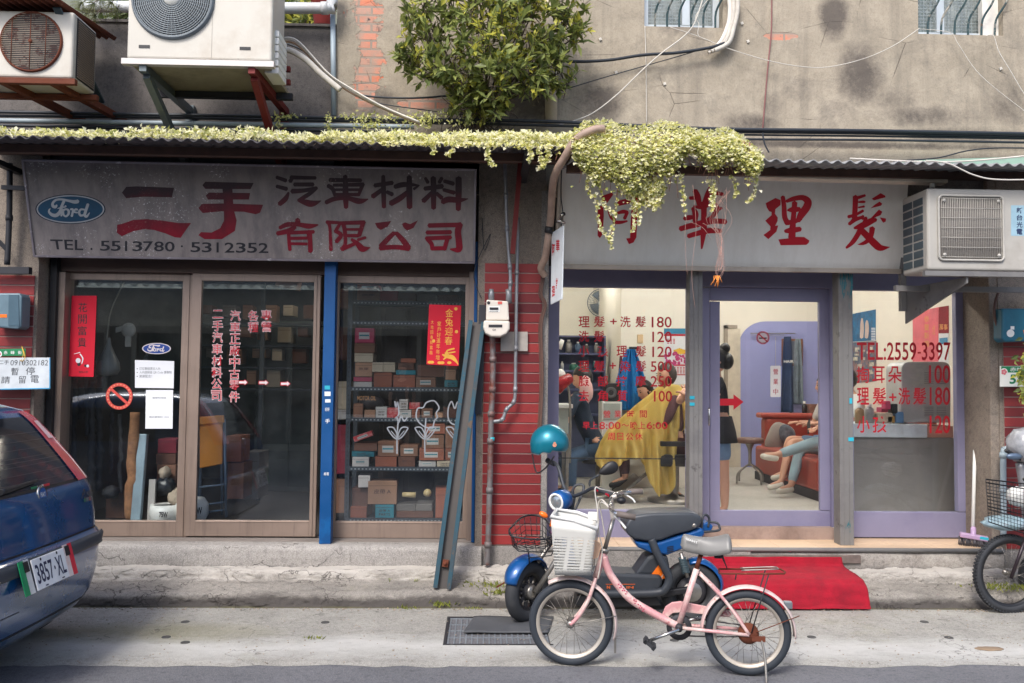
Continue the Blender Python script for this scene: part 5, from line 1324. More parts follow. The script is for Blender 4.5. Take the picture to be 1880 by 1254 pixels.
# near counter behind the right pane, its goods
YK = .75
k_ = T('counter','pale reception counter with grey front behind the right salon pane','counter',tuple(PY(1650,990,YK)))
a = PY(1545,778,YK);b = PY(1703,804,YK)
mb = MB();mb.box(a.x,b.x,YK,YK + .5,b.z,a.z);mb.build('top',mat('pale_counter_top',srgb(196,204,208),.4),k_,bevel=.006)
mb = MB();mb.box(a.x + .01,PY(1757,800,YK).x,YK + .03,YK + .48,.345,b.z - .003);mb.build('front',mat('grey_counter_front',srgb(132,128,124),.35,var=.06),k_)
mb = MB();mb.box(b.x + .003,PY(1757,800,YK).x,YK + .06,YK + .5,b.z,a.z - .015);mb.build('side_top',mat('salmon_laminate',srgb(200,144,124),.5),k_)
wd = T('water_dispenser','grey plastic appliance case with rounded top on the reception counter','appliance',tuple(PY(1700,780,YK + .15)))
def rnd(cx0,cy0,cx1,cy1,r,Y):
 return [PY(x,y,Y) for x,y in [(cx0,cy1),(cx0,cy0 + r)] + [(cx0 + r - r * math.cos(t_),cy0 + r - r * math.sin(t_)) for t_ in [math.pi / 2 * k / 6 for k in range(1,7)]] + [(cx1 - r + r * math.sin(t_),cy0 + r - r * math.cos(t_)) for t_ in [math.pi / 2 * k / 6 for k in range(0,7)]] + [(cx1,cy1)]]
mb = MB();mb.prism(rnd(1655,664,1746,776,14,YK + .13),(0,.3,0));mb.build('case',mat('grey_case',srgb(178,176,172),.4),wd,bevel=.012)
mb = MB()
for gx in (1697,1720):
 for i in range(6): mb.prism([PY(x,y,YK + .127) for x,y in rect_px(gx,684 + i * 3.8,gx + 17,685.2 + i * 3.8)],(0,.004,0))
 for i in range(6): mb.prism([PY(x,y,YK + .127) for x,y in rect_px(gx,747 + i * 3.2,gx + 17,748 + i * 3.2)],(0,.004,0))
mb.build('vents',mat('vent_dark',srgb(120,120,120),.6),wd)
for a_ in ((1578,777.5,34,8,mat('tin_label',srgb(150,120,84),.5),'printed tin on the counter nearest the grey post',YK + .1),(1596,777.5,36,9,jm,'grey lidded pot on the counter beside the printed tin',YK + .16)): bottle(*a_)
for nm,m_,lab,r_ in (('paper_box',BC['pink'],'pink folder standing on the counter',(1625,736,1636,752)),('phone',M['black'],'black telephone on the counter by the grey appliance',(1637,741,1649,760)),('paper_box',BC['cream'],'open cream tray on the counter',(1612,758,1640,777)),('booklet',mat('blue_booklet',srgb(96,136,176),.5),'blue and white booklets leaning against the grey appliance',(1645,756,1660,777)),('bundle',mat('golden_wrap',srgb(168,128,70),.3,bump=.6),'golden wrapped sweets on the counter',(1628,763,1644,777))):
 bx_(nm,m_,lab,nm.replace('_',' '),*r_,YK + .1,.08,.01)
bx_('paper_box',BC['pink'],'second pink box lying behind the cream tray on the counter','paper box',1618,748,1634,757,YK + .3,.1)
# posters on the right-hand wall of the room
def wallposter(label,quad,m_,X=RMX1 - .003):
 t = T('poster',label,'poster',tuple(PX(quad[3][0],quad[3][1],X)))
 mb = MB();mb.prism([PX(x,y,X) for x,y in quad],(-.002,0,0));mb.build('sheet',m_,t)
 return t,((X - .002,0,0),(-1,0,0))
t,pl = wallposter('pink paper with gold characters on the far side wall',[(1676,574),(1723,564),(1723,668),(1676,668)],mat('pink_paper',srgb(222,112,122),.8))
mb = MB()
for i,ch in enumerate('恭賀新禧'): put_text(mb,ch,1697,580 + i * 15,1706,592 + i * 15,pl,.01,.002)
put_text(mb,'大吉',1712,596,1717,615,pl,.01,.002);mb.build('lettering',mat('gold_ink',srgb(214,150,84),.6),t)
t,pl = wallposter('dark red couplet with gold characters beside the pink paper',[(1723.5,564),(1742,561),(1742,612),(1723.5,612)],mat('dark_red_paper',srgb(132,30,44),.8,wear=srgb(206,170,170),wa=.66))
mb = MB();put_text(mb,'萬事',1725,595,1740,606,pl,.01,.002);mb.build('lettering',mat('gold_ink',srgb(214,150,84),.6),t)
t,pl = wallposter('pale calendar sheet with a blue picture below the dark red couplet',[(1723.5,613),(1742,611),(1742,668),(1723.5,668)],M['paper'])
mb = MB();put_poly(mb,[(1725,621),(1740,619.5),(1740,631),(1725,632)],pl,.002);mb.build('picture',mat('blue_picture',srgb(74,140,180),.7),t)
t,pl = wallposter('blue and dark poster with two small figures on the far side wall',[(1556,578),(1608,568),(1608,625),(1556,628)],mat('poster_blue',srgb(34,104,146),.6,dirt=srgb(44,44,74),da=.7,ds=5))
mb = MB()
for cx in (1583,1592): put_strokes(mb,[[(cx,585 + (1583 - cx) * -.4,3),(cx,595,6),(cx,607,7),(cx - 1,620,6)]],pl,.003)
mb.build('figures',mat('figure_print',srgb(196,176,166),.7),t)
mb = MB()
for i in range(8): put_poly(mb,rect_px(1600,602 + i * 3,1607.5,603.4 + i * 3),pl,.003)
mb.build('stripes',M['paper'],t)
t,pl = wallposter('mixed leaflets and snapshots under the blue poster',[(1556,629),(1609,626),(1609,700),(1556,705)],mat('collage',srgb(92,104,122),.7,var=.6,vs=8,dirt=srgb(214,128,78),da=.6,ds=7))
mb = MB();rr = random.Random(4)
for i in range(12):
 x = rr.uniform(1564,1600);y = rr.uniform(632,690);put_poly(mb,rect_px(x,y,x + rr.uniform(4,9),y + rr.uniform(3,8)),pl,.003 + i * .0004)
mb.build('snapshots',mat('snapshots',srgb(190,186,170),.7,var=.5,vs=20),t)
# round stool, sofa, hanging clothes by the arched panel
YT = 4.0
c = PY(1377,887,YT)
stl = T('stool','round brown seated stool with chrome legs before the lilac panel','stool',(c.x,YT,.345))
s2 = (YT + 6.6 + .1) / 1600
zs = PY(1377,806,YT).z
mb = MB();mb.lathe([(0,-.05),(.155,-.05),(.165,-.03),(.165,.0),(.15,.015),(0,.02)],(c.x,YT,zs),(0,0,1),28);mb.build('seat',mat('brown_vinyl',srgb(112,84,76),.4),stl)
mb = MB();mb.lathe([(.06,0),(.03,-.06),(.02,-.12),(.02,-.28)],(c.x,YT,zs - .05),(0,0,1),14);mb.build('column',M['steel'],stl)
for k in range(4):
 a_ = .4 + k * math.pi / 2;mb = MB();d = V((math.cos(a_),math.sin(a_),0));b0 = V((c.x,YT,zs - .3));mb.tube(sp3([b0,b0 + d * .1 + V((0,0,-.05)),b0 + d * .19 + V((0,0,-.12)),V((c.x,YT,.36)) + d * .2],4),.012,8);mb.build('leg',M['steel'],stl)
sofa = T('sofa','brick red vinyl corner sofa with upholstered back at the end of the salon','sofa',(4.1,4.2,.345))
sf = mat('brick_red_vinyl',srgb(158,66,52),.45,var=.1,bump=.1);sfd = mat('sofa_plinth',srgb(40,36,40),.6)
xb0 = PY(1405,770,4.5).x;zb = PY(1450,767,4.5).z
mb = MB();mb.box(xb0,4.93,4.5,4.7,.42,zb);mb.build('backrest',sf,sofa,bevel=.04,seg=3)
mb = MB();mb.box(xb0 - .06,4.93,4.47,4.72,zb - .01,zb + .06);mb.build('top_roll',sf,sofa,bevel=.03,seg=3)
mb = MB();mb.box(xb0 + .05,3.55,3.9,4.49,.42,.76);mb.build('seat',sf,sofa,bevel=.03)
x2 = PY(1478,900,2.75).x
mb = MB();mb.box(x2,4.45,2.4,4.49,.45,.78);mb.build('seat',sf,sofa,bevel=.03)
mb = MB();mb.box(x2 + .03,4.7,2.42,4.6,.345,.447);mb.build('plinth',sfd,sofa)
mb = MB();mb.box(4.45,4.75,2.4,4.49,.45,1.25);mb.build('backrest',sf,sofa,bevel=.05,seg=3)
t = T('grey_cushion','grey cushion with patterned towel on the brick red sofa','cushion',tuple(PY(1437,826,4.2)))
mb = MB();mb.ell(PY(1432,806,4.25),.17,.07,.2,16,10,Matrix.Rotation(.4,3,'Y'),lambda p: V((math.copysign(abs(p.x) ** .6,p.x),p.y,math.copysign(abs(p.z) ** .6,p.z))));mb.build('cover',mat('grey_fabric',srgb(150,140,134),.85),t)
mb = MB();mb.ell(PY(1446,800,4.1),.1,.05,.15,14,8,Matrix.Rotation(-.4,3,'Y'));mb.build('towel',mat('patterned_towel',srgb(96,100,110),.85,var=.5,vs=20),t)
t = T('picture_frame','brown framed mirror partly behind hanging clothes on the lilac panel','mirror',tuple(PY(1455,672,YB - .03)))
mb = MB()
for r_ in ((1436,622,1474,626),(1436,668,1474,672),(1436,626.2,1440,667.8),(1470,626.2,1474,667.8)): mb.prism([PY(x,y,YB - .03) for x,y in rect_px(*r_)],(0,.03,0))
mb.build('frame',mat('brown_frame',srgb(132,84,58),.5),t);mb = MB();mb.prism([PY(x,y,YB - .01) for x,y in rect_px(1440,626,1470,668)],(0,.008,0));mb.build('glass',mat('mirror_glass',srgb(170,176,190),.15,.6),t)
def cloth(px,y0,y1,w0,w1,Y,k,ph):
 def f(u,v):
  q = PY(px + (u - .5) * (w0 + (w1 - w0) * v ** .6),y0 + (y1 - y0) * v,Y);q.y += .04 * math.sin(u * k + ph) * (.3 + v);return q
 return f
t = T('hanging_clothes','navy apron with white letters hanging before the framed mirror','apron',tuple(PY(1445,757,YB - .2)))
mb = MB();mb.grid(cloth(1446,618,757,12,24,YB - .2,7,0),24,24);mb.build('cloth',mat('navy_denim',srgb(36,52,86),.85,var=.2),t,solid=.01)
mb = MB();put_text(mb,'HAIR',1439,661,1457,666,((0,YB - .3,0),FRONT),.02);mb.build('lettering',M['white'],t)
t = T('hanging_clothes','washed grey denim jacket hanging beside the navy apron','jacket',tuple(PY(1466,745,YB - .2)))
mb = MB();mb.grid(cloth(1465,622,742,8,17,YB - .16,11,1),24,24);mb.build('cloth',mat('washed_denim',srgb(120,130,138),.85,var=.3,vs=9),t,solid=.01)
mb = MB();mb.tube([PY(1378,612,YB - .1),PY(1460,612,YB - .1)],.008,6);mb.tube([PY(1378,615,YB - .1),PY(1440,615,YB - .1)],.006,6);mb.build('clothes_rail',M['steel'],label='thin steel clothes rail on the lilac panel behind the no smoking sticker',cat='rail')
bx_('side_box',mat('wooden_box',srgb(122,84,68),.6),'small wooden box on the sofa back near the door jamb','box',1487,742,1515,766,4.52,.15)
bottle(1477,766.5,30,4.5,M['black'],'tall black spray bottle on the sofa back',4.6)
bottle(1452,766.5,10,5,M['black'],'low black jar on the sofa back',4.6,M['black'])
# left foreground of the salon: trolley desk with lamp arm and hood dryer, loudspeaker
t = T('manicure_desk','pale desk by the salon window beneath the red hood lamp','desk',tuple(PY(1040,860,2.2)))
a = PY(1008,742,2.2);b = PY(1052,742,2.2)
mb = MB();mb.box(a.x,b.x,2.2,2.75,a.z - .04,a.z);mb.build('top',M['white'],t,bevel=.005)
mb = MB();mb.box(a.x,b.x - .04,2.24,2.72,a.z - .3,a.z - .042);mb.build('drawer',mat('pale_green_grey',srgb(168,176,172),.5),t,bevel=.004)
for x in (a.x + .03,b.x - .05):
 for y in (2.25,2.68):
  mb = MB();mb.box(x - .015,x + .015,y - .015,y + .015,.345,a.z - .302);mb.build('leg',M['steel'],t)
t = T('hood_dryer','red salon hood lamp on a bent steel arm beside the pale desk','hair dryer',tuple(PY(1047,850,2.0)))
mb = MB();mb.tube(sp3([PY(1046,850,2.0),PY(1047,760,2.0),PY(1044,715,2.0),PY(1036,706,2.0)],5),.012,8);mb.build('arm',M['steel'],t)
mb = MB();c = PY(1031,703,2.0);mb.lathe([(.03,.12),(.05,.1),(.07,0),(.09,-.07),(.085,-.07),(.06,0),(0,.05)],c,(.75,0,.45),18);mb.build('hood',mat('glossy_red',srgb(150,30,36),.25),t)
mb = MB();c = PY(1028,690,2.05);mb.ell(c,.06,.06,.07);mb.tube([PY(1026,640,2.05),PY(1033,624,2.05)],[.03,.02],10);mb.build('cap',M['white'],t)
t = T('loudspeaker','black loudspeaker box standing on a white unit behind the navy shirt','loudspeaker',tuple(PY(1125,745,3.4)))
mb = MB();mb.prism([PY(x,y,3.3) for x,y in rect_px(1113,703,1140,737)],(0,.28,0));mb.build('cabinet',M['black'],t,bevel=.008)
mb = MB();c = PY(1122,721,3.29);mb.lathe([(0,-.02),(.03,-.01),(.062,.006),(.066,.0)],c,(0,-1,0),20);mb.build('cone',mat('speaker_cone',srgb(84,84,88),.5),t)
t = T('white_unit','white cabinet under the black loudspeaker','cabinet',tuple(PY(1125,860,3.4)))
mb = MB();a = PY(1105,737.5,3.3);b = PY(1142,737,3.3);mb.box(a.x,b.x,3.3,3.6,.345,a.z);mb.build('body',M['white'],t,bevel=.006)
mb = MB();mb.box(a.x + .02,b.x - .02,3.29,3.299,a.z - .2,a.z - .02);mb.build('drawer',mat('pale_green_grey',srgb(168,176,172),.5),t)
# ------------------------------------------------------------------ canopy of old corrugated sheets
YF = -.95
def corr(name,label,xa,xb,zf_px,yf,yb,dz,m,edge,pitch=.082,amp=.011,sag=0.0):
 zf = PY(*zf_px,yf).z
 x0,x1 = PY(xa,270,yf).x,PY(xb,270,yf).x
 t = T(name,label,'canopy',((x0 + x1) / 2,yb,zf))
 n = int((x1 - x0) / (pitch / 8))
 def fn(u,v):
  x = x0 + (x1 - x0) * u
  e = mnoise.noise(V((x * 1.1,0,4))) * .012 + mnoise.noise(V((x * 5,0,4))) * .005
  y = yf + (yb - yf) * v + (e * 1.5 if v == 0 else 0)
  return V((x,y,zf + dz * v + amp * math.sin(2 * math.pi * x / pitch) + e))
 mb = MB();mb.grid(fn,n,6);mb.build('corrugated_sheet',m,t,solid=.007)
 return t,zf,x0,x1
cnL,zfL,cxL0,cxL1 = corr('canopy','dark corrugated canopy sheet with creeper on it over the parts shop',-140,1062,(700,264),YF,-.02,.17,M['corrug'],None)
cnR,zfR,cxR0,cxR1 = corr('canopy','ragged corrugated canopy sheet coloured pale for its lit edge over the salon',1050,2080,(1600,298),YF - .02,-.04,.14,mat('lit_edge_corrugated',srgb(150,150,150),.85,var=.3,vs=3,dirt=srgb(82,80,82),da=.7,ds=3),None)  # paler sheet colour stands in for daylight catching the front edge
for (ya,yb_,za,zb_,x0,x1,par_) in ((-.62,-.57,-.075,-.012,cxL0,cxL1,cnL),(-.30,-.25,-.06,.06,cxL0,cxL1,cnL),(-.62,-.57,-.075,-.012,cxR0,cxR1,cnR)):
 z = zfL if par_ is cnL else zfR
 mb = MB();mb.box(x0,x1,ya,yb_,z + za + (ya - YF) * .18,z + zb_ + (ya - YF) * .18 - .004);mb.build('batten',M['wood'],par_,bevel=.004)
for px in (-20,965):
 x = PY(px,270,-.5).x;mb = MB();mb.box(x - .025,x + .025,-.9,.1,zfL - .05,zfL - .012);mb.build('bracket',M['dark_iron'],cnL)
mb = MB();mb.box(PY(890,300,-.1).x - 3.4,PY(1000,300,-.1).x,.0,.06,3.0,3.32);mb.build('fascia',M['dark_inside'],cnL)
# pale green flashing above the right end
mb = MB();a = PY(1690,292,-.5);b = PY(1990,292,-.5)
mb.prism([(a.x,-.45,a.z - .03),(b.x,-.45,a.z - .03),(b.x,-.05,a.z + .16),(a.x,-.05,a.z + .1)],(0,.004,.004));mb.build('green_sheet',mat('pale_green_sheet',srgb(132,162,146),.55,dirt=srgb(96,104,98),da=.4),label='pale green sheet lying above the ragged canopy end',cat='sheet')
# lamp batten under the canopy over the salon sign
t = T('batten_lamp','unlit cream strip lamp casing above the salon sign','lamp',tuple(PY(1560,338,-.55)))
a,b = PY(1388,321,-.55),PY(1734,331,-.55)
mb = MB();mb.obox((a + b) / 2,(b - a) / 2,V((0,.05,.0)),V((0,0,.03)));mb.build('casing',mat('old_cream_casing',srgb(208,196,178),.5,wear=srgb(186,130,110),wa=.68,dirt=srgb(170,156,138),da=.4),t,bevel=.006)
mb = MB();mb.tube([b + V((-.1,-.02,-.03)),b + V((-.1,-.02,-.06))],.018,10);mb.build('socket',M['white'],t)
# ------------------------------------------------------------------ leaves
lr = random.Random(21)
def leaf(mb,p,d,nrm,L,W,fold=.25,mi=0):
 d = d.normalized();s_ = d.cross(nrm)
 if s_.length < 1e-4: s_ = d.orthogonal()
 s_.normalize();up = s_.cross(d)
 b = len(mb.v)
 a = p;m1 = p + d * L * .45 + s_ * W / 2 + up * W * fold;m2 = p + d * L * .45 - s_ * W / 2 + up * W * fold;t_ = p + d * L;c = p + d * L * .5
 mb.v += [a,m1,t_,m2,c]
 mb.f += [[b,b + 1,b + 4],[b + 1,b + 2,b + 4],[b,b + 4,b + 3],[b + 4,b + 2,b + 3]]
 mb.m += [mi] * 4;mb.sm += [False] * 4
def rv(s_=1.0):
 return V((lr.gauss(0,1),lr.gauss(0,1),lr.gauss(0,1))).normalized() * s_
IVY = [leaf_mat('pale_creeper_leaf',srgb(252,249,224),srgb(244,240,190),.5),leaf_mat('yellow_green_leaf',srgb(230,226,150),srgb(206,206,124),.4),leaf_mat('olive_leaf',srgb(140,146,80),srgb(168,172,100),.3)]
def pick(a,b): return 0 if (q := lr.random()) < a else (1 if q < a + b else 2)
ivL = T('creeper','thin mat of pale yellow-green creeper along the top of the parts shop canopy','creeper',(-1.5,-.8,zfL))
mb = MB()
for i in range(7600):
 px = lr.uniform(-60,1110) if i % 3 else lr.uniform(560,1110)
 x = PY(px,262,YF).x
 th = .034 + .042 * (mnoise.noise(V((px * .012,0,1))) + .35) + (.05 if px > 560 else 0) * min(1,(px - 540) / 320) + (.03 if 560 > px > 230 else 0)
 th = max(.012,th * .8)
 v = lr.random();y = YF - .02 + .42 * v
 z = zfL + .01 + .17 * (y - YF) / .93 + th * lr.random() ** .7
 if px > 700 and lr.random() < .10: y = YF - .03;z = zfL - .02 * lr.random()
 d = V((lr.gauss(0,.7),-.5 + lr.gauss(0,.5),lr.gauss(.25,.5)))
 leaf(mb,V((x,y,z)),d,V((lr.gauss(0,.5),-.8,.9)),lr.uniform(.022,.042),lr.uniform(.018,.034),.2,pick(.66,.28))
mb.build('leaves',IVY,ivL)
# dangling strands from the parts shop canopy
stem_m = mat('creeper_stem',srgb(150,104,84),.7)
def strand(pts,Y,mbl,mbs,dens=1.0,r=.0018,big=.034):
 P = sp3([PY(x,y,Y) for x,y in pts],8)
 mbs.tube(P,r,4)
 for i in range(len(P) - 1):
  for k in range(3):
   if lr.random() > dens: continue
   p = P[i].lerp(P[i + 1],lr.random())
   leaf(mbl,p,rv() + V((0,-.6,-.3)),rv(.6) + V((0,-1,.4)),lr.uniform(.6,1.0) * big,lr.uniform(.5,.85) * big,.2,pick(.55,.35))
ml,ms_ = MB(),MB()
for pts in ([(794,258),(795,270),(797,282)],[(834,260),(831,276),(820,286)],[(898,262),(894,280),(897,294),(908,303)],[(968,268),(975,285),(970,296)],[(985,270),(992,290),(1000,303),(988,306)],[(1006,276),(1006,292),(996,303)],[(1024,280),(1020,294)]):
 strand(pts,YF - .03,ml,ms_,.9)
ml.build('hanging_leaves',IVY,ivL);ms_.build('stems',stem_m,ivL)
# sprigs on the cables behind the canopy
sp = T('creeper','thin olive sprigs growing over the grey conduit below the bush','creeper',tuple(PY(700,235,-.25)))
ml = MB()
for (cx,cy,n,sx_,sy_) in ((520,214,60,30,4),(510,232,40,10,12),(603,228,40,3,16),(680,228,150,24,16),(700,215,60,30,6),(770,222,170,34,12),(800,212,60,30,6),(640,214,40,26,4),(860,222,60,40,6)):
 for i in range(n):
  p = PY(cx + lr.gauss(0,sx_ * .6),cy + lr.gauss(0,sy_ * .6),-.28 + lr.uniform(-.08,.05));leaf(ml,p,rv(),rv(.5) + V((0,-1,.5)),lr.uniform(.016,.032),lr.uniform(.012,.02),.2,pick(.12,.45))
ml.build('leaves',IVY,sp)
ivR = T('creeper','thick hanging cushion of pale creeper spilling over the salon sign','creeper',(1.1,-.9,zfR - .4))
mb = MB();ms_ = MB()
bot = lambda x: 318 + 26 * math.sin((x - 1060) * .021) + 14 * math.sin(x * .083) - (30 if x > 1350 else 0) * (x - 1350) / 45 - (20 if x < 1085 else 0)
top = lambda x: 226 + (18 if x > 1180 else 0) * (x - 1180) / 200 + 6 * math.sin(x * .05) + (0 if x > 1070 else (1070 - x) * .8)
for i in range(9500):
 px = 1052 + 346 * lr.random()
 tp,bt = top(px),bot(px)
 if px > 1330: tp += (px - 1330) * .45
 f = lr.random() ** .85
 py = tp + (bt - tp) * f + (lr.expovariate(1) * 9 if lr.random() < .12 else 0)
 bulge = math.sin(min(1,f) * math.pi * .75) * .14
 Y = YF + .04 - bulge - lr.random() * .08 + (.15 if f < .1 else 0)
 p = PY(px,py,Y)
 L = lr.uniform(.016,.037)
 leaf(mb,p,V((lr.gauss(0,.6),-.8,-.45 + lr.gauss(0,.45) + (.7 if f < .15 else 0))),V((lr.gauss(0,.4),-.5,1)),L,L * lr.uniform(.7,.95),.22,pick(.66 - .3 * f,.3))
for i in range(90):
 px = 1060 + 330 * lr.random();y0 = top(px) + 20;y1 = bot(px) + lr.uniform(-10,30)
 ms_.tube(sp3([PY(px,y0,YF - .06),PY(px + lr.uniform(-6,6),(y0 + y1) / 2,YF - .1),PY(px + lr.uniform(-8,8),y1,YF - .08)],4),.0016,4)
for pts in ([(1085,310),(1078,345),(1096,372),(1098,410),(1112,430),(1124,456)],[(1136,320),(1132,360),(1126,410),(1120,440)],[(1100,330),(1108,372),(1132,395)],[(1156,330),(1160,372),(1166,398),(1160,424)],[(1168,340),(1172,380),(1173,412)],[(1250,318),(1254,352),(1257,396)],[(1241,318),(1245,364)],[(1388,298),(1388,330),(1382,360),(1372,370)],[(1376,300),(1377,322)],[(1300,330),(1308,365),(1304,390)],[(1186,340),(1196,365),(1204,384)],[(1206,340),(1210,372)],[(1340,322),(1352,345),(1350,360)],[(1310,330),(1312,352),(1306,378)]):
 strand(pts,YF - .07,mb,ms_,.85)
for k in range(50):     # thicket of strands under the densest part
 px = lr.uniform(1150,1215);y0 = lr.uniform(320,340);y1 = lr.uniform(345,386);strand([(px,y0),(px + lr.uniform(-6,6),(y0 + y1) / 2),(px + lr.uniform(-9,9),y1)],YF - lr.uniform(0,.1),mb,ms_,.7)
mb.build('leaves',IVY,ivR);ms_.build('stems',stem_m,ivR)
ms_ = MB()
for k in range(13):
 x0 = lr.uniform(1304,1352);ms_.tube(sp3([PY(x0,335 + lr.uniform(0,20),YF - .04),PY(1318 + lr.gauss(0,14),400,YF - .05),PY(1322 + lr.gauss(0,5),440,YF - .05),PY(1324 + lr.gauss(0,6),480 + lr.uniform(-10,10),YF - .05),PY(1318 + lr.gauss(0,4),500 + lr.uniform(-8,22),YF - .05)],5),lr.uniform(.0007,.0013),4)
for pts in ([(1262,390),(1258,420),(1259,470),(1262,505)],[(1272,340),(1278,420),(1270,500),(1276,565)],[(1290,410),(1320,425)],[(1260,405),(1290,418),(1305,440)]):
 ms_.tube(sp3([PY(x,y,YF - .05) for x,y in pts],5),.0011,4)
ms_.build('dangling_roots',mat('pink_roots',srgb(178,140,128),.7,var=.3,vs=20),ivR)
ms_ = MB()
for k in range(9): ms_.tube([PY(1317 + lr.gauss(0,3),506,YF - .05),PY(1316 + lr.gauss(0,5),512 + lr.uniform(2,18),YF - .05)],.0022,4)
ms_.build('root_tips',mat('orange_root_tip',srgb(240,146,58),.6),ivR)
# ------------------------------------------------------------------ the bush rooted in the wall
bush = T('wall_tree','small leafy fig tree growing out of the rendered wall above the canopy','tree',tuple(PY(880,216,-.1)))
LF = [leaf_mat('dark_fig_leaf',srgb(98,112,66),srgb(128,138,80),.4),leaf_mat('green_fig_leaf',srgb(172,178,102),srgb(138,150,86),.4),leaf_mat('young_fig_leaf',srgb(222,214,96),srgb(190,190,88),.45)]
mb = MB();mbr = MB()
root = PY(880,214,-.06)
CL = [(790,60,58,-.45),(765,104,40,-.4),(742,92,26,-.42),(832,112,58,-.55),(900,62,76,-.6),(962,42,76,-.5),(1040,40,48,-.4),(1012,92,46,-.42),(962,122,56,-.5),(900,132,66,-.55),(858,162,44,-.45),(918,178,42,-.4),(1030,132,34,-.35),(778,14,54,-.45),(880,-6,76,-.55),(1000,-26,76,-.5),(884,196,30,-.3),(1062,60,26,-.38),(795,130,34,-.45),(930,-60,80,-.5),(820,-40,60,-.5),(985,150,34,-.4),(840,186,26,-.3)]
for (cx,cy,r,Y) in CL:
 c = PY(cx,cy,Y);rr_ = r * (6.6 + Y) / 1600
 mid = root.lerp(c,.5) + V((lr.uniform(-.06,.06),-.06,-.02))
 mbr.tube(sp3([root + V((lr.uniform(-.05,.05),0,0)),mid,c],5),[.016,.013,.011,.010,.009,.008,.007,.006,.005,.004,.003][:11],6)
 for i in range(int(3 + r * r * .008)):
  q = rv() * (.35 + .72 * lr.random() ** .6);q.y *= .85
  if q.z < -.3 and lr.random() < .45: continue
  tip = c + q * rr_;gro = (q + V((0,-.35,.45)) + rv(.45)).normalized()
  mbr.tube([tip - gro * .16,tip],[.0035,.0018],4)
  yng = .16 + .4 * max(0,q.z) + (.15 if cx > 1000 or cy < 80 else 0);ty_ = lr.random() < yng
  for j in range(lr.randint(8,15)):
   p = tip - gro * (.13 * lr.random() ** 1.4);out = (gro * .55 + rv(.85));L = lr.uniform(.045,.098) * (1.1 - .3 * ty_)
   leaf(mb,p,out,rv(.6) + V((0,-.5,.9)),L,L * lr.uniform(.36,.5),.18,(2 if lr.random() < .75 else 1) if ty_ else (1 if lr.random() < .5 else 0))
 for k in range(5):
  q = rv() * rr_ * .9;mbr.tube([c,c + q],[.004,.0015],4)
mb.build('crown',LF,bush)
bark = mat('grey_bark',srgb(96,84,76),.9,var=.3,vs=12,bump=.4)
for k in range(60):
 a = root + V((lr.gauss(0,.09),0,lr.uniform(.0,.12)));mbr.tube(sp3([a,a + V((lr.gauss(0,.06),-.04,-.12)),a + V((lr.gauss(0,.1),-.02,-.24))],4),.003,4)
mbr.tube(sp3([root + V((0,0,-.1)),root + V((.02,-.08,.1)),root + V((.0,-.25,.3))],5),[.045,.04,.036,.032,.03,.028,.025,.022,.02,.018,.016],8)
mbr.build('trunk',bark,bush)
# ------------------------------------------------------------------ terrace greenery and pipework, far left top
t = T('flower_pot','red plastic flower pot with fern on the terrace parapet','plant pot',tuple(PY(592,48,.3)))
mb = MB();c = PY(594,48,.35);mb.lathe([(.0,0),(.075,0),(.1,.2),(.106,.2),(.106,.23),(.09,.23),(.09,.2),(0,.19)],c,(0,0,1),20);mb.build('pot',mat('red_pot',srgb(206,92,88),.5),t)
mb = MB()
for k in range(70): leaf(mb,c + V((lr.gauss(0,.04),lr.gauss(0,.04),.22)),V((lr.gauss(0,.6),lr.gauss(0,.4),1)),rv(),lr.uniform(.12,.25),.03,.2,pick(.2,.3))
mb.build('fern',LF,t)
for k,(px,py,lab) in enumerate(((560,30,'yellowing fern standing on the terrace parapet near the red pot'),(532,25,'broad leaved plant on the terrace parapet by the white elbow pipe'),(222,34,'yellow flowering plant behind the parapet between the air conditioners'))):
 t = T('terrace_plant',lab,'plant',tuple(PY(px,50,.5)))
 mb = MB();c = PY(px,52,.5)
 for i in range(150): leaf(mb,c + V((lr.gauss(0,.09),lr.gauss(0,.06),lr.uniform(.0,.2))),V((lr.gauss(0,.8),lr.gauss(0,.5),.6)),rv(),lr.uniform(.06,.13),lr.uniform(.02,.05),.2,(0,1,2)[(i * (k + 1)) % 3])
 mb.build('leaves',LF,t);mb = MB()
 for i in range(5): mb.tube([c,c + V((lr.gauss(0,.06),0,.16))],.006,5)
 mb.build('stem',bark,t)
# pine sprig
pn = T('pine_branch','drooping pine branch between the two air conditioners','pine tree',tuple(PY(200,0,.2)))
mb = MB();mbr = MB()
for (cx,cy) in ((172,6),(176,28),(160,18),(190,14),(206,4),(186,-8),(216,16),(152,4)):
 c = PY(cx,cy,-.2 + lr.uniform(-.1,.1));mbr.tube([PY(230,-40,.3),c],[.012,.003],5)
 for i in range(60):
  d = (rv(.7) + V((-.3,-.2,-.5))).normalized();mb.tube([c,c + d * lr.uniform(.06,.11)],.0011,3)
mb.build('needles',leaf_mat('pine_needle',srgb(104,112,72),srgb(132,136,92),.1),pn);mbr.build('branch',bark,pn)
PVW = mat('white_pvc',srgb(206,210,212),.45,dirt=srgb(140,124,112),da=.5,ds=2)
mb = MB();mb.tube(sp3([PY(150,12,-.12),PY(400,14,-.12),PY(596,15,-.12),PY(609,12,-.12),PY(610,-30,-.12)],4),.042,14);mb.tube([PY(590,15,-.12),PY(602,15,-.12)],.049,14);mb.build('drain_pipe',PVW,label='thick white drain pipe with elbow running along the parapet top',cat='pipe')
mb = MB();mb.tube([PY(611,25,-.03),PY(613,213,-.03)],.02,12);mb.build('drain_pipe',M['pvc'],label='thin blue-grey vertical pipe at the corner of the rendered building',cat='pipe')
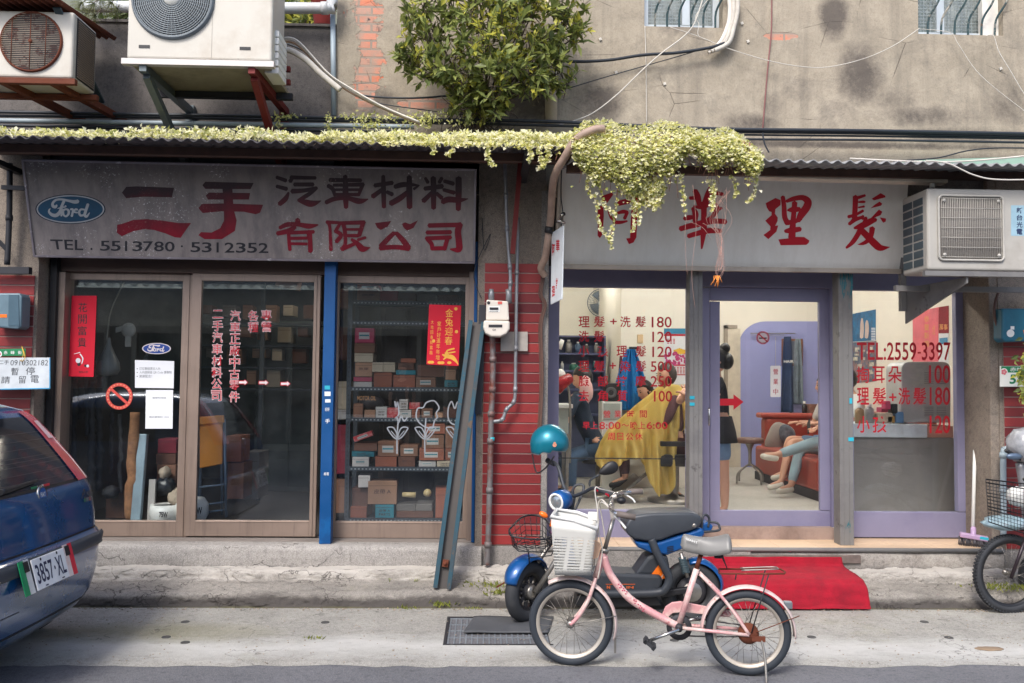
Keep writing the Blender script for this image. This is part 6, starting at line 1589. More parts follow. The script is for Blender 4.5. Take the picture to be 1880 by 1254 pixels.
mb = MB();mb.tube([PY(1011,-20,-.06),PY(1012,224,-.06)],.047,16);mb.build('drain_pipe',mat('buff_pvc',srgb(190,176,156),.5,dirt=srgb(140,124,108),da=.4),label='buff vertical drain pipe behind the fig tree',cat='pipe')
# ------------------------------------------------------------------ cables
def cable(label,pts,Y,r,m=None,name='cable',cat='cable'):
 mb = MB()
 mb.tube(sp3([PY(p[0],p[1],p[2] if len(p) > 2 else Y) for p in pts],8),r,7)
 return mb.build(name,m or M['cable'],label=label,cat=cat)
cable('thick black cable, uppermost of those along the foot of the walls',[(-80,204),(200,209),(500,214),(800,220),(1010,223),(1300,236),(1600,240),(1960,247)],-.16,.013)
cable('black cable directly beneath the uppermost thick one',[(-80,212),(300,216),(700,224),(1000,230),(1300,241),(1600,245),(1960,253)],-.13,.011)
cable('black cable, lowest along the wall at the salon side',[(1050,246),(1340,255),(1600,257),(1960,263)],-.13,.009)
cable('thin black cable second from the lowest at the salon side',[(1050,240),(1340,247),(1600,250),(1960,256)],-.12,.008)
cable('grey conduit pipe running behind the creeper of the parts shop',[(-80,220),(300,226),(760,233)],-.14,.019,M['pvc'],'conduit','conduit')
cable('black cable below the grey conduit',[(-80,228),(300,236),(740,241)],-.14,.012)
cable('black cable lying lowest behind the creeper of the parts shop',[(-80,236),(250,243),(560,246)],-.2,.01)
cable('thick black hose from the white trunking to the fig tree',[(1020,111),(1065,113),(1120,110),(1180,101),(1240,97),(1300,88),(1330,79)],-.08,.012)
cable('thin black wire sagging below the thick black hose',[(960,185),(1040,163),(1110,142),(1180,122),(1240,105),(1290,90)],-.07,.004)
cable('dark cable crossing from the red bracket to the fig tree',[(510,75),(560,95),(600,140),(640,166),(680,177),(760,180),(830,175)],-.1,.0075)
cable('thin dark wire below the dark crossing cable',[(520,80),(580,120),(640,165),(690,188),(780,202),(880,214)],-.12,.004)
cable('white wire sagging from the first barred window to the second',[(1231,50),(1280,66),(1340,90),(1410,111),(1470,122),(1520,123),(1585,108),(1640,84),(1688,52)],-.08,.003,M['cable_w'])
cable('pale wire dropping across the wall from the first barred window',[(1292,-8),(1276,40),(1256,66),(1214,98),(1180,128),(1130,176),(1080,212),(1020,231)],-.1,.0048,M['cable_w'])
cable('thin looped white wire under the first barred window',[(1306,-8),(1278,28),(1283,44),(1281,60),(1284,68)],-.09,.0025,M['cable_w'])
cable('thin vertical cream wire below the left edge of the first window',[(1184,48),(1186,120),(1187,228)],-.012,.003,M['cable_w'])
cable('white wire dropping from the sill of the second barred window',[(1690,53),(1744,60),(1760,82),(1800,138),(1880,203),(1960,260)],-.06,.0024,M['cable_w'])
cable('white wire slanting from the pale reveal of the second window',[(1810,66),(1824,66),(1834,95),(1855,130),(1880,172),(1920,230)],-.06,.003,M['cable_w'])
cable('thin dark red vertical pipe on the wall by the patch of bare brick',[(1417,-10),(1416,60),(1410,120),(1400,240)],-.02,.005,mat('maroon_pipe',srgb(134,84,82),.6),'cable')
cable('black cable drooping from the lowest wires to the creeper end',[(1400,244),(1404,264),(1412,280)],-.2,.006)
cable('black wire looping over the pale green sheet',[(1640,296),(1720,290),(1770,278),(1820,272),(1900,272)],-.5,.005)
cable('white cable curling under the right canopy end',[(1700,295),(1740,300),(1790,322),(1840,330),(1960,328)],YF - .08,.005,M['cable_w'])
cable('white cable lying on the pale green sheet',[(1560,291),(1700,297),(1800,294),(1960,278)],-.6,.006,M['cable_w'])
for k in range(3):
 cable(('white','second white','third, browner')[k] + ' cable of the bundle running from the big air conditioner to the creeper',[(512,72 + k * 3),(545,74 + k * 4),(600,132 + k * 3),(640,160 + k * 4),(700,194 + k * 2),(770,224 + k * 2)],-.45 + .02 * k,.007,(M['cable_w'],M['cable_w'],mat('tan_cable',srgb(178,148,124),.6))[k])
cable('frayed lagged pipe leaving the big air conditioner',[(508,96),(530,92),(560,108),(590,136),(625,165)],-.5,.022,M['lagging'],'lagged_pipe','pipe')
cable('white cable falling beside the big air conditioner',[(505,-10),(513,40),(518,90),(512,108)],-.6,.006,M['cable_w'])
# white trunking pipes right of the first window
for k in range(3):
 pts = [(1338 + k * 8,-14),(1340 + k * 7,20),(1336 + k * 6,48),(1322 + k * 8,78),(1300 + k * 6,97 - k * 2)]
 cable(('white lagged pipe nearest the first window','middle of the three white lagged pipes by the first window','outermost of the three white lagged pipes by the first window')[k],pts,-.06 - k * .012,.017,M['lagging'] if k else mat('white_lagging',srgb(222,214,204),.7,var=.1,vs=12,bump=.3),'lagged_pipe','pipe')
# small ceramic clips on the wall
for px,py in ((1102,72),(1362,43),(1373,76),(1837,126),(1220,154),(1131,133)):
 mb = MB();c = PY(px,py,-.006);mb.obox(c,V((.009,0,.004)),V((0,.007,0)),V((-.004,0,.009)));mb.disc(c + V((0,-.0085,0)),(0,-1,0),.004,8)
 mb.build('wall_clip',M['cable_w'],label='tiny white wire clip nailed to the rendered wall',cat='clip',group='wire clips on the rendered wall')
# ------------------------------------------------------------------ air conditioners
def circle_pts(c,r,n=40): return [(c[0] + r * math.cos(2 * math.pi * k / n),c[1] + r * math.sin(2 * math.pi * k / n)) for k in range(n)]
def ac_box(name,label,px,yf,dep,m):
 """casing given by the photo rectangle of its front"""
 a = PY(px[0],px[1],yf);b = PY(px[2],px[3],yf)
 t = T(name,label,'air conditioner',((a.x + b.x) / 2,yf + dep / 2,b.z))
 mb = MB();mb.box(a.x,b.x,yf,yf + dep,b.z,a.z);mb.build('casing',m,t,bevel=.018,seg=3)
 return t,a,b
# old cream unit, far left top
ac,a,b = ac_box('air_conditioner','old cream air conditioner with rusty round grille at the top corner',(-60,17,132,144),-.86,.34,M['ac_white'])
c = PY(58,77,-.862)
mb = MB();mb.disc(c + V((0,-.002,0)),(0,-1,0),.192,40);mb.build('fan_opening',mat('ac_dark',srgb(34,32,34),.6),ac)
mb = MB();mb.lathe([(.188,0),(.192,-.016),(.2,-.016),(.204,0)],c,(0,1,0),44);mb.build('fan_ring',M['rust'],ac)
mb = MB()
for k in range(30):
 z = -.18 + .36 * k / 29;h = math.sqrt(max(0,.19 ** 2 - z * z))
 mb.tube([c + V((-h,-.016,z)),c + V((h,-.016,z))],.002,5)
mb.build('grille',mat('grille_cream',srgb(170,154,136),.6,wear=srgb(110,60,44),wa=.52),ac)
mb = MB()
for x in (-.12,0,.1): h = math.sqrt(.19 ** 2 - x * x);mb.tube([c + V((x,-.019,-h)),c + V((x,-.019,h))],.003,5)
mb.lathe([(0,-.024),(.012,-.022),(.014,-.012)],c,(0,1,0),12);mb.build('grille_stay',M['rust'],ac)
mb = MB()
for k in range(26):
 z = b.z + .03 + k * (a.z - b.z - .06) / 26;mb.box(b.x + .001,b.x + .008,-.80,-.56,z,z + .009)
mb.build('side_vent',mat('ac_vent',srgb(120,106,92),.6),ac)
mb = MB();mb.box(b.x + .0008,b.x + .003,-.815,-.545,b.z + .02,a.z - .02);mb.build('vent_recess',mat('ac_dark',srgb(34,32,34),.6),ac)
mb = MB();mb.box(a.x - .05,b.x + .03,-.88,-.84,b.z - .045,b.z - .006);mb.build('base_rail',M['rust'],ac,bevel=.004)
mb = MB();mb.box(a.x - .05,b.x + .03,-.56,-.52,b.z - .045,b.z - .006);mb.build('rear_rail',M['rust'],ac,bevel=.004)
for px in (90,2):
 p = PY(px,146,-.84);q = PY(px + 68,205,-.2)
 mb = MB();mb.bar(p,(p.x + .14,.02,q.z),.05,.05,(1,0,0));mb.build('bracket',M['rust'],ac,bevel=.003)
mb = MB();mb.bar(PY(104,14,-.9),PY(186,188,-.15),.05,.014,(0,-1,0));mb.build('strut',mat('dark_slate_steel',srgb(62,78,84),.5,.2),ac)
mb = MB()
a0,b0 = PY(-60,2,-.95),PY(112,6,-.95)
mb.grid(lambda u,v: V((a0.x + (b0.x - a0.x) * u,-1.0 + .9 * v,a0.z + .02 + .1 * v + .014 * math.sin(u * 70) - .06 * max(0,u - .75))),90,6);mb.build('awning',M['rust'],ac,solid=.005)
# big white unit
ac,a,b = ac_box('air_conditioner','big white air conditioner with round grey fan grille on steel brackets',(239,-120,499,113),-.92,.34,M['ac_white'])
c = PY(318,-1,-.922);R0 = .252
gm = mat('grey_fan_grille',srgb(96,104,110),.5)
mb = MB();mb.disc(c + V((0,-.002,0)),(0,-1,0),R0,48);mb.build('fan_opening',mat('ac_fan_dark',srgb(50,56,62),.6),ac)
mb = MB()
for k in range(16):
 r = .05 + (R0 - .055) * k / 15;mb.tube([c + V((r * math.cos(t_),-.012 - .02 * (1 - (r / R0) ** 2),r * math.sin(t_))) for t_ in [2 * math.pi * q / 52 for q in range(52)]],.0028,5,True)
for k in range(48):
 t_ = 2 * math.pi * k / 48;mb.tube([c + V((r * math.cos(t_),-.011 - .02 * (1 - (r / R0) ** 2),r * math.sin(t_))) for r in (.05,.15,R0)],.002,4)
mb.build('grille',mat('pale_fan_grille',srgb(146,154,158),.5),ac)
mb = MB();mb.lathe([(R0 - .004,0),(R0,-.022),(R0 + .012,-.022),(R0 + .02,0)],c,(0,1,0),52);mb.build('fan_ring',gm,ac)
mb = MB();mb.lathe([(0,-.04),(.05,-.038),(.055,-.028)],c,(0,1,0),24);mb.build('fan_hub',mat('fan_badge',srgb(196,196,190),.4),ac)
for (x0,y0,x1,y1) in ((255,82.5,275,88.5),(440,86,460,92)):
 p,q = PY(x0,y0,-.921),PY(x1,y1,-.921);mb = MB();mb.box(p.x,q.x,-.923,-.915,q.z,p.z);mb.build('handle_slot',M['black'],ac)
mb = MB()
for px in (246,381,411,437): mb.disc(PY(px,109,-.922),(0,-1,0),.006,8)
mb.box(PY(389,60,-.92).x,PY(389,60,-.92).x + .002,-.9215,-.919,b.z + .01,a.z);mb.build('seam',mat('seam_grey',srgb(150,144,136),.6),ac)
p,q = PY(484,58,-.80),PY(513,138,-.80)
mb = MB()
for k in range(6): z0 = q.z + (p.z - q.z) * k / 6;mb.box(p.x + .02,q.x,-.84 + .01 * (k == 0),-.6,z0,z0 + (p.z - q.z) / 6 - .006)
mb.build('valve_cover',M['white'],ac,bevel=.004)
mb = MB();mb.box(a.x - .02,b.x + .02,-.95,-.90,b.z - .045,b.z - .008);mb.build('front_rail',mat('white_red_rail',srgb(196,190,186),.5,.2,wear=srgb(150,58,52),wa=.66),ac)
mb = MB();mb.box(a.x + .02,b.x - .02,-.90,-.3,b.z - .03,b.z - .006);mb.build('tray',mat('grimy_tray',srgb(150,142,122),.7,dirt=srgb(90,82,70),da=.6),ac)
mb = MB();mb.box(a.x - .02,b.x + .02,-.40,-.36,b.z - .08,b.z - .035);mb.build('rear_rail',M['dark_iron'],ac)
sl_ = mat('slate_bracket',srgb(96,106,110),.5,.3)
for (px,qx,m_) in ((262,330,sl_),(462,505,M['red_iron'])):
 p = PY(px,122,-.93);w0 = PY(qx,205,-.02)
 mb = MB();mb.bar((p.x,-.93,b.z - .06),(p.x + (.0 if m_ is sl_ else .02),-.02,b.z - .06),.045,.05);mb.build('bracket_arm',m_,ac)
 mb = MB();mb.bar((p.x,-.86,b.z - .09),(p.x + .0,-.03,b.z - .5),.05,.045,(1,0,0));mb.build('bracket_strut',m_,ac)
 mb = MB();mb.box(p.x - .03,p.x + .03,-.03,.03,b.z - .55,b.z - .02);mb.build('bracket_leg',m_,ac)
for yy in (150,118 + 8):
 p = PY(470,yy,-.5);mb = MB();mb.bar(p,p + V((.24,0,0)),.035,.035);mb.build('cross_bar',M['red_iron'],ac)
# aged unit above the right salon pane
ac,a,b = ac_box('air_conditioner','aged grey air conditioner with square grille at the end of the salon sign',(1702,345,1920,499),-.8,.36,M['ac_grey'])
p,q = PY(1722,359,-.802),PY(1842,479,-.802)
mb = MB();mb.box(p.x + .012,q.x - .012,-.803,-.8005,q.z + .012,p.z - .012);mb.build('fan_opening',mat('ac_fan_grey',srgb(110,104,98),.7,dirt=srgb(60,56,54),da=.6,ds=4),ac)
mb = MB();n = 34
for k in range(n): x = p.x + .02 + (q.x - p.x - .04) * k / (n - 1);mb.tube([(x,-.812,q.z + .014),(x,-.812,p.z - .014)],.0019,5)
for k in range(7): z = q.z + .02 + (p.z - q.z - .04) * k / 6;mb.tube([(p.x + .012,-.815,z),(q.x - .012,-.815,z)],.0022,5)
mb.build('grille',mat('pale_wire',srgb(176,172,164),.5),ac)
mb = MB();r_ = .03;ring = []
for cx,cz,a0 in ((q.x - r_,p.z - r_,0),(p.x + r_,p.z - r_,90),(p.x + r_,q.z + r_,180),(q.x - r_,q.z + r_,270)):
 ring += [V((cx + r_ * math.cos(R(a0 + 15 * k)),-.809,cz + r_ * math.sin(R(a0 + 15 * k)))) for k in range(7)]
mb.tube(ring,.008,8,True);mb.build('grille_frame',mat('pale_wire',srgb(176,172,164),.5),ac)
mb = MB()
for cx,cz in ((p.x + .035,p.z - .035),(q.x - .035,p.z - .035),(p.x + .035,q.z + .035),(q.x - .035,q.z + .035)): mb.lathe([(0,-.008),(.012,-.006),(.012,0)],(cx,-.812,cz),(0,1,0),12)
mb.build('screw_boss',mat('pale_wire',srgb(176,172,164),.5),ac)
mb = MB();H = a.z - b.z
for i in range(2):
 for j in range(8): mb.box(a.x - .003,a.x + .002,-.74 + i * .15,-.61 + i * .15,b.z + .04 + j * (H - .08) / 8,b.z + .04 + (j + .8) * (H - .08) / 8)
mb.build('side_vent',mat('vent_blue_dark',srgb(64,76,82),.6),ac)
PA = ((0,-.8,0),FRONT);mb = MB();put_poly(mb,rect_px(1856,377,1886,433),PA,.001);lb = mb.build('sticker',mat('sky_sticker',srgb(150,182,196),.5),ac)
mb = MB()
for i,ch in enumerate('新台光電'): put_text(mb,ch,1866,381 + i * 13,1877,392 + i * 13,PA,.02,.0018)
mb.build('lettering',mat('navy_print',srgb(30,44,84),.5),lb)
mb = MB();mb.box(a.x - .03,a.x + 2,-.82,-.78,b.z - .04,b.z - .006);mb.build('front_rail',M['grey_post'],ac)
mb = MB();mb.box(a.x - .03,a.x + 2,-.4,-.36,b.z - .10,b.z - .06);mb.build('rear_rail',M['grey_post'],ac)
xx = PY(1657,520,-.1).x;mb = MB();mb.box(xx - .02,xx + .02,-.12,-.075,PY(1657,571,-.1).z,PY(1657,420,-.1).z);mb.build('bracket_leg',M['grey_post'],ac)
mb = MB();z0 = b.z - .045;mb.prism([(xx + .022,-.09,z0),(xx + .10,-.80,z0),(xx + .10,-.80,z0 - .04),(xx + .022,-.09,z0 - .27)],(.012,0,0));mb.build('bracket_gusset',M['grey_post'],ac)
# ------------------------------------------------------------------ meters, pipes and plates on the pillars
gm_ = T('gas_meter','pale gas meter with round belly on the tiled pillar between the shops','gas meter',tuple(PY(908,618,-.3)))
mb = MB();mb.prism([PY(x,y,-.30) for x,y in ((893,550),(933,553),(935,588),(892,588))],(0,.10,0));mb.build('head',M['cream'],gm_,bevel=.01)
mb = MB();mb.prism([PY(x,y,-.33) for x,y in [(888,588),(936,589),(936,604),(930,613),(918,618.5),(902,618),(891,612),(887,602)]],(0,.15,0));mb.build('belly',M['cream'],gm_,bevel=.014,seg=3)
mb = MB();PM = ((0,-.33,0),FRONT);put_poly(mb,rect_px(897,596,922,601),PM,.003);PM2 = ((0,-.30,0),FRONT);put_poly(mb,rect_px(899,564.5,915,569),PM2,.006);put_poly(mb,circ_px(897,556,3),PM2,.003);put_text(mb,'02418',899,571,914,573,PM2,0,.003);put_text(mb,'G4',904,604,910,607,PM,.01,.003);mb.build('dial',M['ink'],gm_)
mb = MB();put_poly(mb,rect_px(897,562,918,572.5),PM2,.0025);mb.build('window',M['white'],gm_)
mb = MB();put_poly(mb,rect_px(914,553.5,922,558.5),PM2,.003);mb.build('red_tag',mat('red_tag',srgb(208,92,80),.5),gm_)
for px in (902,934):
 mb = MB();c = PY(px,552,-.25);mb.tube([c + V((0,0,-.02)),c + V((0,0,.05)),c + V((.0 if px < 920 else -.01,0,.085))],[.022,.022,.016],10);mb.build('union',M['galv'],gm_)
def pipe(label,pts,r,m,Y=-.2,name='pipe'):
 mb = MB();P = [PY(p[0],p[1],p[2] if len(p) > 2 else Y) for p in pts];mb.tube(sp3(P,6),r,10)
 for i in range(1,len(P) - 1):
  d = (P[i + 1] - P[i - 1]).normalized();mb.tube([P[i] - d * .02,P[i] + d * .02],r * 1.25,10)
 return mb.build(name,m,label=label,cat='pipe')
pipe('slim grey gas pipe coming down from the canopy to the gas meter',[(927,296),(929,360),(931,420),(936,490),(937,520),(935,548)],.013,M['galv'],-.25)
pipe('long grey pipe passing the gas meter and joining the lower gas pipe',[(952,400),(949,500),(947,640),(946,715),(943,738),(930,752),(922,770),(906,774)],.013,M['galv'],-.2)
pipe('rusty lower gas pipe from the gas meter down to the granite plinth',[(904,618),(905,660),(904,715),(902,760),(901,810),(899,900),(896,1000),(894,1037)],.021,metal_peel('rusting_galvanised',srgb(126,122,122),srgb(118,66,54),srgb(150,146,142),.75,.6,.4,7),-.2)
mb = MB();mb.tube([PY(902.5,803,-.2),PY(902.5,809,-.2)],.0225,12);mb.build('tape_band',mat('teal_tape',srgb(36,172,190),.5),label='turquoise tape band round the rusty lower gas pipe',cat='tape')
mb = MB();mb.bar(PY(956,290,-.3),PY(941,466,-.3),.035,.03,(0,-1,0));mb.build('iron_bar',M['red_iron'],label='dark red iron bar slanting down from the canopy beside the gas pipe',cat='bar')
mb = MB();mb.prism([PY(x,y,-.15) for x,y in ((919,609),(969,609),(969,645),(919,645))],(0,.012,0));mb.build('cover_plate',mat('pale_plate',srgb(170,162,154),.6,dirt=srgb(110,96,86),da=.6),bevel=.003,label='pale square cover plate behind the long grey pipe',cat='plate')
mb = MB();mb.tube(sp3([PY(x,y,-.14) for x,y in ((885,400),(889,460),(900,430),(870,500),(884,548))],6),.003,5);mb.build('wire',M['cable'],label='thin loose black wire over the pebbledash above the gas meter',cat='cable')
pts = [(1108,236,-1.05),(1084,240,-1.08),(1056,258,-1.05),(1036,290,-1.0),(1020,318,-.9),(1014,350,-.7),(1011,400,-.45),(1006,440,-.38),(1001,472,-.3),(993,492,-.24),(1000,506,-.2)]
mb = MB();mb.tube(sp3([PY(*p) for p in pts],8),.026,12);mb.build('wrapped_pipe',M['wrap'],label='fat brown taped pipe bending down over the canopy beside the salon sign',cat='pipe')
mb = MB();mb.tube([PY(1009,416,-.42),PY(1007,428,-.41)],.031,12);mb.build('tape_band',M['black'],label='black tape band round the fat brown pipe',cat='tape')
mb = MB()
for k in range(4): mb.tube(sp3([PY(x + k * 2 - 3,y,-.16) for x,y in ((997,505),(992,540),(1000,560),(992,600),(994,700),(989,800))],6),.003 + .001 * k,5)
mb.build('wire_bundle',mat('brown_wire',srgb(96,70,60),.6),label='loose brown wires hanging below the fat taped pipe',cat='cable')
# hanging plate sign, seen nearly edge-on
hs = T('hanging_sign','small white plate sign with red characters hanging beside the salon sign','sign',tuple(PY(1022,558,-.55)))
q = [PY(1013,428,-.40),PY(1034,414,-.62),PY(1031,549,-.62),PY(1011,559,-.40)]
nh = (q[1] - q[0]).cross(q[3] - q[0]).normalized();nh = nh if nh.y < 0 else -nh
mb = MB();mb.prism(q,-nh * .008);mb.build('plate',mat('white_enamel',srgb(214,220,224),.4,wear=srgb(160,170,176),wa=.7),hs)
ph = (q[0],nh);mb = MB()
for ch,x0,y0,x1,y1 in (('阿',1013.5,448,1019,470),('華',1021,440,1027.5,462),('理',1013.5,525,1019,548),('髮',1027,495,1031,545),('美',1020.5,510,1026,538)): put_text(mb,ch,x0,y0,x1,y1,ph,.02,.0012)
mb.build('lettering',M['red_paint'],hs)
mb = MB();mb.tube(sp3([PY(1031,312,-.55),PY(1030,360,-.55),PY(1033,390,-.55),PY(1030,416,-.55)],5),.004,6);mb.ell(PY(1034,393,-.55),.016,.016,.016);mb.build('cord',M['black'],hs)
mb = MB();mb.lathe([(.012,.04),(.016,.0),(.036,-.012),(.036,-.02),(0,-.02)],PY(1030,404,-.56),(.2,0,1),16);mb.build('lamp_shade',M['chrome'],hs)
# left pillar: meter box, handwritten board, green plate
mbx = T('meter_box','grey-blue electricity box with orange tag on the narrow tiled pillar','meter box',tuple(PY(18,605,-.25)))
mb = MB();mb.prism([PY(x,y,-.28) for x,y in ((-20,538),(36,538),(40,545),(38,600),(32,604),(-20,600))],(0,.13,0));mb.build('case',mat('grey_blue_case',srgb(96,120,132),.45),mbx,bevel=.012)
PB2 = ((0,-.28,0),FRONT);mb = MB();put_poly(mb,rect_px(-2,577,13,583),PB2,.002);mb.build('tag',M['orange'],mbx)
mb = MB();put_poly(mb,circ_px(24,583,5),PB2,.002);put_poly(mb,rect_px(20,577,28,586),PB2,.0015);mb.build('seal',M['white'],mbx)
mb = MB();mb.prism([PY(x,y,-.285) for x,y in ((16,541),(34,541),(35,598),(15,598))],(0,.006,0));mb.build('cover',mat('dark_blue_case',srgb(66,92,106),.4),mbx)
pipe('dark pipe running up the narrow tiled pillar',[(18,300),(17,400),(13,486)],.02,M['dark_iron'],-.2)
mb = MB();mb.bar(PY(-20,497,-.2),PY(56,497,-.2),.05,.05);mb.build('iron_bar',M['dark_iron'],label='short dark horizontal iron bar above the narrow red tiles',cat='bar')
mb = MB();mb.bar(PY(-20,425,-.25),PY(14,460,-.2),.03,.03);mb.bar(PY(4,344,-.25),PY(46,346,-.25),.03,.03);mb.build('iron_bar',M['dark_iron'],label='slanting dark iron brace beside the old shop sign',cat='bar')
def plate(name,label,quad,Y,m_,cat='sign',thick=.006):
 t = T(name,label,cat,tuple(PY(quad[3][0],quad[3][1],Y)));mb = MB();mb.prism([PY(x,y,Y) for x,y in quad],(0,thick,0));mb.build('plate',m_,t,bevel=.0015)
 return t,((0,Y,0),FRONT)
GRN = mat('plate_green',srgb(28,122,78),.4)
t,pl = plate('street_plate','small green street plate with white characters above the handwritten board',[(-30,641),(47,640),(47,653.5),(-30,654)],-.2,GRN,thick=.004)
mb = MB()
for i,ch in enumerate('赤峰街'): put_text(mb,ch,7 + i * 13,644,14 + i * 13,650.5,pl,.01,.001)
put_poly(mb,circ_px(-2,650,6),pl,.0012);mb.build('lettering',M['white'],t)
mb = MB();
for k in range(5): put_poly(mb,circ_px(-2 + 2.6 * math.cos(k * 1.257),650 + 2.6 * math.sin(k * 1.257),1.8,None,10),pl,.0018 + k * .0001)
mb.build('flower_emblem',mat('plum_pink',srgb(206,110,120),.5),t)
t,pl = plate('handwritten_board','white board with handwritten phone number and characters hung on the pillar',[(-40,657),(92,656.5),(92,713.5),(-40,716)],-.26,mat('whiteboard',srgb(196,202,206),.5,dirt=srgb(160,166,172),da=.4))
mb = MB()
for s_,x0,y0,x1,y1 in (('二手',-2,661,16,669),('0910302182',19,661,88,671),('暫',20,675,34,689),('停',47,674,64,688),('請',2,691,18,704),('留',34,690,47,704),('電',56,689,71,703)): put_text(mb,s_,x0,y0,x1,y1,pl,-.004 if len(s_) > 3 else 0,.001,skew=.8)
mb.build('lettering',mat('pen_black',srgb(66,68,74),.6),t)
mb = MB();mb.bar(PY(-40,715.5,-.262),PY(92,713,-.262),.006,.008);mb.bar(PY(91.6,657,-.262),PY(91.6,713,-.262),.006,.006);mb.build('edge',mat('blue_edge',srgb(60,140,180),.5),t)
mb = MB();mb.tube(sp3([PY(38,663,-.27),PY(43,650,-.22),PY(40,636,-.2),PY(46,655,-.27),PY(40,664,-.27)],4),.0025,5);mb.build('string',mat('yellow_string',srgb(216,172,60),.7),t)
# right pillar: water meter, house number, meter box
mbx = T('meter_box','teal electricity box above the green house number plate','meter box',tuple(PY(1862,628,-.25)))
mb = MB();mb.prism([PY(x,y,-.28) for x,y in ((1840,566),(1930,566),(1930,625),(1846,628),(1840,622))],(0,.12,0));mb.build('case',mat('teal_case',srgb(28,96,118),.4),mbx,bevel=.012)
mb = MB();put_poly(mb,circ_px(1855,612,7),PB2,.002);put_poly(mb,rect_px(1855,599,1862,605),PB2,.002);mb.build('dial',M['white'],mbx);mb = MB();put_poly(mb,[(1878,606),(1890,604),(1890,616),(1880,614)],PB2,.002);mb.build('tag',M['orange'],mbx)
t,pl = plate('house_number','house number plate reading 51 with a green top on the red tiles',[(1836,672),(1925,672),(1925,710),(1836,710)],-.2,M['white'])
mb = MB();put_poly(mb,rect_px(1838,672.5,1925,684),pl,.001);put_text(mb,'51',1853,687.5,1874,705,pl,.03,.001,skew=1.5);mb.build('lettering',GRN,t)
mb = MB();put_poly(mb,circ_px(1843,683,7),pl,.0015);put_text(mb,'赤峰',1854,674.5,1878,682,pl,.01,.002);mb.build('emblem',M['white'],t)
mb = MB()
for k in range(5): put_poly(mb,circ_px(1843 + 3.2 * math.cos(k * 1.257),683 + 3.2 * math.sin(k * 1.257),2.4,None,10),pl,.0022 + k * .0001)
mb.build('flower_emblem',mat('plum_pink',srgb(206,110,120),.5),t)
pipe('grey elbow pipe on the red tiles beside the concrete post',[(1868,828),(1846,826),(1842,836),(1842,900),(1842,985)],.022,M['pvc'],-.18)
cable('brown cable looping round the teal electricity box',[(1836,530),(1826,560),(1828,590),(1840,618),(1846,612)],-.2,.01,mat('brown_wire',srgb(96,70,60),.6))
t = T('wall_plant','hanging green plant over the house number at the edge of the red tiles','plant',tuple(PY(1884,745,-.4)))
mb = MB()
for i in range(120): leaf(mb,PY(1884 + lr.gauss(0,8),690 + lr.gauss(0,28),-.4 + lr.gauss(0,.05)),rv() + V((0,-.4,-.5)),rv(.5) + V((0,-1,.3)),lr.uniform(.04,.07),lr.uniform(.03,.05),.2,pick(.2,.5))
mb.build('leaves',LF,t);mb = MB()
for k in range(4): mb.tube(sp3([PY(1892,640,-.35),PY(1888 + k * 3,690,-.4),PY(1880 + k * 5,740,-.4)],4),.003,4)
mb.build('stem',bark,t)
# ------------------------------------------------------------------ the other side of the lane (seen only as reflections)
op = T('opposite_shop','plain grey shop building across the lane behind the camera','building',(0,-12.5,0))
mb = MB();mb.box(-14,14,-12.39,-12.37,0,2.7);mb.build('shopfront',mat('opposite_dark_front',srgb(92,92,92),.8,var=.3),op)
mb = MB();mb.box(-14,14,-13.2,-12.4,0,4.2);mb.build('wall',mat('opposite_render',srgb(196,190,182),.9,var=.25),op)
mb = MB();mb.grid(lambda u,v: V((-14 + 28 * u,-8.8 - 3.6 * v,3.22 + .35 * v + .035 * math.sin(u * 28 * 2 * math.pi / .21))),1100,2);mb.build('awning',leaf_mat('translucent_awning',srgb(222,232,220),srgb(226,234,224),.75),op)
for i,x in enumerate((-11,-7.6,-4.2,-.8,2.6,6.0,9.4)):
 mb = MB();mb.box(x,x + 2.7,-12.42,-12.365,.35,2.55);mb.build('window',mat(('opposite_dark','opposite_green')[i % 2],(srgb(46,50,52),srgb(58,70,66))[i % 2],.3),op)
 mb = MB()
 for xx_ in (x - .1,x + 2.7): mb.box(xx_,xx_ + .1,-12.44,-12.3,.2,2.7)
 mb.box(x,x + 2.7,-12.44,-12.3,2.55,2.7);mb.build('frame',mat('opposite_frame',srgb(150,146,140),.6),op)
mb = MB();mb.box(-14,14,-12.4,-10.6,0.0,.16);mb.build('pavement',M['step'],kind='structure')
t = T('white_bench','long white bench before the opposite shop','bench',(-2.2,-11.6,.16))
mb = MB();mb.box(-3.4,-.9,-11.8,-11.4,.78,.84);mb.build('seat',M['white'],t)
for x in (-3.2,-1.1):
 mb = MB();mb.box(x,x + .06,-11.75,-11.45,.16,.779);mb.build('leg',M['steel'],t)
def text3(mb,s,o,ux,uy,bold=0.0,skew=0.0):
 """lettering in a rectangle given by its lower corner and two edge vectors"""
 vs,fs = text_geo(s,bold);o,ux,uy = V(o),V(ux),V(uy)
 mb.add([o + ux * (u + skew * v) + uy * v for u,v in vs],fs)
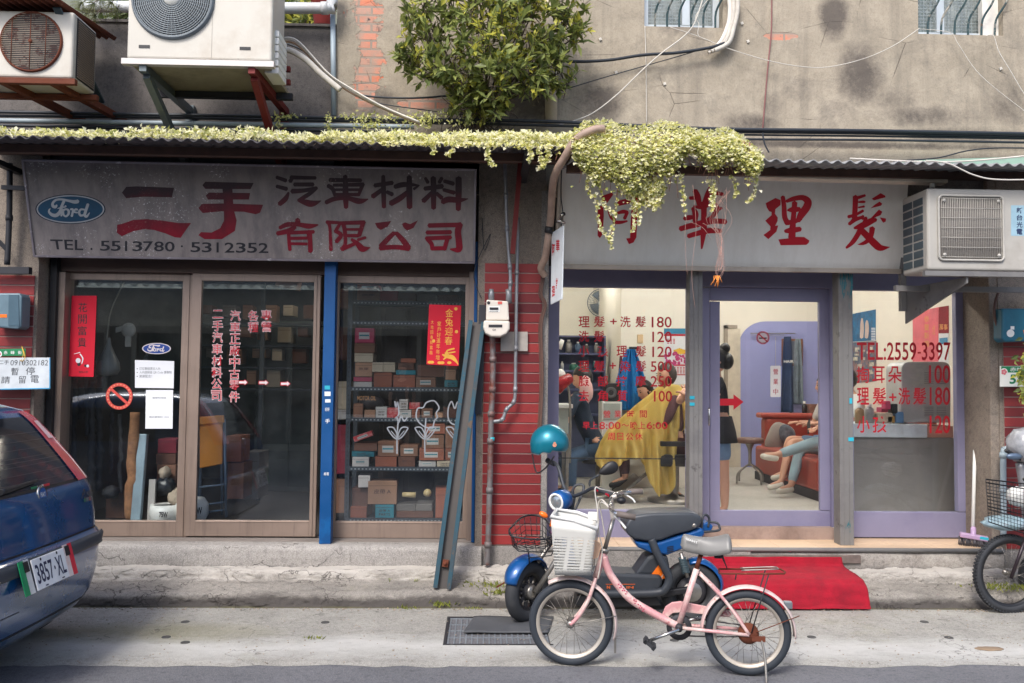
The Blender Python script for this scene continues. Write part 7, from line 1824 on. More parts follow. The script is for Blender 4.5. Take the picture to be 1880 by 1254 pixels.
# ------------------------------------------------------------------ blue hatchback
YCAR = -1.9
XR = PY(93,1045,YCAR).x + .02
def tab(t,z):
 for (a,b),(c,d) in zip(t,t[1:]):
  if z <= c: f = max(0,(z - a) / (c - a));return b + (d - b) * f
 return t[-1][1]
TU = [(.16,.20),(.24,.09),(.32,.035),(.45,.004),(.58,.0),(.63,.012),(.665,.05),(.75,.06),(.9,.09),(.96,.12),(1.08,.20),(1.22,.30),(1.31,.37),(1.36,.43),(1.40,.56),(1.425,.85),(1.435,1.1)]
TW = [(.16,.72),(.24,.78),(.32,.81),(.5,.83),(.64,.83),(.665,.81),(.75,.815),(.9,.80),(.96,.785),(1.08,.745),(1.22,.68),(1.31,.635),(1.36,.60),(1.40,.54),(1.425,.40),(1.435,.2)]
TF = [(.16,3.55),(.3,3.75),(.5,3.80),(.7,3.72),(.82,3.5),(.9,2.95),(.96,2.6),(1.31,1.95),(1.36,1.82),(1.40,1.65),(1.435,1.4)]
TR = [(.16,.34),(.6,.32),(.66,.22),(.95,.18),(1.3,.14),(1.435,.12)]
def car_pt(u,v,z): return V((XR - u,YCAR + v,z))
def rear_pt(v,z,off=0.0):
 w_ = tab(TW,z);r = tab(TR,z);u = tab(TU,z) + .035 * (v / w_) ** 2
 a = abs(v) - (w_ - r)
 if a > 0: u += r - math.sqrt(max(0,r * r - min(a,r) ** 2))
 return car_pt(u - off,v,z)
car = T('parked_car','dark blue hatchback parked by the kerb with its tail lamp and number plate showing','car',(XR - 1.9,YCAR,0))
zs = [.16,.2,.24,.28,.32,.38,.45,.52,.58,.61,.63,.65,.665,.69,.75,.82,.9,.93,.96,1.02,1.08,1.15,1.22,1.27,1.31,1.34,1.36,1.38,1.40,1.415,1.425,1.435]
mb = MB();rows = []
for z in zs:
 w_ = tab(TW,z);r = tab(TR,z);rf = tab(TF,z);row_ = []
 for k in range(25): row_.append(rear_pt(-w_ + r + (2 * (w_ - r)) * k / 24,z))
 for k in range(1,11): a = math.pi / 2 * k / 10;row_.append(rear_pt(w_ - r + r * math.sin(a),z))
 u0 = tab(TU,z) + r + .035
 for k in range(1,9): row_.append(car_pt(u0 + (rf - .35 - u0) * k / 8,w_,z))
 for k in range(0,11): a = math.pi * k / 10;row_.append(car_pt(rf - .35 + .35 * math.sin(a),w_ * math.cos(a),z))
 for k in range(1,9): row_.append(car_pt(rf - .35 + (u0 - rf + .35) * k / 8,-w_,z))
 for k in range(10,0,-1): a = math.pi / 2 * k / 10;row_.append(rear_pt(-(w_ - r + r * math.sin(a)),z))
 rows.append(row_)
n = len(rows[0])
mb.add([p for r_ in rows for p in r_],[(i * n + k,i * n + (k + 1) % n,(i + 1) * n + (k + 1) % n,(i + 1) * n + k) for i in range(len(rows) - 1) for k in range(n)],True)
mb.poly(rows[-1]);mb.poly(rows[0][::-1]);mb.build('body',M['blue_car'],car)
def patch(name,m,z0,z1,va,vb,off,nz=10,nv=24,parent=car,solid=0):
 p = MB();p.grid(lambda u,v: rear_pt(va(z0 + (z1 - z0) * v) * (1 - u) + vb(z0 + (z1 - z0) * v) * u,z0 + (z1 - z0) * v,off),nv,nz);return p.build(name,m,parent,solid=solid)
K = lambda c: (lambda z: c)
glc = mat('car_window',srgb(30,33,38),.08,0,.1,spec=.3,dirt=srgb(50,44,46),da=.3)
wn = patch('rear_window',glc,.965,1.325,lambda z: -.49 + (z - .965) * .26,lambda z: .49 - (z - .965) * .26,.004)
patch('window_seal',M['black'],.950,.966,K(-.72),K(.72),.003,2)
patch('heating_wire',mat('heater_line',srgb(84,70,70),.5),1.10,1.102,K(-.6),K(.58),.0055,1,24,wn)
for k in range(7): patch('heating_wire',mat('heater_line',srgb(84,70,70),.5),1.0 + k * .04,1.0015 + k * .04,K(-.6),K(.62 - k * .012),.0055,1,24,wn)
redl = mat('tail_lamp_red',srgb(190,10,40),.12,0,.1,coat=.8)
for s_ in (1,-1):
 patch('tail_lamp',redl,.955,1.355,lambda z: s_ * (.500 - (z - .955) * .26),lambda z: s_ * (.735 - (z - .955) * .35),.012,12,10)
 patch('tail_lamp_lens',mat('clear_lens',srgb(222,190,190),.15),1.20,1.30,lambda z: s_ * (.545 - (z - .955) * .27),lambda z: s_ * (.60 - (z - .955) * .28),.015,6,3)
patch('hatch_seam',M['black'],.664,.674,K(-.78),K(.76),.002,1)
for s_ in (-1,1): patch('hatch_seam',M['black'],.674,.95,K(s_ * .640 - .0035),K(s_ * .640 + .0035),.002,8,1)
patch('bumper_seam',M['black'],.40,.404,K(-.5),K(-.3),.002,1)
patch('bumper_strip',mat('grey_black_bumper',srgb(52,58,66),.55),.585,.645,K(-.72),K(.66),.014,4,30,solid=.012)
patch('bumper_groove',M['black'],.272,.288,K(-.78),K(.80),.002,1)
# wiper
mb = MB();P = [rear_pt(-.02 + .36 * k / 8 - .3,.985 + .018 * k / 8,.02) for k in range(9)];mb.tube(P,[.016 - .0008 * k for k in range(9)],8);mb.build('wiper',M['black'],car)
# emblem, tricolour strip, script
def carpx(px,py,off=.0):
 x = XR - .08
 for _ in range(4): p = PX(px,py,x);x = rear_pt(p.y - YCAR,p.z,off).x
 return PX(px,py,x)
e0 = carpx(76,908,-.003);ax = V((1,0,.12)).normalized();up = V((-.12,0,1)).normalized();rt = V((0,1,0))
mb = MB();mb.lathe([(0,.007),(.036,.007),(.046,.01),(.05,.004),(.05,-.01)],e0,ax,32);em = mb.build('emblem',M['chrome'],car)
mb = MB();mb.disc(e0 + ax * .0085,ax,.036,28);mb.build('emblem_field',mat('emblem_blue',srgb(40,92,158),.35),em)
mb = MB();text3(mb,'FIAT',e0 + ax * .0095 - rt * .026 - up * .012,rt * .052,up * .024,.02);mb.build('lettering',M['white'],em)
for k,m_ in enumerate((mat('flag_green',srgb(40,140,90),.5),M['white'],mat('flag_red',srgb(206,40,50),.5))):
 p0 = carpx(54 + 11.5 * k,895 - 2.6 * k);p1 = carpx(65 + 11.5 * k,892.4 - 2.6 * k);d = p1 - p0
 mb = MB();mb.prism([p0 + ax * .006,p1 + ax * .006,p1 + ax * .006 - up * .016,p0 + ax * .006 - up * .016],ax * .003);mb.build('flag_strip',m_,car)
p0 = rear_pt(.47,.845,.006);p1 = rear_pt(.64,.845,.006);ub = p1 - p0;mb = MB();text3(mb,'Punto',p0,ub,up * .055,.01,.25);mb.build('script_badge',M['chrome'],car)
p0 = rear_pt(.50,.825,.006);p1 = rear_pt(.60,.825,.006);ub = p1 - p0
for k,c_ in enumerate(((50,110,90),(110,120,120),(140,90,90))): mb = MB();q = p0 + ub * k * .36;mb.poly([q,q + ub * .3,q + ub * .3 + up * .022,q + up * .022]);mb.build('flag_strip',mat('badge_%d' % k,srgb(*c_),.4),car)
# number plate with its tricolour backing
tl = R(16);pn_ = V((math.cos(tl),0,math.sin(tl)));pu = V((-math.sin(tl),0,math.cos(tl)));pc_ = PX(93,1044,XR + .03)
mb = MB();mb.obox(pc_,rt * .165,pu * .078,pn_ * .003);pt_ = mb.build('number_plate',mat('plate_white',srgb(244,245,246),.35),car,bevel=.004)
mb = MB();text3(mb,'3857',pc_ + pn_ * .0042 - rt * .148 - pu * .05,rt * .165,pu * .098,.012);text3(mb,'·',pc_ + pn_ * .0042 + rt * .029 - pu * .012,rt * .014,pu * .02,.02);text3(mb,'XL',pc_ + pn_ * .0042 + rt * .052 - pu * .05,rt * .092,pu * .098,.012)
for s_ in (-.075,.095): mb.obox(pc_ + rt * s_ - pu * .068 + pn_ * .0045,rt * .012,pu * .003,pn_ * .0006)
mb.build('lettering',mat('plate_navy',srgb(26,34,74),.5),pt_)
mb = MB()
for s_ in (-.08,.085): mb.disc(pc_ + rt * s_ + pu * .066 + pn_ * .005,pn_,.008,10)
mb.build('plate_bolt',M['black'],pt_)
for s_,cols in ((-1,((30,150,96),(226,226,220))),(1,((232,214,206),(214,40,60)))):
 for k,c_ in enumerate(cols):
  c = pc_ + rt * (s_ * (.245 if (k == 0) == (s_ < 0) else .2)) - pn_ * .006 + pu * .004
  mb = MB();mb.obox(c,rt * .024,pu * .085,pn_ * .002);mb.build('plate_backing',mat('backing_%d_%d' % (s_,k),srgb(*c_),.4,dirt=srgb(200,80,60) if c_[0] > 220 else None,da=.4,ds=6),car)
 mb = MB();mb.obox(pc_ + rt * s_ * .21 + pu * .055 - pn_ * .002,rt * .02,pu * .026,pn_ * .003);mb.build('plate_lamp',M['black'],car)
for u in (.62,3.1):
 for s_ in (1,-1):
  c = car_pt(u,s_ * .72,.29);mb = MB();mb.lathe([(.29,-.005),(.33,-.005),(.33,.02)],car_pt(u,s_ * .82,.30),(0,s_,0),30);mb.disc(car_pt(u,s_ * .832,.30),(0,s_,0),.325,30);mb.build('wheel_arch',M['black'],car)
  mb = MB();mb.lathe([(0,.10),(.17,.115),(.2,.12),(.285,.115),(.29,.09),(.29,-.08)],c,(0,s_,0),30);wl = mb.build('wheel',M['rubber'],car)
  mb = MB();mb.lathe([(0,.135),(.05,.13),(.17,.122)],c,(0,s_,0),24);mb.build('rim',M['chrome'],wl)
sw_ = MB();sw_.grid(lambda u,v: car_pt(.75 + 1.5 * u * (1 - .1 * v),(tab(TW,.98 + .3 * v) + .004),.98 + .3 * v),10,6);sw_.grid(lambda u,v: car_pt(.75 + 1.5 * u * (1 - .1 * v),-(tab(TW,.98 + .3 * v) + .004),.98 + .3 * v),10,6);sw_.build('side_window',glc,car)
# ------------------------------------------------------------------ wheels with spokes
def wheel(parent,c,axis,r,rt_,rimr,m_tyre,m_rim,nsp=28,tread=0,hub=.018,flatw=1.15):
 axis = V(axis).normalized();a = axis.orthogonal().normalized();b = axis.cross(a)
 P = lambda rad,t_,off=0: V(c) + a * (rad * math.cos(t_)) + b * (rad * math.sin(t_)) + axis * off
 mb = MB();mb.lathe([(.004,-.05),(hub,-.05),(hub * 1.3,-.03),(hub * .8,-.028),(hub * .8,.028),(hub * 1.3,.03),(hub,.05),(.004,.05)],c,axis,14)
 for k in range(nsp):
  t0 = 2 * math.pi * k / nsp;s_ = 1 if k % 2 else -1;mb.tube([P(hub * 1.2,t0 + .9 * (1 if k % 4 < 2 else -1),s_ * .03),P(rimr - .004,t0,0)],.0012,4)
 w_ = mb.build('wheel',M['steel'],parent)
 n_ = 60;mb = MB();mb.tube([P(r - rt_,2 * math.pi * k / n_) for k in range(n_)],rt_,12,True)
 if tread:
  for k in range(tread):
   t_ = 2 * math.pi * k / tread
   for o in (-.6,0,.6):
    q = P(r - rt_ + rt_ * math.sqrt(1 - o * o * .8) * 1.0,t_ + (.02 if o == 0 else 0),o * rt_);d = (q - V(c)).normalized();tg = axis.cross(d);mb.obox(q,axis * rt_ * .24,tg * .007,d * .006)
 mb.build('tyre',m_tyre,w_)
 mb = MB();mb.lathe([(rimr + .006,-rt_ * .62),(rimr - .012,-rt_ * .5),(rimr - .014,0),(rimr - .012,rt_ * .5),(rimr + .006,rt_ * .62)],c,axis,60);mb.build('rim',m_rim,w_)
 return w_
# ------------------------------------------------------------------ pink bicycle
b0,b1 = PZ(1052,1222,0),PZ(1373,1240,0)
bd = (b1 - b0).normalized();bn = V((bd.y,-bd.x,0)).normalized()      # bn points towards the street
if bn.y > 0: bn = -bn
bike = T('bicycle','rusty pink and white step-through bicycle with a white plastic basket','bicycle',((b0.x + b1.x) / 2,(b0.y + b1.y) / 2,0))
BP = lambda px,py,o=0.0: PP(px,py,b0,bn) + bn * o
pink = metal_peel('worn_pink_paint',srgb(214,158,160),srgb(226,200,192),srgb(168,92,96),.85,.42,.1,11)
pink2 = metal_peel('faded_pink_mudguard',srgb(226,204,198),srgb(216,172,170),srgb(176,110,96),.6,.42,.1,9)
fh,rh = BP(1048,1143),BP(1373,1161)
rf_,rr_ = fh.z,rh.z
ty = mat('bicycle_tyre',srgb(44,50,58),.7,var=.15);rim_ = mat('worn_alloy_rim',srgb(190,182,170),.4,.4,.1,dirt=srgb(150,120,96),da=.35)
wheel(bike,fh,bn,rf_,.024,rf_ - .047,ty,rim_);wheel(bike,rh,bn,rr_,.024,rr_ - .047,ty,rim_,hub=.03)
def tb(name,pts,r,m,k=5,off=0.0,n=10,parent=bike):
 mb = MB();P = [BP(p[0],p[1],(p[2] if len(p) > 2 else 0) + off) for p in pts];mb.tube(sp3(P,k),r,n);return mb.build(name,m,parent)
tb('frame_tube',[(1109,1022),(1114,1040),(1124,1060),(1155,1098),(1194,1123),(1222,1138),(1244,1149)],.0205,pink)
mb = MB()
for x in (1138,1149,1166,1174,1143,1180):
 y = 1075 + (x - 1138) * 1.02
 for k in range(3): q = BP(x + k * 2 - 2,y + k * 1.3 - 4 + (k % 2) * 5,.0218);mb.obox(q,bd * .004,V((0,0,.003)),bn * .0006)
mb.build('flower_decal',mat('rose_decal',srgb(186,66,96),.5),bike)
tb('seat_tube',[(1246,1148),(1279,1044)],.0165,pink);tb('seat_post',[(1278,1046),(1290,1008)],.013,M['rust'])
tb('head_tube',[(1094,1060),(1110,1010)],.019,pink);tb('headset',[(1109,1014),(1111,1007)],.024,M['steel'])
for o in (.042,-.042):
 tb('fork_blade',[(1048,1143,o * 1.1),(1064,1127,o),(1080,1100,o),(1089,1075,o),(1094,1060,o * .6)],.0105,pink)
 tb('chain_stay',[(1248,1150,o * .7),(1373,1161,o * 1.3)],.0095,pink);tb('seat_stay',[(1284,1052,o * .6),(1330,1100,o),(1373,1160,o * 1.3)],.009,pink)
tb('steerer',[(1110,1010),(1126,952)],.012,M['steel']);tb('stem',[(1126,954),(1122,928),(1124,914),(1132,911)],.013,mat('old_white_alloy',srgb(206,196,186),.4,.3,dirt=srgb(150,120,96),da=.4))
hb = [(1166,936,.27),(1146,933,.27),(1130,929,.25),(1122,924,.16),(1122,919,.06),(1124,914,0),(1130,910,-.06),(1137,910,-.14),(1150,912,-.2),(1166,912,-.22),(1181,911,-.22)]
tb('handlebar',hb,.011,M['chrome'])
gp = mat('grey_brown_grip',srgb(106,96,90),.7);tb('grip',[(1134,930,.27),(1167,936.5,.27)],.0165,gp,n=12);tb('grip',[(1150,912,-.22),(1181,911,-.22)],.0165,gp,n=12)
tb('brake_lever',[(1130,934,.25),(1140,944,.25),(1150,956,.26)],.006,M['white']);tb('brake_lever',[(1146,916,-.2),(1160,924,-.2),(1166,932,-.2)],.005,M['white'])
mb = MB();mb.ell(BP(1141,916,.06),.026,.026,.02);mb.build('bell',M['black'],bike)
for pts in ([(1128,932,.2),(1116,922,.1),(1104,915,.05),(1098,930,.03),(1100,975,.03),(1106,1010,.03),(1098,1060,.04)],[(1132,934,.2),(1108,918,.1),(1102,930,0),(1106,960,-.03),(1112,1000,-.03)],[(1140,916,-.2),(1116,905,-.1),(1102,900,-.05),(1092,900,-.03),(1098,960,-.02),(1090,1040,-.03)]): tb('brake_cable',pts,.0034,M['cable_w'],8,0,6)
def fender(name,c,r,a0,a1,w_,parent,m):
 mb = MB()
 def f(u,v):
  t_ = R(a0 + (a1 - a0) * u);s_ = (v - .5) * 2;return V(c) + bd * (math.cos(t_) * (r - .012 * s_ * s_)) + V((0,0,math.sin(t_) * (r - .012 * s_ * s_))) + bn * (w_ / 2 * s_)
 mb.grid(f,40,6);return mb.build(name,m,parent,solid=.002)
fender('mudguard',fh,rf_ + .022,120,-18,.062,bike,pink2);fender('mudguard',rh,rr_ + .024,178,-4,.066,bike,pink2)
tb('mudguard_stay',[(1373,1161,.05),(1466,1128,.03)],.0025,M['rust']);tb('mudguard_stay',[(1048,1143,.05),(1133,1128,.03)],.0025,M['steel'])
mb = MB();mb.obox(fh + bd * (rf_ + .022) * .955 - V((0,0,(rf_ + .022) * .42)),bd * .006,bn * .02,V((0,0,.04)));mb.build('mud_flap',M['steel'],bike)
# rack
for o in (.06,-.06): tb('rack_rail',[(1322,1049,o),(1436,1049,o)],.0045,M['rust'])
tb('rack_rail',[(1322,1049,.06),(1320,1052,0),(1322,1049,-.06)],.0045,M['rust'])
tb('rack_rail',[(1436,1049,.06),(1441,1050,0),(1436,1049,-.06)],.0045,M['rust']);tb('rack_clip',[(1360,1045,.03),(1420,1043,.03),(1428,1044,0),(1420,1043,-.03),(1360,1045,-.03)],.0035,M['steel'])
for o in (.06,-.06): tb('rack_strut',[(1408,1051,o),(1377,1156,o)],.0035,M['dark_iron']);
tb('rack_strut',[(1352,1052,.0),(1350,1064,0)],.004,M['dark_iron'])
mb = MB();mb.obox(rh + bd * (rr_ + .032) * .80 + V((0,0,(rr_ + .032) * .6)),bd * .022,bn * .02,V((0,0,.018)));mb.build('rear_reflector',mat('grey_reflector',srgb(104,110,116),.3),bike,bevel=.004)
# saddle: wide back, narrow nose
sc = BP(1296,996);mb = MB()
def sad(u,v):
 t_ = u * .262 - .13;wd = .035 + .06 * max(0,(u - .35) / .65) ** .8;s_ = (v - .5) * 2
 h = .022 * (1 - abs(s_) ** 2.6) + .02 * max(0,u - .6) - .018 * math.sin(u * math.pi) + .006;h -= .06 * abs(s_) ** 4
 e = min(1,(u * (1 - u)) * 18) ** .5;return sc + bd * t_ + bn * (wd * s_ * e) + V((0,0,h * e + .012 - .03 * (1 - e)))
mb.grid(sad,36,20);gs = mat('grey_saddle',srgb(122,121,118),.4,var=.08,wear=srgb(196,130,70),wa=.71);sd = mb.build('saddle',gs,bike,solid=.012)
q = BP(1258,989,.052);mb = MB();text3(mb,'GIANT',q + V((0,0,.004)),bd * .062 + V((0,0,-.02)),V((0,0,.012)),.03);mb.build('lettering',M['white'],sd)
mb = MB();mb.tube([BP(1284,1008),BP(1316,1012)],.012,8);mb.lathe([(.02,.0),(.02,-.03)],BP(1318,1014),(0,0,1),10);mb.tube([BP(1322,1012,.03),BP(1334,1042,.03)],[.008,.002],6);mb.build('saddle_spring',M['dark_iron'],sd)
# cranks, chain case, kickstand
mb = MB();mb.lathe([(0,.045),(.02,.045),(.022,-.045),(0,-.045)],BP(1246,1150),bn,14);mb.build('bottom_bracket',M['dark_iron'],bike)
tb('crank',[(1246,1150,.06),(1193,1169,.07)],.009,M['chrome'],3);tb('crank',[(1246,1150,-.06),(1292,1138,-.065)],.009,M['chrome'],3)
for px,py,o in ((1192,1170,.11),(1296,1136,-.11)):
 mb = MB();c = BP(px,py,o);dd = (bd * .8 + V((0,0,-.6))).normalized()
 mb.tube([c - bn * .05 * (1 if o > 0 else -1),c],.007,6)
 for k in (-1,1): mb.obox(c + dd * .026 * k,bn * .04,dd * .008,dd.cross(bn) * .012)
 for k in (-1,1): mb.obox(c + bn * .036 * k,bn * .004,dd * .034,dd.cross(bn) * .008)
 mb.build('pedal',M['rubber'],bike)
mb = MB();mb.lathe([(.04,0),(.068,.002),(.068,-.002),(.04,-.004)],BP(1247,1152,-.0),bn,24);mb.build('chainring',M['dark_iron'],bike)
tb('chain',[(1246,1170),(1300,1172),(1372,1172)],.004,M['dark_iron'],3,-.035);tb('chain',[(1246,1132),(1300,1142),(1372,1152)],.004,M['dark_iron'],3,-.035)
mb = MB();mb.prism([BP(x,y,-.045) for x,y in ((1216,1132),(1222,1118),(1234,1110),(1250,1108),(1340,1126),(1346,1132),(1340,1138),(1256,1128),(1236,1130),(1226,1138))],-bn * .014);mb.build('chain_guard',pink,bike,bevel=.004)
mb = MB();mb.lathe([(0,.055),(.04,.05),(.055,.03),(.055,.01)],rh,bn,20);mb.build('drum_brake',M['rust'],bike)
tb('kickstand',[(1394,1165,.05),(1400,1195,.08),(1401,1245,.13)],.007,M['steel'])
mb = MB();mb.obox(BP(1390,1168,.05),bd * .035,bn * .012,V((0,0,.012)));mb.build('stand_bracket',M['rust'],bike)
# white basket with slotted sides
k = NT('slotted_basket');co = k.tc.outputs['Object'];sp_ = k.n('SeparateXYZ');k.l(co,sp_.inputs[0])
wz = k.math('FRACT',k.math('MULTIPLY',sp_.outputs[2],62));wx = k.math('FRACT',k.math('MULTIPLY',k.math('ADD',sp_.outputs[0],k.math('MULTIPLY',sp_.outputs[1],.7)),13))
hole = k.math('MULTIPLY',k.math('MULTIPLY',k.math('GREATER_THAN',wz,.55),k.math('GREATER_THAN',wx,.22)),k.math('MULTIPLY',k.math('GREATER_THAN',sp_.outputs[2],.53),k.math('LESS_THAN',sp_.outputs[2],.72)))
pb = k.pbsdf(srgb(202,201,195),.45);tr_ = k.n('BsdfTransparent');mx = k.n('MixShader');k.l(hole,mx.inputs[0]);k.l(pb.outputs[0],mx.inputs[1]);k.l(tr_.outputs[0],mx.inputs[2]);k.l(mx.outputs[0],k.out.inputs[0])
bkm = k.m
zt = BP(1050,944,0).z;zb_ = BP(1050,1050,0).z
def brect(px0,px1,o0,o1,py): return [BP(px0,py,o0),BP(px1,py,o0),BP(px1,py,o1),BP(px0,py,o1)]
lo,hi = brect(1022,1086,.10,-.10,1048),brect(1017,1096,.14,-.14,956)
hi = [p + V((0,0,(-.0 if i in (0,3) else -.03))) for i,p in enumerate(hi)]
for p in hi: p.z += .01
mb = MB()
for i in range(4):
 j = (i + 1) % 4;mb.grid(lambda u,v: lo[i].lerp(lo[j],u).lerp(hi[i].lerp(hi[j],u),v),8,8)
mb.add(lo,[(0,1,2,3)]);bk_ = mb.build('basket',bkm,bike,solid=.004)
mb = MB();back_hi = [hi[0] + V((0,0,.03)),hi[1] + V((0,0,-.01)),hi[2] + V((0,0,-.01)),hi[3] + V((0,0,.03))];mid1 = hi[0].lerp(hi[1],.5) + V((0,0,.03));mid2 = hi[3].lerp(hi[2],.5) + V((0,0,.03))
mb.tube([back_hi[0],mid1,hi[1],hi[2],mid2,back_hi[3]],.011,8,True);mb.build('basket_rim',M['white'],bk_)
mb = MB()
for a_,b_,c_,d_ in ((hi[0],hi[1],mid1,back_hi[0]),(hi[3],hi[2],mid2,back_hi[3])): mb.poly([a_,b_,c_,d_])
mb.poly([hi[0],back_hi[0],back_hi[3],hi[3]]);mb.build('basket_band',M['white'],bk_,solid=.004)
mb = MB();mb.obox(BP(1088,948,-.02),bd * .025,bn * .03,V((0,0,.018)));mb.build('paper_pack',M['white'],label='small white packet sticking out of the bicycle basket',cat='packet')
mb = MB();mb.prism([BP(x,y,.0) for x,y in ((1092,990),(1106,1000),(1098,1022),(1088,1025))],bn * .03);mb.build('front_plate',mat('peach_plastic',srgb(230,188,156),.5),bike)
# ------------------------------------------------------------------ blue electric scooter behind it
YSC = -.86
sct = T('electric_scooter','blue and black electric scooter with black seat parked at the kerb behind the pink bicycle','scooter',tuple(PY(1120,1138,YSC)))
S = lambda px,py,o=0.0: PY(px,py,YSC - o)       # o: towards the street
sb = mat('scooter_blue',srgb(8,78,142),.34,.2,.06,coat=.5);bk = mat('scooter_black',srgb(50,54,60),.5,var=.12)
def stb(name,pts,r,m,k=5,n=10,parent=None):
 mb = MB();mb.tube(sp3([S(*p) for p in pts],k),r,n);return mb.build(name,m,parent or sct)
wc = S(968,1085,.02);fr_r = wc.z;st = R(48);waxis = V((math.sin(st),-math.cos(st),0));wdir = V((-math.cos(st),-math.sin(st),0))
wheel(sct,wc,waxis,fr_r,.045,fr_r - .085,M['rubber'],M['black'],10,0,.04)
mb = MB()
for k in range(9): t_ = 2 * math.pi * k / 9;d = wdir * math.cos(t_) + V((0,0,math.sin(t_)));mb.bar(wc + d * .03,wc + d * (fr_r - .09),.016,.02,waxis)
mb.lathe([(0,.04),(.05,.035),(.055,0)],wc,waxis,18);mb.build('alloy_spokes',M['dark_iron'],sct)
def sfender(c,d,ax_,r,a0,a1,w_,m):
 mb = MB()
 def f(u,v):
  t_ = R(a0 + (a1 - a0) * u);s_ = (v - .5) * 2;rr2 = r - .03 * s_ * s_ - .02 * (2 * u - 1) ** 4;return c + d * (math.cos(t_) * rr2) + V((0,0,math.sin(t_) * rr2)) + ax_ * (w_ / 2 * s_ * (1 - .3 * (2 * u - 1) ** 4))
 mb.grid(f,30,8);return mb.build('mudguard',m,sct,solid=.004)
sfender(wc + V((0,0,.012)),wdir,waxis,fr_r + .025,18,150,.13,sb)
for o in (-1,1):
 mb = MB();mb.tube([wc + waxis * .065 * o,S(1034,985) + waxis * .06 * o],.016,8);mb.build('fork_leg',M['steel'],sct)
mb = MB();mb.prism([S(x,y,.07) for x,y in ((1036,932),(1046,940),(1046,1000),(1030,1010),(1012,985),(1018,960))],(0,.14,0));mb.build('front_shield',sb,sct,bevel=.015)
mb = MB();mb.prism([S(x,y,.09) for x,y in ((1014,945),(1026,945),(1020,968),(1009,966))],(0,.01,0));npm = mb.build('number_tag',M['orange'],sct);
mb = MB();put_poly(mb,circ_px(1019,953,3.5),((0,YSC - .09,0),FRONT),.001);mb.build('tag_mark',mat('tag_blue',srgb(30,90,170),.4),npm)
hl = S(1026,920,.06);hax = V((-.62,-.74,-.1)).normalized()
mb = MB();mb.lathe([(.035,-.10),(.062,-.07),(.07,-.02),(.066,.02),(.055,.03)],hl,hax,26);hd = mb.build('headlight',sb,sct)
mb = MB();mb.lathe([(.056,.03),(.058,.036),(.044,.036),(.042,.028)],hl,hax,26);mb.build('light_ring',M['white'],hd)
mb = MB();mb.lathe([(.042,.026),(.03,.034),(0,.038)],hl,hax,22);mb.build('lens',mat('lamp_lens',srgb(150,156,160),.08,.6),hd)
for px,py,o in ((998,945,.16),(1040,940,-.14)):
 mb = MB();mb.ell(S(px,py,o),.032,.02,.018,14,8,Matrix.Rotation(.5,3,'Y'));mb.build('turn_signal',mat('amber_lens',srgb(240,110,30),.2),sct)
stb('steering_stem',[(1036,990),(1046,945),(1052,912)],.02,bk)
stb('handlebar',[(1006,846,-.22),(1024,856,-.16),(1036,895,-.08),(1050,910,0),(1070,905,.08),(1086,897,.16),(1098,898,.22),(1132,912,.30)],.012,bk,6)
stb('guard_loop',[(1050,945,-.05),(1052,900,-.05),(1062,890,-.05),(1072,896,-.03),(1056,935,.02),(1046,948,.02)],.009,bk,6)
stb('grip',[(1096,897,.22),(1130,911,.30)],.017,M['rubber'],2);stb('grip',[(1004,845,-.23),(1018,852,-.18)],.017,M['rubber'],2)
stb('grip_ring',[(1098,898,.223),(1101,899.5,.23)],.0185,redl,2);stb('grip_ring',[(1114,905,.262),(1121,908,.278)],.0182,redl,2)
mb = MB();c = S(1117,861,.2);rm = Matrix.Rotation(-.45,3,'Y');mb.ell(c,.066,.02,.038,18,12,rm,lambda p: V((p.x,p.y,p.z * (1 + .35 * p.x))));mi_ = mb.build('mirror',M['black'],sct)
stb('mirror_stem',[(1083,893,.18),(1084,882,.18),(1100,872,.2)],.007,bk,4,8,mi_)
# wire basket on the nose
bw = mat('basket_wire',srgb(40,42,46),.4,.4);topr = [S(935,972,.12),S(942,985,.2),S(1000,990,.2),S(1015,975,.06),S(996,950,-.14),S(962,948,-.1)];botr = [S(942,1003,.1),S(952,1012,.16),S(1002,1014,.16),S(1012,1000,.04),S(996,985,-.1),S(966,984,-.08)]
mb = MB();mb.tube(sp3(topr + [topr[0]],5),.006,6);mb.tube(botr,.004,6,True)
for i in range(6):
 for f in (0,.33,.66): a_ = topr[i].lerp(topr[(i + 1) % 6],f);b_ = botr[i].lerp(botr[(i + 1) % 6],f);mb.tube([a_,b_],.0025,5)
for f in (.35,.7): mb.tube([topr[i].lerp(botr[i],f) for i in range(6)],.0025,5,True)
for k in range(5): mb.tube([botr[0].lerp(botr[1],k / 4),botr[4].lerp(botr[3],k / 4)],.0025,5)
mb.tube([S(972,1024,.14),S(1012,1020,.14),S(1020,1004,.1)],.004,6);mb.tube([S(970,1010,.15),S(972,1034,.12)],.004,6)
mb.build('front_basket',bw,sct)
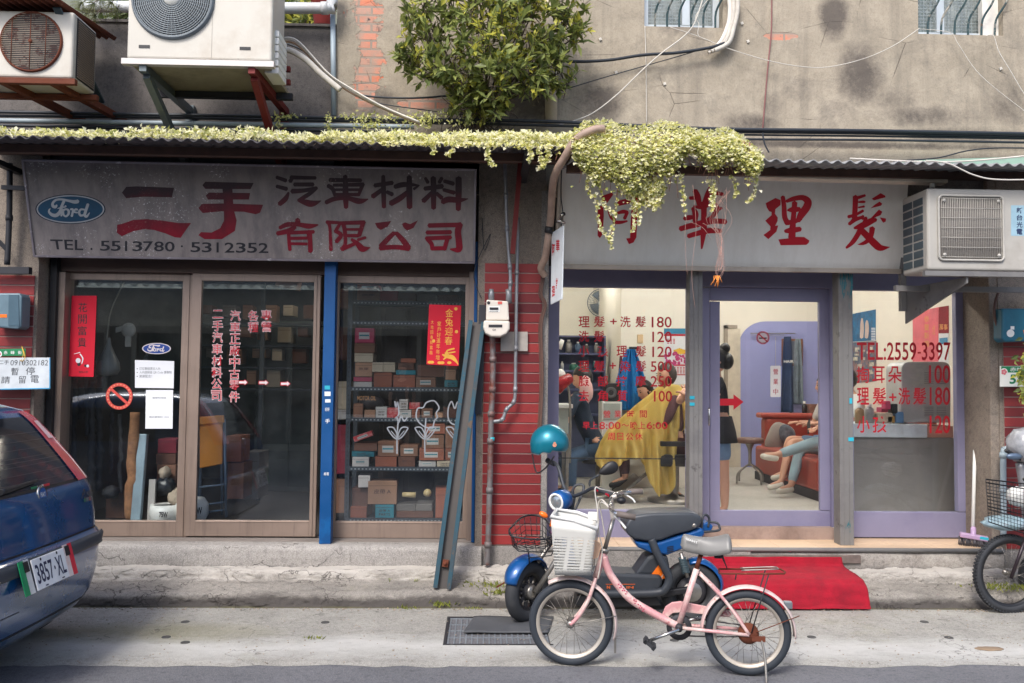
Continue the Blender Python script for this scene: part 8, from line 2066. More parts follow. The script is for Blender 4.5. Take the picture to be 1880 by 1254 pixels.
# floor, battery case, seat, tail
def side(name,pts,w_,m,bev=.02,o=0.0,parent=None):
 mb = MB();mb.prism([S(x,y,w_ / 2 + o) for x,y in pts],(0,w_,0));return mb.build(name,m,parent or sct,bevel=bev,seg=3)
side('floorboard',[(1040,1060),(1060,1050),(1214,1056),(1218,1072),(1208,1090),(1062,1092),(1044,1082)],.24,bk)
side('underbody',[(1060,1093),(1205,1091),(1215,1112),(1120,1116),(1056,1112)],.18,M['black'],.01)
side('front_tube',[(1038,1000),(1052,1000),(1062,1052),(1044,1062),(1034,1040)],.1,sb,.015)
side('battery_case',[(1165,1056),(1188,1024),(1206,1014),(1226,1020),(1232,1050),(1214,1057)],.19,bk)
pl = ((0,YSC - .097,0),FRONT);mb = MB()
for k in range(3): x = 1190 + k * 9 + (k > 0) * 6;put_poly(mb,[(x,1062),(x + (13 if k == 0 else 6),1062),(x + (33 if k == 0 else 27) - k * 6,1038 + k * 5),(x + 20 - k * 6,1036 + k * 5)],pl,.0015 + k * .0003)
mb.build('orange_stripe',M['orange'],sct)
pl = ((0,YSC - .122,0),FRONT);mb = MB();put_poly(mb,rect_px(1112,1072,1166,1073),pl,.002);put_text(mb,'N',1114,1075,1120,1081,pl,.03,.002);put_text(mb,'IN',1150,1076,1163,1080.5,pl,.02,.002);mb.build('orange_print',mat('dull_orange',srgb(208,96,40),.5),sct)
stb('frame_bend',[(1196,990,.12),(1206,1015,.13),(1222,1046,.14),(1228,1062,.14),(1222,1080,.14),(1206,1088,.13),(1150,1090,.12),(1080,1090,.12)],.026,bk,6,12)
seat = side('seat',[(1148,966),(1154,954),(1168,946),(1196,942),(1240,941),(1272,941),(1286,946),(1290,956),(1284,968),(1268,975),(1240,982),(1215,992),(1195,995),(1165,990),(1152,982)],.27,mat('black_seat',srgb(58,62,68),.42,var=.1),.05)
for p_ in seat.data.polygons: p_.use_smooth = True
mb = MB();mb.lathe([(0,.004),(.012,.004),(.014,0)],S(1275,965,.137),(0,-1,0),14);mb.build('seat_bolt',M['steel'],seat)
side('tail_body',[(1164,993),(1200,997),(1262,978),(1290,968),(1296,982),(1270,1002),(1226,1020),(1196,1016),(1172,1006)],.23,sb,.02)
pl = ((0,YSC - .116,0),FRONT);mb = MB()
for k in range(4): put_poly(mb,[(1224,1004 + k * 3),(1236,1002 + k * 3),(1237,1003.4 + k * 3),(1225,1005.4 + k * 3)],pl,.002)
mb.build('side_vent',M['black'],sct)
stb('grab_rail',[(1288,972,.08),(1290,950,.08),(1296,945,.07),(1302,952,.06),(1300,968,.06)],.008,bk);stb('grab_rail',[(1286,977,.08),(1318,974,.07),(1321,968,.05),(1316,960,.02),(1296,958,.0)],.008,bk)
side('tail_light_bracket',[(1286,962),(1300,958),(1310,966),(1306,976),(1288,976)],.12,sb,.01)
rw = S(1268,1084,-.01);rax = V((0,-1,0));wheel(sct,rw,rax,rw.z,.045,rw.z - .085,M['rubber'],M['black'],8,0,.06)
mb = MB();mb.lathe([(0,.05),(.07,.045),(.095,.03),(.1,0)],rw,rax,26);mb.build('hub_motor',M['dark_iron'],sct)
sfender(rw,V((1,0,0)),rax,rw.z + .025,0,95,.13,sb)
stb('shock_absorber',[(1250,1015,.1),(1262,1060,.1)],.013,M['steel'],2)
mb = MB();a_,b_ = S(1252,1024,.1),S(1260,1052,.1);mb.tube([a_.lerp(b_,k / 60) + V((math.cos(k * .9),math.sin(k * .9),0)) * .022 for k in range(61)],.006,6);mb.build('spring',mat('dark_slate_steel',srgb(62,78,84),.5,.2),sct)
side('swing_arm',[(1210,1086),(1268,1078),(1272,1088),(1214,1098)],.04,M['black'],.008,.08)
# helmet on the far grip
hm = T('helmet','shiny teal open-face helmet hung on the scooter handlebar','helmet',tuple(S(1008,852,-.2)))
hc = S(1009,814,-.2);hr_ = 33.5 * (6.6 + YSC + .2) / 1600
hmt = mat('teal_helmet',srgb(16,118,138),.36,.35,.05,coat=.25)
rot = Matrix.Rotation(.10,3,'Y');mb = MB()
def hel(u,v):
 ph = v * R(118);t_ = u * 2 * math.pi;d = V((math.sin(ph) * math.cos(t_),math.sin(ph) * math.sin(t_),math.cos(ph)))
 cut = .0
 if v > .72: d.z += (.16 if d.x > .1 else -.15 * (d.x < -.45)) * (v - .72) / .28
 return hc + rot @ V((d.x * hr_ * 1.02,d.y * hr_ * .92,d.z * hr_ * 1.0))
mb.grid(hel,48,24);mb.build('shell',hmt,hm,solid=.01)
mb = MB();mb.grid(lambda u,v: hc + (hel(u,.4 + v * .58) - hc) * .9,40,12);mb.build('padding',M['black'],hm)
mb = MB();mb.tube([hel(k / 48,1.0) for k in range(48)],.006,6,True);mb.build('rim',mat('grey_edging',srgb(120,130,134),.4),hm)
mb = MB();mb.grid(lambda u,v: hc + (hel(.42 + u * .16,.68 + .31 * v) - hc) * 1.02,8,6);mb.build('visor_tab',hmt,hm)
mb = MB();mb.tube(sp3([hel(.5,1.0),hc + V((-.09,-.03,-.19)),hc + V((-.03,-.06,-.16)),hel(.75,1.0) + V((.03,0,-.02))],6),.005,6);mb.build('strap',M['black'],hm)
mb = MB();d = (hel(.78,.78) - hc);q = hc + d * 1.06;mb.disc(q,d,.014,12);mb.disc(q + V((0,-.001,.012)),d,.009,10);mb.build('badge',mat('badge_orange',srgb(226,150,120),.4,var=.4,vs=90),hm)
# ------------------------------------------------------------------ bicycle and scooter at the right edge
b2 = T('bicycle','black bicycle with knobby tyre and wire basket of bagged goods beyond the broom','bicycle',tuple(PY(1852,1124,-.64)))
wc = PY(1853,1053,-.64);axb = V((.12,-1,0)).normalized();r_ = 71 * 5.95 / 1600;wheel(b2,wc,axb,r_,.023,r_ - .045,M['rubber'],M['black'],28,70)
Bq = lambda px,py,o=0.0: PY(px,py,-.64 - o)
for o in (.05,-.05): mb = MB();mb.tube([Bq(1856,1062,o),Bq(1884,985,o)],.012,8);mb.build('fork_blade',mat('dark_plum_steel',srgb(50,40,46),.4,.3),b2)
mb = MB();mb.tube([Bq(1884,985),Bq(1900,900)],.018,8);mb.tube([Bq(1890,960),Bq(2010,1000)],.018,8);mb.tube([Bq(1890,975),Bq(2000,1075)],.016,8);mb.build('frame_tube',mat('dark_plum_steel',srgb(50,40,46),.4,.3),b2)
mb = MB();mb.tube([Bq(1900,900),Bq(1880,880,.2),Bq(1930,870,.25)],.011,8);mb.build('handlebar',M['black'],b2)
wheel(b2,Bq(2090,1062),axb,r_,.028,r_ - .055,M['rubber'],M['black'],28,0)
tp = [Bq(1810,886,.14),Bq(1898,900,.14),Bq(1898,890,-.14),Bq(1810,880,-.14)];bt = [Bq(1815,958,.11),Bq(1898,985,.11),Bq(1898,980,-.11),Bq(1815,955,-.11)]
mb = MB();mb.tube(tp,.005,6,True);mb.tube(bt,.004,6,True)
for i in range(4):
 for f in range(14): mb.tube([tp[i].lerp(tp[(i + 1) % 4],f / 14),bt[i].lerp(bt[(i + 1) % 4],f / 14)],.0018,4)
for f in range(1,12): mb.tube([tp[i].lerp(bt[i],f / 12) for i in range(4)],.0018 if f % 4 else .0035,4,True)
for f in range(8): mb.tube([bt[0].lerp(bt[1],f / 7),bt[3].lerp(bt[2],f / 7)],.002,4)
mb.build('basket',bw,b2)
for (px,py,rx,ry,m_,lab) in ((1850,960,.17,.05,mat('pale_blue_bag',srgb(160,186,196),.45,var=.3,vs=12,bump=.5,dirt=srgb(196,120,126),da=.35,ds=9),'crumpled pale blue bag in the wire basket'),(1872,912,.08,.07,M['white'],'white and yellow packet on top in the wire basket')):
 mb = MB();mb.ell(Bq(px,py,.0),rx,.1,ry,20,12,None,lambda p: p * (1 + .2 * mnoise.noise(p * 2.4 + V((px,0,0)))));mb.build('packed_bag',m_,label=lab,cat='bag')
s2_ = T('covered_scooter','parked scooter under a clear wrinkled cover at the tiled pillar','scooter',tuple(PY(1900,1050,-.4)))
mb = MB();mb.ell(PY(1884,818,-.45),.13,.14,.13,24,16,None,lambda p: p * (1 + .14 * mnoise.noise(p * 3.5)));mb.build('cover',mat('clear_wrinkled_plastic',srgb(150,152,156),.2,var=.3,vs=14,bump=.8,bs=18),s2_)
mb = MB();mb.tube(sp3([PY(1846,826,-.5),PY(1866,838,-.5),PY(1890,850,-.45),PY(1930,860,-.4)],4),.014,8);mb.build('handlebar',M['black'],s2_);mb = MB();mb.ell(PY(1862,838,-.52),.06,.02,.025);mb.build('mirror',mat('blue_grey_tube',srgb(90,106,126),.4,.5),s2_)
mb = MB();mb.tube(sp3([PY(1872,850,-.45),PY(1880,900,-.45),PY(1890,1000,-.45)],4),.03,10);mb.build('front_shield',M['galv'],s2_);mb = MB();mb.lathe([(.12,-.04),(.2,-.04),(.21,0),(.2,.04),(.12,.04)],PY(1925,1060,-.45) + V((0,0,0)),(0,1,0),24);mb.build('wheel',M['rubber'],s2_)
# ------------------------------------------------------------------ people
def skin_geo(chains,sub=2):
 vs,es,rs,ix = [],[],[],{}
 for ch in chains:
  prev = None
  for p,r in ch:
   k = tuple(round(x,4) for x in p)
   if k not in ix: ix[k] = len(vs);vs.append(k);rs.append(r)
   i = ix[k]
   if prev is not None and prev != i: es.append((prev,i))
   prev = i
 me = D.meshes.new('s');me.from_pydata(vs,es,[]);o = D.objects.new('s',me);COL.objects.link(o)
 o.modifiers.new('k','SKIN');s_ = o.modifiers.new('u','SUBSURF');s_.levels = sub;s_.render_levels = sub
 sv = me.skin_vertices[0].data
 for i,r in enumerate(rs):
  rr = r if isinstance(r,tuple) else (r,r);sv[i].radius = rr;sv[i].use_root = (i == 0)
 dg = bpy.context.evaluated_depsgraph_get();dg.update();m2 = D.meshes.new_from_object(o.evaluated_get(dg))
 out = ([V(v.co) for v in m2.vertices],[list(p.vertices) for p in m2.polygons])
 D.objects.remove(o);D.meshes.remove(me);D.meshes.remove(m2)
 return out
def hand(mb,w_,d,side,curl=.5):
 """palm, four fingers of unequal length and a thumb, slightly curled"""
 d = d.normalized();s_ = d.cross(V((0,0,1)));s_ = s_.normalized() if s_.length > .1 else V((1,0,0));n_ = s_.cross(d)
 s_ = s_ * side
 mb.add(*skin_geo([[(w_,.022),(w_ + d * .04,(.034,.018)),(w_ + d * .085,(.036,.016))]],1),True)
 for k,(o,L) in enumerate(((-.027,.062),(-.009,.074),(.009,.07),(.026,.054))):
  b_ = w_ + d * .08 + s_ * o;m_ = b_ + d * L * .5 - n_ * L * .12;mb.add(*skin_geo([[(b_,.0095),(m_,.0088),(m_ + d * L * .38 * (1 - curl * .5) - n_ * L * .4 * curl,.0075)]],1),True)
 b_ = w_ + d * .03 - s_ * .028;mb.add(*skin_geo([[(b_,.012),(b_ + d * .03 - s_ * .024,.0105),(b_ + d * .058 - s_ * .03,.009)]],1),True)
def head_geo(mb,c,look,up,s=1.0):
 f = V(look).normalized();u = V(up);u = (u - f * u.dot(f)).normalized();l = u.cross(f)
 rot = Matrix((f,l,u)).transposed()
 def fn(p):
  q = p.copy()
  if p.z < -.2: q.x += .12 * (-p.z - .2);q.y *= 1 - .35 * (-p.z - .2);q.x *= 1 if p.x > 0 else .82
  e = math.exp(-((p.y / .16) ** 2 + ((p.z + .18) / .22) ** 2));q.x += .24 * e * (p.x > 0)
  e = math.exp(-(((abs(p.y) - .38) / .16) ** 2 + ((p.z - .02) / .12) ** 2));q.x -= .10 * e * (p.x > 0)
  e = math.exp(-((p.y / .25) ** 2 + ((p.z + .55) / .07) ** 2));q.x += .05 * e * (p.x > 0)
  return q
 mb.ell(c,.098 * s,.078 * s,.122 * s,32,26,rot,fn)
 for k in (-1,1): mb.ell(c + l * .078 * s * k - f * .008 - u * .01,.018,.008,.03,10,8,rot)
 return f,l,u,rot
def person(label,J,top,bot,shoe=None,look=(0,-1,0),up=(0,0,1),sleeve=.5,legs=1.0,hairlen='short',hair=None,skirt=None,s=1.0,curl=.6):
 """J: joints in space. One continuous body; hair and clothes are its children"""
 t = T('person',label,'person',(J['hip'].x,J['hip'].y,min(p.z for k_,p in J.items())))
 hip,ch,nk = J['hip'],J['chest'],J['neck'];head = J['head']
 wst = hip.lerp(ch,.45);mb = MB();C = []
 sp = hip + (hip - ch).normalized() * .02
 C.append([(hip,(.13 * s,.10 * s)),(wst,(.115 * s,.09 * s)),(ch,(.13 * s,.10 * s)),(nk,.05 * s),(head - V((0,0,.03)),.052 * s)])
 def limb(a,b,c_,r0,r1,r2): return [(a,r0),(a.lerp(b,.5),(r0 + r1) / 2 * 1.03),(b,r1),(b.lerp(c_,.4),r1 * 1.02),(c_,r2)]
 for q in 'lr':
  if 's' + q in J: C.append([(ch,(.13 * s,.10 * s))] + limb(J['s' + q],J['e' + q],J['w' + q],.047 * s,.038 * s,.025 * s))
  if 'k' + q in J: C.append([(hip,(.13 * s,.10 * s))] + limb(J['h' + q],J['k' + q],J['a' + q],.082 * s,.055 * s,.036 * s) + [(J['t' + q],.03 * s)])
 mb.add(*skin_geo(C),True);f,l,u,rot = head_geo(mb,head,look,up,s)
 for q in 'lr':
  if 'w' + q in J: hand(mb,J['w' + q],J['w' + q] - J['e' + q] + V((0,0,-.02)),1 if q == 'l' else -1,curl)
 body = mb.build('body',M['skin'],t)
 eb = MB()
 for k in (-1,1):
  e = head + f * .088 * s + l * .03 * s * k + u * .008;eb.ell(e,.008,.012,.006,8,6,rot);eb.obox(e + u * .022,l * .017,u * .003,f * .004)
 eb.build('eyes',M['black'],body)
 mt = MB();mt.obox(head + f * .098 * s - u * .067 * s,l * .02,u * .004,f * .006);mt.build('mouth',mat('lips',srgb(160,84,80),.5),body)
 if hair is not False:
  hb_ = MB();hb_.ell(head + u * .018 * s - f * .012 * s,.106 * s,.09 * s,.122 * s,26,20,rot,lambda p: p * (1 + .04 * mnoise.noise(p * 6)) if not (p.x > .35 and p.z < .45) else p * .8)
  if hairlen == 'long': hb_.add(*skin_geo([[(head - f * .05 * s,.085),(head - f * .075 - u * .12,.08),(head - f * .05 - u * .27,.065),(head - f * .02 - u * .38,.03)]],1),True)
  if hairlen == 'bun': hb_.ell(head - f * .09 + u * .09,.05,.05,.05);hb_.ell(head - f * .08 - u * .03,.06,.08,.08)
  hb_.build('hair',hair or M['hair'],body)
 cl = [];k_ = 1.16
 cl.append([(hip - (ch - hip) * .06,(.142 * s,.112 * s)),(wst,(.132 * s,.106 * s)),(ch,(.146 * s,.116 * s)),(ch.lerp(nk,.72),.075 * s)])
 for q in 'lr':
  if 's' + q in J and sleeve > 0:
   a,b,c_ = J['s' + q],J['e' + q],J['w' + q];L = [(ch,(.146 * s,.116 * s)),(a,.062 * s)]
   if sleeve <= .5: L.append((a.lerp(b,sleeve * 1.7),.056 * s))
   else: L += [(b,.05 * s),(b.lerp(c_,(sleeve - .5) * 1.9),.038 * s)]
   cl.append(L)
 c_ = MB();c_.add(*skin_geo(cl),True);c_.build('top',top,t)
 if skirt:
  c_ = MB();z0 = skirt;c_.lathe([(.15 * s,0),(.19 * s,(z0 - hip.z - .1) * .6),(.205 * s,z0 - hip.z - .1),(.19 * s,z0 - hip.z - .1)],hip + V((0,0,.1)),(0,0,1),24);c_.build('skirt',top,t)
 if 'kl' in J and bot is not None:
  cl = []
  for q in 'lr':
   a,b,d = J['h' + q],J['k' + q],J['a' + q];L = [(hip,(.14 * s,.115 * s)),(a,.094 * s)]
   if legs < .6: L.append((a.lerp(b,legs * 1.7),.086 * s))
   else: L += [(a.lerp(b,.5),.084 * s),(b,.068 * s),(b.lerp(d,.5),.06 * s),(b.lerp(d,.93 * legs),.05 * s)]
   cl.append(L)
  c_ = MB();c_.add(*skin_geo(cl),True);c_.build('trousers',bot,t)
 if shoe:
  for q in 'lr':
   if 'a' + q not in J: continue
   a,b = J['a' + q],J['t' + q];d = (b - a);d = d.normalized();c_ = MB()
   c_.add(*skin_geo([[(a - d * .035 - V((0,0,.03)),.042),(a.lerp(b,.5) - V((0,0,.02)),(.046,.04)),(b + d * .03 - V((0,0,.005)),(.044,.03))]],2),True);c_.build('shoe',shoe,t)
 return t
FZ = .345
pj = lambda px,py,Y: PY(px,py,Y)
blackt = mat('black_dress',srgb(36,34,40),.8,var=.1,wear=srgb(170,120,116),wa=.72);navy = mat('navy_shirt',srgb(34,48,66),.85,var=.1);jeans = mat('blue_jeans',srgb(66,90,118),.85,var=.15);ljeans = mat('light_jeans',srgb(150,172,182),.85,var=.1);cuff = mat('denim_shorts',srgb(104,130,160),.85);wsh = mat('white_trainer',srgb(222,216,204),.5,var=.05);dsh = mat('dark_shoe',srgb(30,30,34),.5);brown = mat('dark_trousers',srgb(82,50,54),.85)
# hairdresser standing behind the door jamb, reaching to the client
Y = 1.45;h = pj(1316,800,Y);x = h.x
J = dict(hip=V((x,Y,1.16)),chest=V((x,Y - .02,1.50)),neck=V((x - .02,Y - .02,1.66)),head=V((x + .0,Y - .03,1.78)),sl=V((x - .14,Y + .08,1.58)),el=V((x - .30,Y + .25,1.38)),wl=V((pj(1258,714,1.9).x,1.9,pj(1258,714,1.9).z)),
  sr=V((x - .02,Y - .17,1.57)),er=V((x - .10,Y - .18,1.32)),wr=V((pj(1262,726,1.5).x,1.5,pj(1262,726,1.5).z)),hl=V((x - .02,Y + .09,1.08)),kl=V((x - .02,Y + .09,.76)),al=V((x + .02,Y + .1,.42)),tl=V((x - .12,Y + .08,.375)),hr=V((x + .02,Y - .09,1.08)),kr=V((x + .04,Y - .09,.76)),ar=V((x + .05,Y - .09,.42)),tr=V((x - .10,Y - .11,.375)))
person('standing hairdresser in black dotted dress and denim shorts behind the salon door jamb',J,blackt,cuff,dsh,(-1,.2,-.25),(0,0,1),.25,.45,'bun',skirt=pj(1335,812,Y).z,s=.92)
# client under the yellow cape
Y = 2.4;hd_ = pj(1223,690,Y);x = hd_.x;hp = V((x + .10,Y,.92))
J = dict(hip=hp,chest=V((x + .07,Y,1.32)),neck=V((x + .03,Y,1.49)),head=hd_,sl=V((x + .06,Y + .17,1.40)),el=V((x - .05,Y + .22,1.16)),wl=V((x - .28,Y + .12,1.14)),sr=V((x + .06,Y - .17,1.40)),er=V((x - .05,Y - .22,1.16)),wr=V((x - .28,Y - .12,1.14)),
  hl=hp + V((0,.10,0)),kl=V((x - .42,Y + .12,.98)),al=V((x - .40,Y + .12,.56)),tl=V((x - .55,Y + .12,.50)),hr=hp + V((0,-.10,0)),kr=V((x - .18,Y - .04,.84)),ar=V((x + .05,Y + .0,.45)),tr=V((x + .16,Y - .04,.40)))
gh = mat('cropped_dark_hair',srgb(62,54,50),.6,var=.3,vs=30)
person('seated client with cropped dark hair wrapped in a long yellow cape',J,brown,brown,dsh,(-1,-.35,-.1),(0,0,1),.9,1.0,'short',gh)
yc = leaf_mat('yellow_cape',srgb(250,228,140),srgb(250,232,152),.5)
TP = [(1094,838),(1105,812),(1120,790),(1150,765),(1180,740),(1200,724),(1215,710),(1226,705),(1240,707),(1256,722),(1264,760)]
BT = [(1094,852),(1104,862),(1112,866),(1140,843),(1165,838),(1176,846),(1185,882),(1200,906),(1222,902),(1234,880),(1240,800),(1252,786),(1264,762)]
def cape(u,v):
 px = 1094 + 170 * u;a = tab(TP,px);b = tab(BT,px);py = a + (b - a) * v
 p = pj(px,py,Y);p.y = Y - .24 + .16 * abs(2 * u - 1) ** 2 + .05 * math.sin(u * 34 + v * 3.5) * (.2 + v) + .03 * math.sin(u * 75 - v * 5) * v
 return p
cp = T('barber_cape','long translucent yellow barber cape draped over the seated client','cape',tuple(pj(1205,905,2.2)))
mb = MB();mb.grid(cape,110,40);mb.build('cloth',yc,cp,solid=.003)
def cape2(u,v):
 p = cape(u,v * .8);p.y = 2 * Y - p.y;return p
mb = MB();mb.grid(cape2,60,20);mb.build('back_cloth',yc,cp,solid=.003)
# barber chair under the client
bc = T('barber_chair','dark barber chair with metal foot plate under the yellow cape','chair',(x + .1,Y,FZ));dk = mat('dark_vinyl_seat',srgb(44,42,46),.4)
mb = MB();mb.box(x - .15,x + .33,Y - .24,Y + .24,.72,.84);mb.build('seat',dk,bc,bevel=.03)
mb = MB();mb.obox((x + .36,Y,1.08),V((.05,0,0)),V((0,.22,0)),V((.04,0,.3)));mb.build('backrest',dk,bc,bevel=.03)
for o in (-.29,.29): mb = MB();mb.box(x - .12,x + .3,Y + o - .03,Y + o + .03,.93,.98);mb.box(x + .2,x + .25,Y + o - .02,Y + o + .02,.75,.93);mb.build('armrest',dk,bc,bevel=.01)
mb = MB();mb.lathe([(.27,0),(.27,.03),(.08,.06),(.055,.1),(.055,.38)],(x + .08,Y,FZ),(0,0,1),24);mb.build('base',M['steel'],bc)
mb = MB();mb.obox((x - .42,Y - .02,.5),V((.12,0,.1)),V((0,.2,0)),V((-.01,0,.012)));mb.bar((x - .1,Y,.7),(x - .38,Y,.5),.05,.03);mb.build('footrest',mat('footrest_grey',srgb(120,116,110),.4,.4),bc)
# woman bending her head behind the cape; helper in a navy shirt on a stool; two sitters on the sofa
Y = 3.3;hd_ = pj(1184,717,Y);x = hd_.x
def sit(x,Y,zs,hd_,face,kn,an,w_=.09,lean=0.0,arms=None):
 f = V(face).normalized();l = V((-f.y,f.x,0));b_ = V((x,Y,zs));c_ = hd_ - V((0,0,.28)) - f * (.05 + lean);J = dict(hip=b_,chest=c_,neck=hd_ - V((0,0,.13)) - f * .03,head=hd_)
 for q,k in (('l',1),('r',-1)):
  J['h' + q] = b_ + l * w_ * k;J['k' + q] = V(kn[0 if k > 0 else 1]);J['a' + q] = V(an[0 if k > 0 else 1]);J['t' + q] = J['a' + q] + f * .13 + V((0,0,-.05))
  J['s' + q] = c_ + l * .17 * k + V((0,0,.08));J['e' + q] = J['s' + q] + f * .10 + l * .05 * k - V((0,0,.26));J['w' + q] = (arms[0 if k > 0 else 1] if arms else J['e' + q] + f * .2 - l * .06 * k + V((0,0,.02)))
 return J
J = sit(x + .12,Y + .05,.80,hd_,(-1,-.3,0),((x - .30,Y + .1,.84),(x - .28,Y - .1,.84)),((x - .26,Y + .12,.43),(x - .24,Y - .1,.43)))
person('woman with long dark hair bending her head behind the yellow cape',J,mat('charcoal_top',srgb(50,50,56),.85),brown,dsh,(-1,-.45,-.5),(-.3,0,1),.9,1.0,'long',s=.92)
Y = 2.75;hd_ = pj(1066,692,Y);x = pj(1098,780,Y).x
J = sit(x,Y,.86,hd_ + V((.02,0,-.02)),(-1,.1,0),((x - .36,Y + .14,.74),(x - .30,Y - .16,.76)),((x - .34,Y + .16,.43),(x - .30,Y - .2,.43)),.1,-.12)
person('helper in a navy shirt and blue jeans leaning over by the red hood lamp',J,navy,jeans,dsh,(-1,.3,-.35),(-.25,0,1),.5,1.0,'short')
mb = MB();mb.ell(pj(1076,717,Y - .1),.07,.06,.15,18,14,None,lambda p: p * (1 + .22 * mnoise.noise(p * 2.6)));mb.build('towel',mat('pink_towel',srgb(222,180,176),.85,bump=.4),label='pale pink towel held by the helper in the navy shirt',cat='towel')
mb = MB();c = pj(1090,788,Y);mb.lathe([(0,0),(.17,0),(.17,.05),(.02,.055),(.02,.0)],V((x,Y,.70)),(0,0,1),20);st2 = T('stool','dark round stool under the helper in the navy shirt','stool',(x,Y,FZ));mb.build('seat',dk,st2);mb = MB();mb.tube([(x,Y,.70),(x,Y,FZ + .03)],.025,10);mb.lathe([(.2,0),(.2,.02),(.03,.04)],(x,Y,FZ),(0,0,1),20);mb.build('column',M['steel'],st2)
kn = [pj(1470,822,2.95),pj(1482,808,2.6)];x = 3.98
J = sit(x,2.8,.87,V((x - .05,2.75,1.62)),(-1,0,0),(kn[0],pj(1497,812,2.62)),(pj(1452,893,2.8),pj(1424,836,2.55)),.09,0,(pj(1496,778,2.75),pj(1499,786,2.62)))
J['tl'] = J['al'] + V((-.14,-.03,-.04));J['tr'] = J['ar'] + V((-.14,-.02,.0))
person('sitter in light jeans and white trainers holding a phone on the red sofa',J,M['white'],ljeans,wsh,(-1,0,-.5),(0,0,1),.5,1.0,'short')
mb = MB();c = pj(1485,783,2.68);mb.obox(c,V((.012,.04,.055)),V((.0,.035,-.025)),V((.006,0,-.002)));mb.build('phone',M['black'],bevel=.003,label='black phone held by the sitter in light jeans',cat='phone')
J = sit(x,3.4,.87,V((x - .04,3.4,1.56)),(-1,0,0),(pj(1448,806,3.45),pj(1452,812,3.3)),(pj(1440,868,3.3),pj(1434,885,3.1)))
person('bare legged sitter in white shoes at the far side of the red sofa',J,mat('pale_top',srgb(190,186,180),.85),cuff,wsh,(-1,.2,-.2),(0,0,1),.5,.45,'long',s=.92)
# two passers-by across the lane, mirrored in the parts shop panes
for x,tp_,bt_,lab in ((-3.0,mat('mustard_shirt',srgb(196,172,92),.85),jeans,'passer-by in a mustard shirt across the lane'),(-1.6,navy,M['black'],'passer-by in a dark shirt by the white bench across the lane')):
 y = -10.2;J = dict(hip=V((x,y,1.08)),chest=V((x,y,1.46)),neck=V((x,y,1.62)),head=V((x,y,1.76)))
 for q,k in (('l',1),('r',-1)): J['s' + q] = V((x + .18 * k,y,1.55));J['e' + q] = V((x + .23 * k,y,1.28));J['w' + q] = V((x + .22 * k,y + .06,1.06));J['h' + q] = V((x + .09 * k,y,1.02));J['k' + q] = V((x + .10 * k,y + .02,.6));J['a' + q] = V((x + .10 * k,y - .02,.17 + .09));J['t' + q] = J['a' + q] + V((0,.13,-.05))
 person(lab,J,tp_,bt_,wsh,(0,1,0),(0,0,1),.5,.5 if x > -2 else 1.0)
# ------------------------------------------------------------------ small things on the ground
mt = M['dark_iron']
gr = T('drain_grate','steel drain grate set in the concrete apron before the pink bicycle','grate',((GX0 + GX1) / 2,GY0,0))
mb = MB();
for k in range(18): x = GX0 + .012 + (GX1 - GX0 - .024) * k / 17;mb.box(x - .0045,x + .0045,GY0 + .004,GY1 - .004,-.028,.005)
for k in range(5): y = GY0 + .012 + (GY1 - GY0 - .024) * k / 4;mb.box(GX0 + .004,GX1 - .004,y - .004,y + .004,-.020,.0068)
mb.build('bars',mat('grate_steel',srgb(128,134,140),.6,.3,dirt=srgb(90,82,76),da=.3),gr)
mb = MB();mb.box(GX0 - .015,GX1 + .015,GY0 - .015,GY0 + .003,-.03,.0105);mb.box(GX0 - .015,GX1 + .015,GY1 - .003,GY1 + .015,-.03,.0105);mb.box(GX0 - .015,GX0 + .003,GY0 + .003,GY1 - .003,-.03,.0105);mb.build('frame',mt,gr)
a,b = PZ(851,1160,.02),PZ(1000,1134,.02)
mb = MB();mb.grid(lambda u,v: V((a.x + (b.x - a.x) * u + .06 * v,a.y + (b.y - a.y + .02) * v,.016 + .006 * mnoise.noise(V((u * 3,v * 2,3))) + .005 * (v > .9))),24,10);mb.build('rubber_mat',mat('dusty_rubber',srgb(74,76,80),.8,var=.2,dirt=srgb(110,108,106),da=.3),label='dusty black rubber mat lying over the drain grate',cat='mat',solid=.008)
# red mat over the ledge
x0,x1 = PY(1296,1060,-.4).x,PY(1578,1060,-.5).x
path = [(-.19,.285),(-.20,.235),(-.225,.222),(-.3,.212),(-.42,.205),(-.52,.190),(-.565,.16),(-.59,.10),(-.60,.04),(-.612,.014)]
def cpt(u,v):
 t_ = v * (len(path) - 1);i = min(int(t_),len(path) - 2);f = t_ - i;y = path[i][0] * (1 - f) + path[i + 1][0] * f;z = path[i][1] * (1 - f) + path[i + 1][1] * f
 n_ = mnoise.noise(V((u * 6,v * 5,2))) * .012 + mnoise.noise(V((u * 2,v * 9,8))) * .012 * (v > .4)
 return V((x0 + (x1 - x0) * u + (.03 * v if u > .5 else 0),y - abs(n_) * .8,z + n_ * .5 + .006))
mb = MB();mb.grid(cpt,70,60);mb.build('red_mat',M['carpet'],label='bright red ribbed mat draped over the kerb before the salon door',cat='mat',solid=.008)
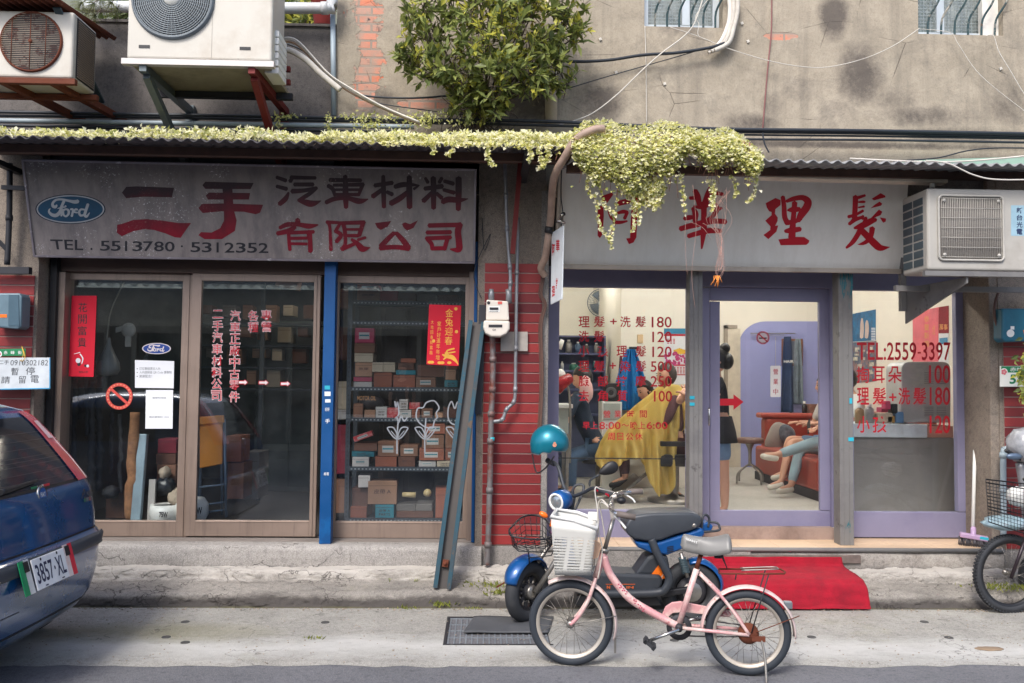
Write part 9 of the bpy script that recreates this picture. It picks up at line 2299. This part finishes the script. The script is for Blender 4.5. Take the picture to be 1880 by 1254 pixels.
# broom
br = T('broom','lilac headed push broom with white handle leaning on the lilac frame','broom',tuple(PY(1786,1000,.02)))
p,q = PY(1786,978,.03),PY(1792,738,.24)
mb = MB();mb.tube([p,p.lerp(q,.94)],.0135,12);mb.build('handle',M['white'],br)
mb = MB();mb.tube([p.lerp(q,.935),p.lerp(q,.975)],.016,12);mb.build('collar',mat('brown_collar',srgb(84,66,62),.5),br)
mb = MB();mb.tube([p.lerp(q,.975),p.lerp(q,1.01)],[.015,.01],12);mb.build('cap',M['white'],br)
a,b = PY(1762,981,.01),PY(1814,990,-.06);d = (b - a)
mb = MB();mb.bar(a,b,.07,.035);mb.tube([PY(1787,985,-.02),PY(1787,968,.02)],.02,10);mb.build('head',mat('lilac_plastic',srgb(176,148,182),.45),br,bevel=.008)
mb = MB();mb.bar(a.lerp(b,.62) + V((0,-.037,.004)),a.lerp(b,.92) + V((0,-.037,.004)),.003,.02);mb.build('label',mat('teal_sticker',srgb(40,168,190),.5),br)
mb = MB();rr = random.Random(6)
for k in range(150): c = a.lerp(b,k / 149) + V((0,rr.uniform(-.035,.035),-.015));mb.tube([c,V((c.x + rr.uniform(-.012,.012),c.y + rr.uniform(-.015,.005),.348))],.0022,4)
mb.build('bristles',mat('grey_bristle',srgb(88,86,92),.8),br)
# leaning steel channel
ch = T('steel_channel','flaking teal steel channel leaning from the ledge to the parts shop jamb','channel',tuple(PY(812,1080,-.47)))
p,q = PY(812,1080,-.47),PY(876,592,-.14);d = (q - p).normalized();sd_ = V((1,0,0));sd_ = (sd_ - d * sd_.dot(d)).normalized();nn = d.cross(sd_);nn = nn if nn.y < 0 else -nn
L = (q - p).length / 2;c = (p + q) / 2
mb = MB();mb.obox(c,d * L,sd_ * .062,nn * .003);mb.build('web',mat('web_dark',srgb(82,78,76),.6,.3,dirt=srgb(60,92,104),da=.4),ch)
for s_ in (-1,1): mb = MB();mb.obox(c + sd_ * .059 * s_ + nn * .022,d * L,sd_ * .003,nn * .019);mb.obox(c + sd_ * .046 * s_ + nn * .043,d * L,sd_ * .014,nn * .002);mb.build('flange',M['teal_iron'],ch)
mb = MB();mb.obox(p + d * .17 + nn * .02,d * .025,sd_ * .02,nn * .015);mb.lathe([(0,.02),(.012,.02),(.014,0)],p + d * .17 + nn * .03,nn,10);mb.build('bolt',M['rust'],ch)
mb = MB();mb.bar(PY(886,560,-.13),PY(878,760,-.13),.05,.03,(0,-1,0));mb.build('dark_batten',mat('dark_batten',srgb(48,50,56),.6),label='dark narrow batten standing behind the top of the leaning channel',cat='batten')
# iron plugs, weeds, stones, leaves
for px,py in ((597,1143),(577,1172),(340,1142),(305,1170),(340,1180),(1490,1170),(1742,1171),(1697,1142),(1238,1176)):
 if (px,py) == (577,1172): continue
 c = PZ(px,py,.008);mb = MB();mb.lathe([(.0,.002),(.016,.002),(.021,.0045),(.026,.004),(.028,-.004)],c,(0,0,1),18);mb.build('iron_plug',mat('dusty_plug',srgb(72,71,70),.8,var=.3,vs=20),label='small round iron plug set in the concrete apron',cat='plug',group='iron plugs in the apron')
WL = leaf_mat('weed_leaf',srgb(112,124,52),srgb(150,152,70),.3)
for px,py,Yw,n,sp_,lab in ((715,1064,-.28,40,.03,'small weed on the ledge midway along the parts shop step'),(763,1065,-.28,45,.03,'small weed on the ledge next to the leaning channel'),(900,1070,-.34,260,.10,'mossy weed patch on the kerb beside the gas pipe foot'),(812,1106,-.57,70,.045,'leafy weed at the kerb foot under the leaning channel'),(744,1114,-.58,40,.04,'low weed at the kerb foot nearest the middle of the parts shop'),(872,1116,-.58,40,.035,'low weed at the kerb foot above the drain grate'),(577,1172,None,40,.035,'small moss tuft in a hole of the concrete apron'),(1845,1075,-.5,200,.12,'mossy weeds on the kerb behind the knobby tyre'),(925,1085,-.5,160,.07,'dark moss on the kerb face by the scooter wheel')):
 c = PZ(px,py,.01) if Yw is None else PY(px,py,Yw)
 mb = MB();base = c - V((0,0,.03))
 for i in range(n):
  p = base + V((lr.gauss(0,sp_),lr.gauss(0,sp_ * .4),lr.uniform(0,.02)));leaf(mb,p,V((lr.gauss(0,.7),lr.gauss(0,.5),1)),rv(),lr.uniform(.015,.04),lr.uniform(.008,.016),.2)
 mb.build('weed',WL,label=lab,cat='weed',group='weeds along the kerb')
mb = MB();c = PZ(1816,1191,.01);mb.ell(c,.085,.04,.006,20,8,None,lambda p: p * (1 + .3 * mnoise.noise(p * 2.2)));mb.build('mud_lump',mat('brown_mud',srgb(142,122,100),.9,bump=.6),label='flat lump of dried brown mud on the pale concrete',cat='mud')
mb = MB();mb.tube(sp3([PY(960,1036,-.5),PY(940,1060,-.6),PY(912,1078,-.55)],5),[.012] * 6 + [.006] * 5,6);mb.build('pipe_stub',M['rust'],label='short rusty rod lying over the mossy kerb by the scooter',cat='rod')
mb = MB();rr = random.Random(12)
for i in range(1500):
 x = rr.uniform(-4,4);y = -.585 - abs(rr.gauss(0,.02)) if i < 420 else rr.uniform(-1.74,-.6);s_ = rr.uniform(.002,.008) * (1 if i < 420 else .6);mb.ell(V((x,y,.008 + s_ * .4)),s_ * rr.uniform(.8,1.6),s_,s_ * .7,6,4)
mb.build('gravel',mat('kerb_grit',srgb(150,138,124),.9,var=.5,vs=30),label='grit and crumbs gathered along the kerb foot',cat='grit',kind='stuff')
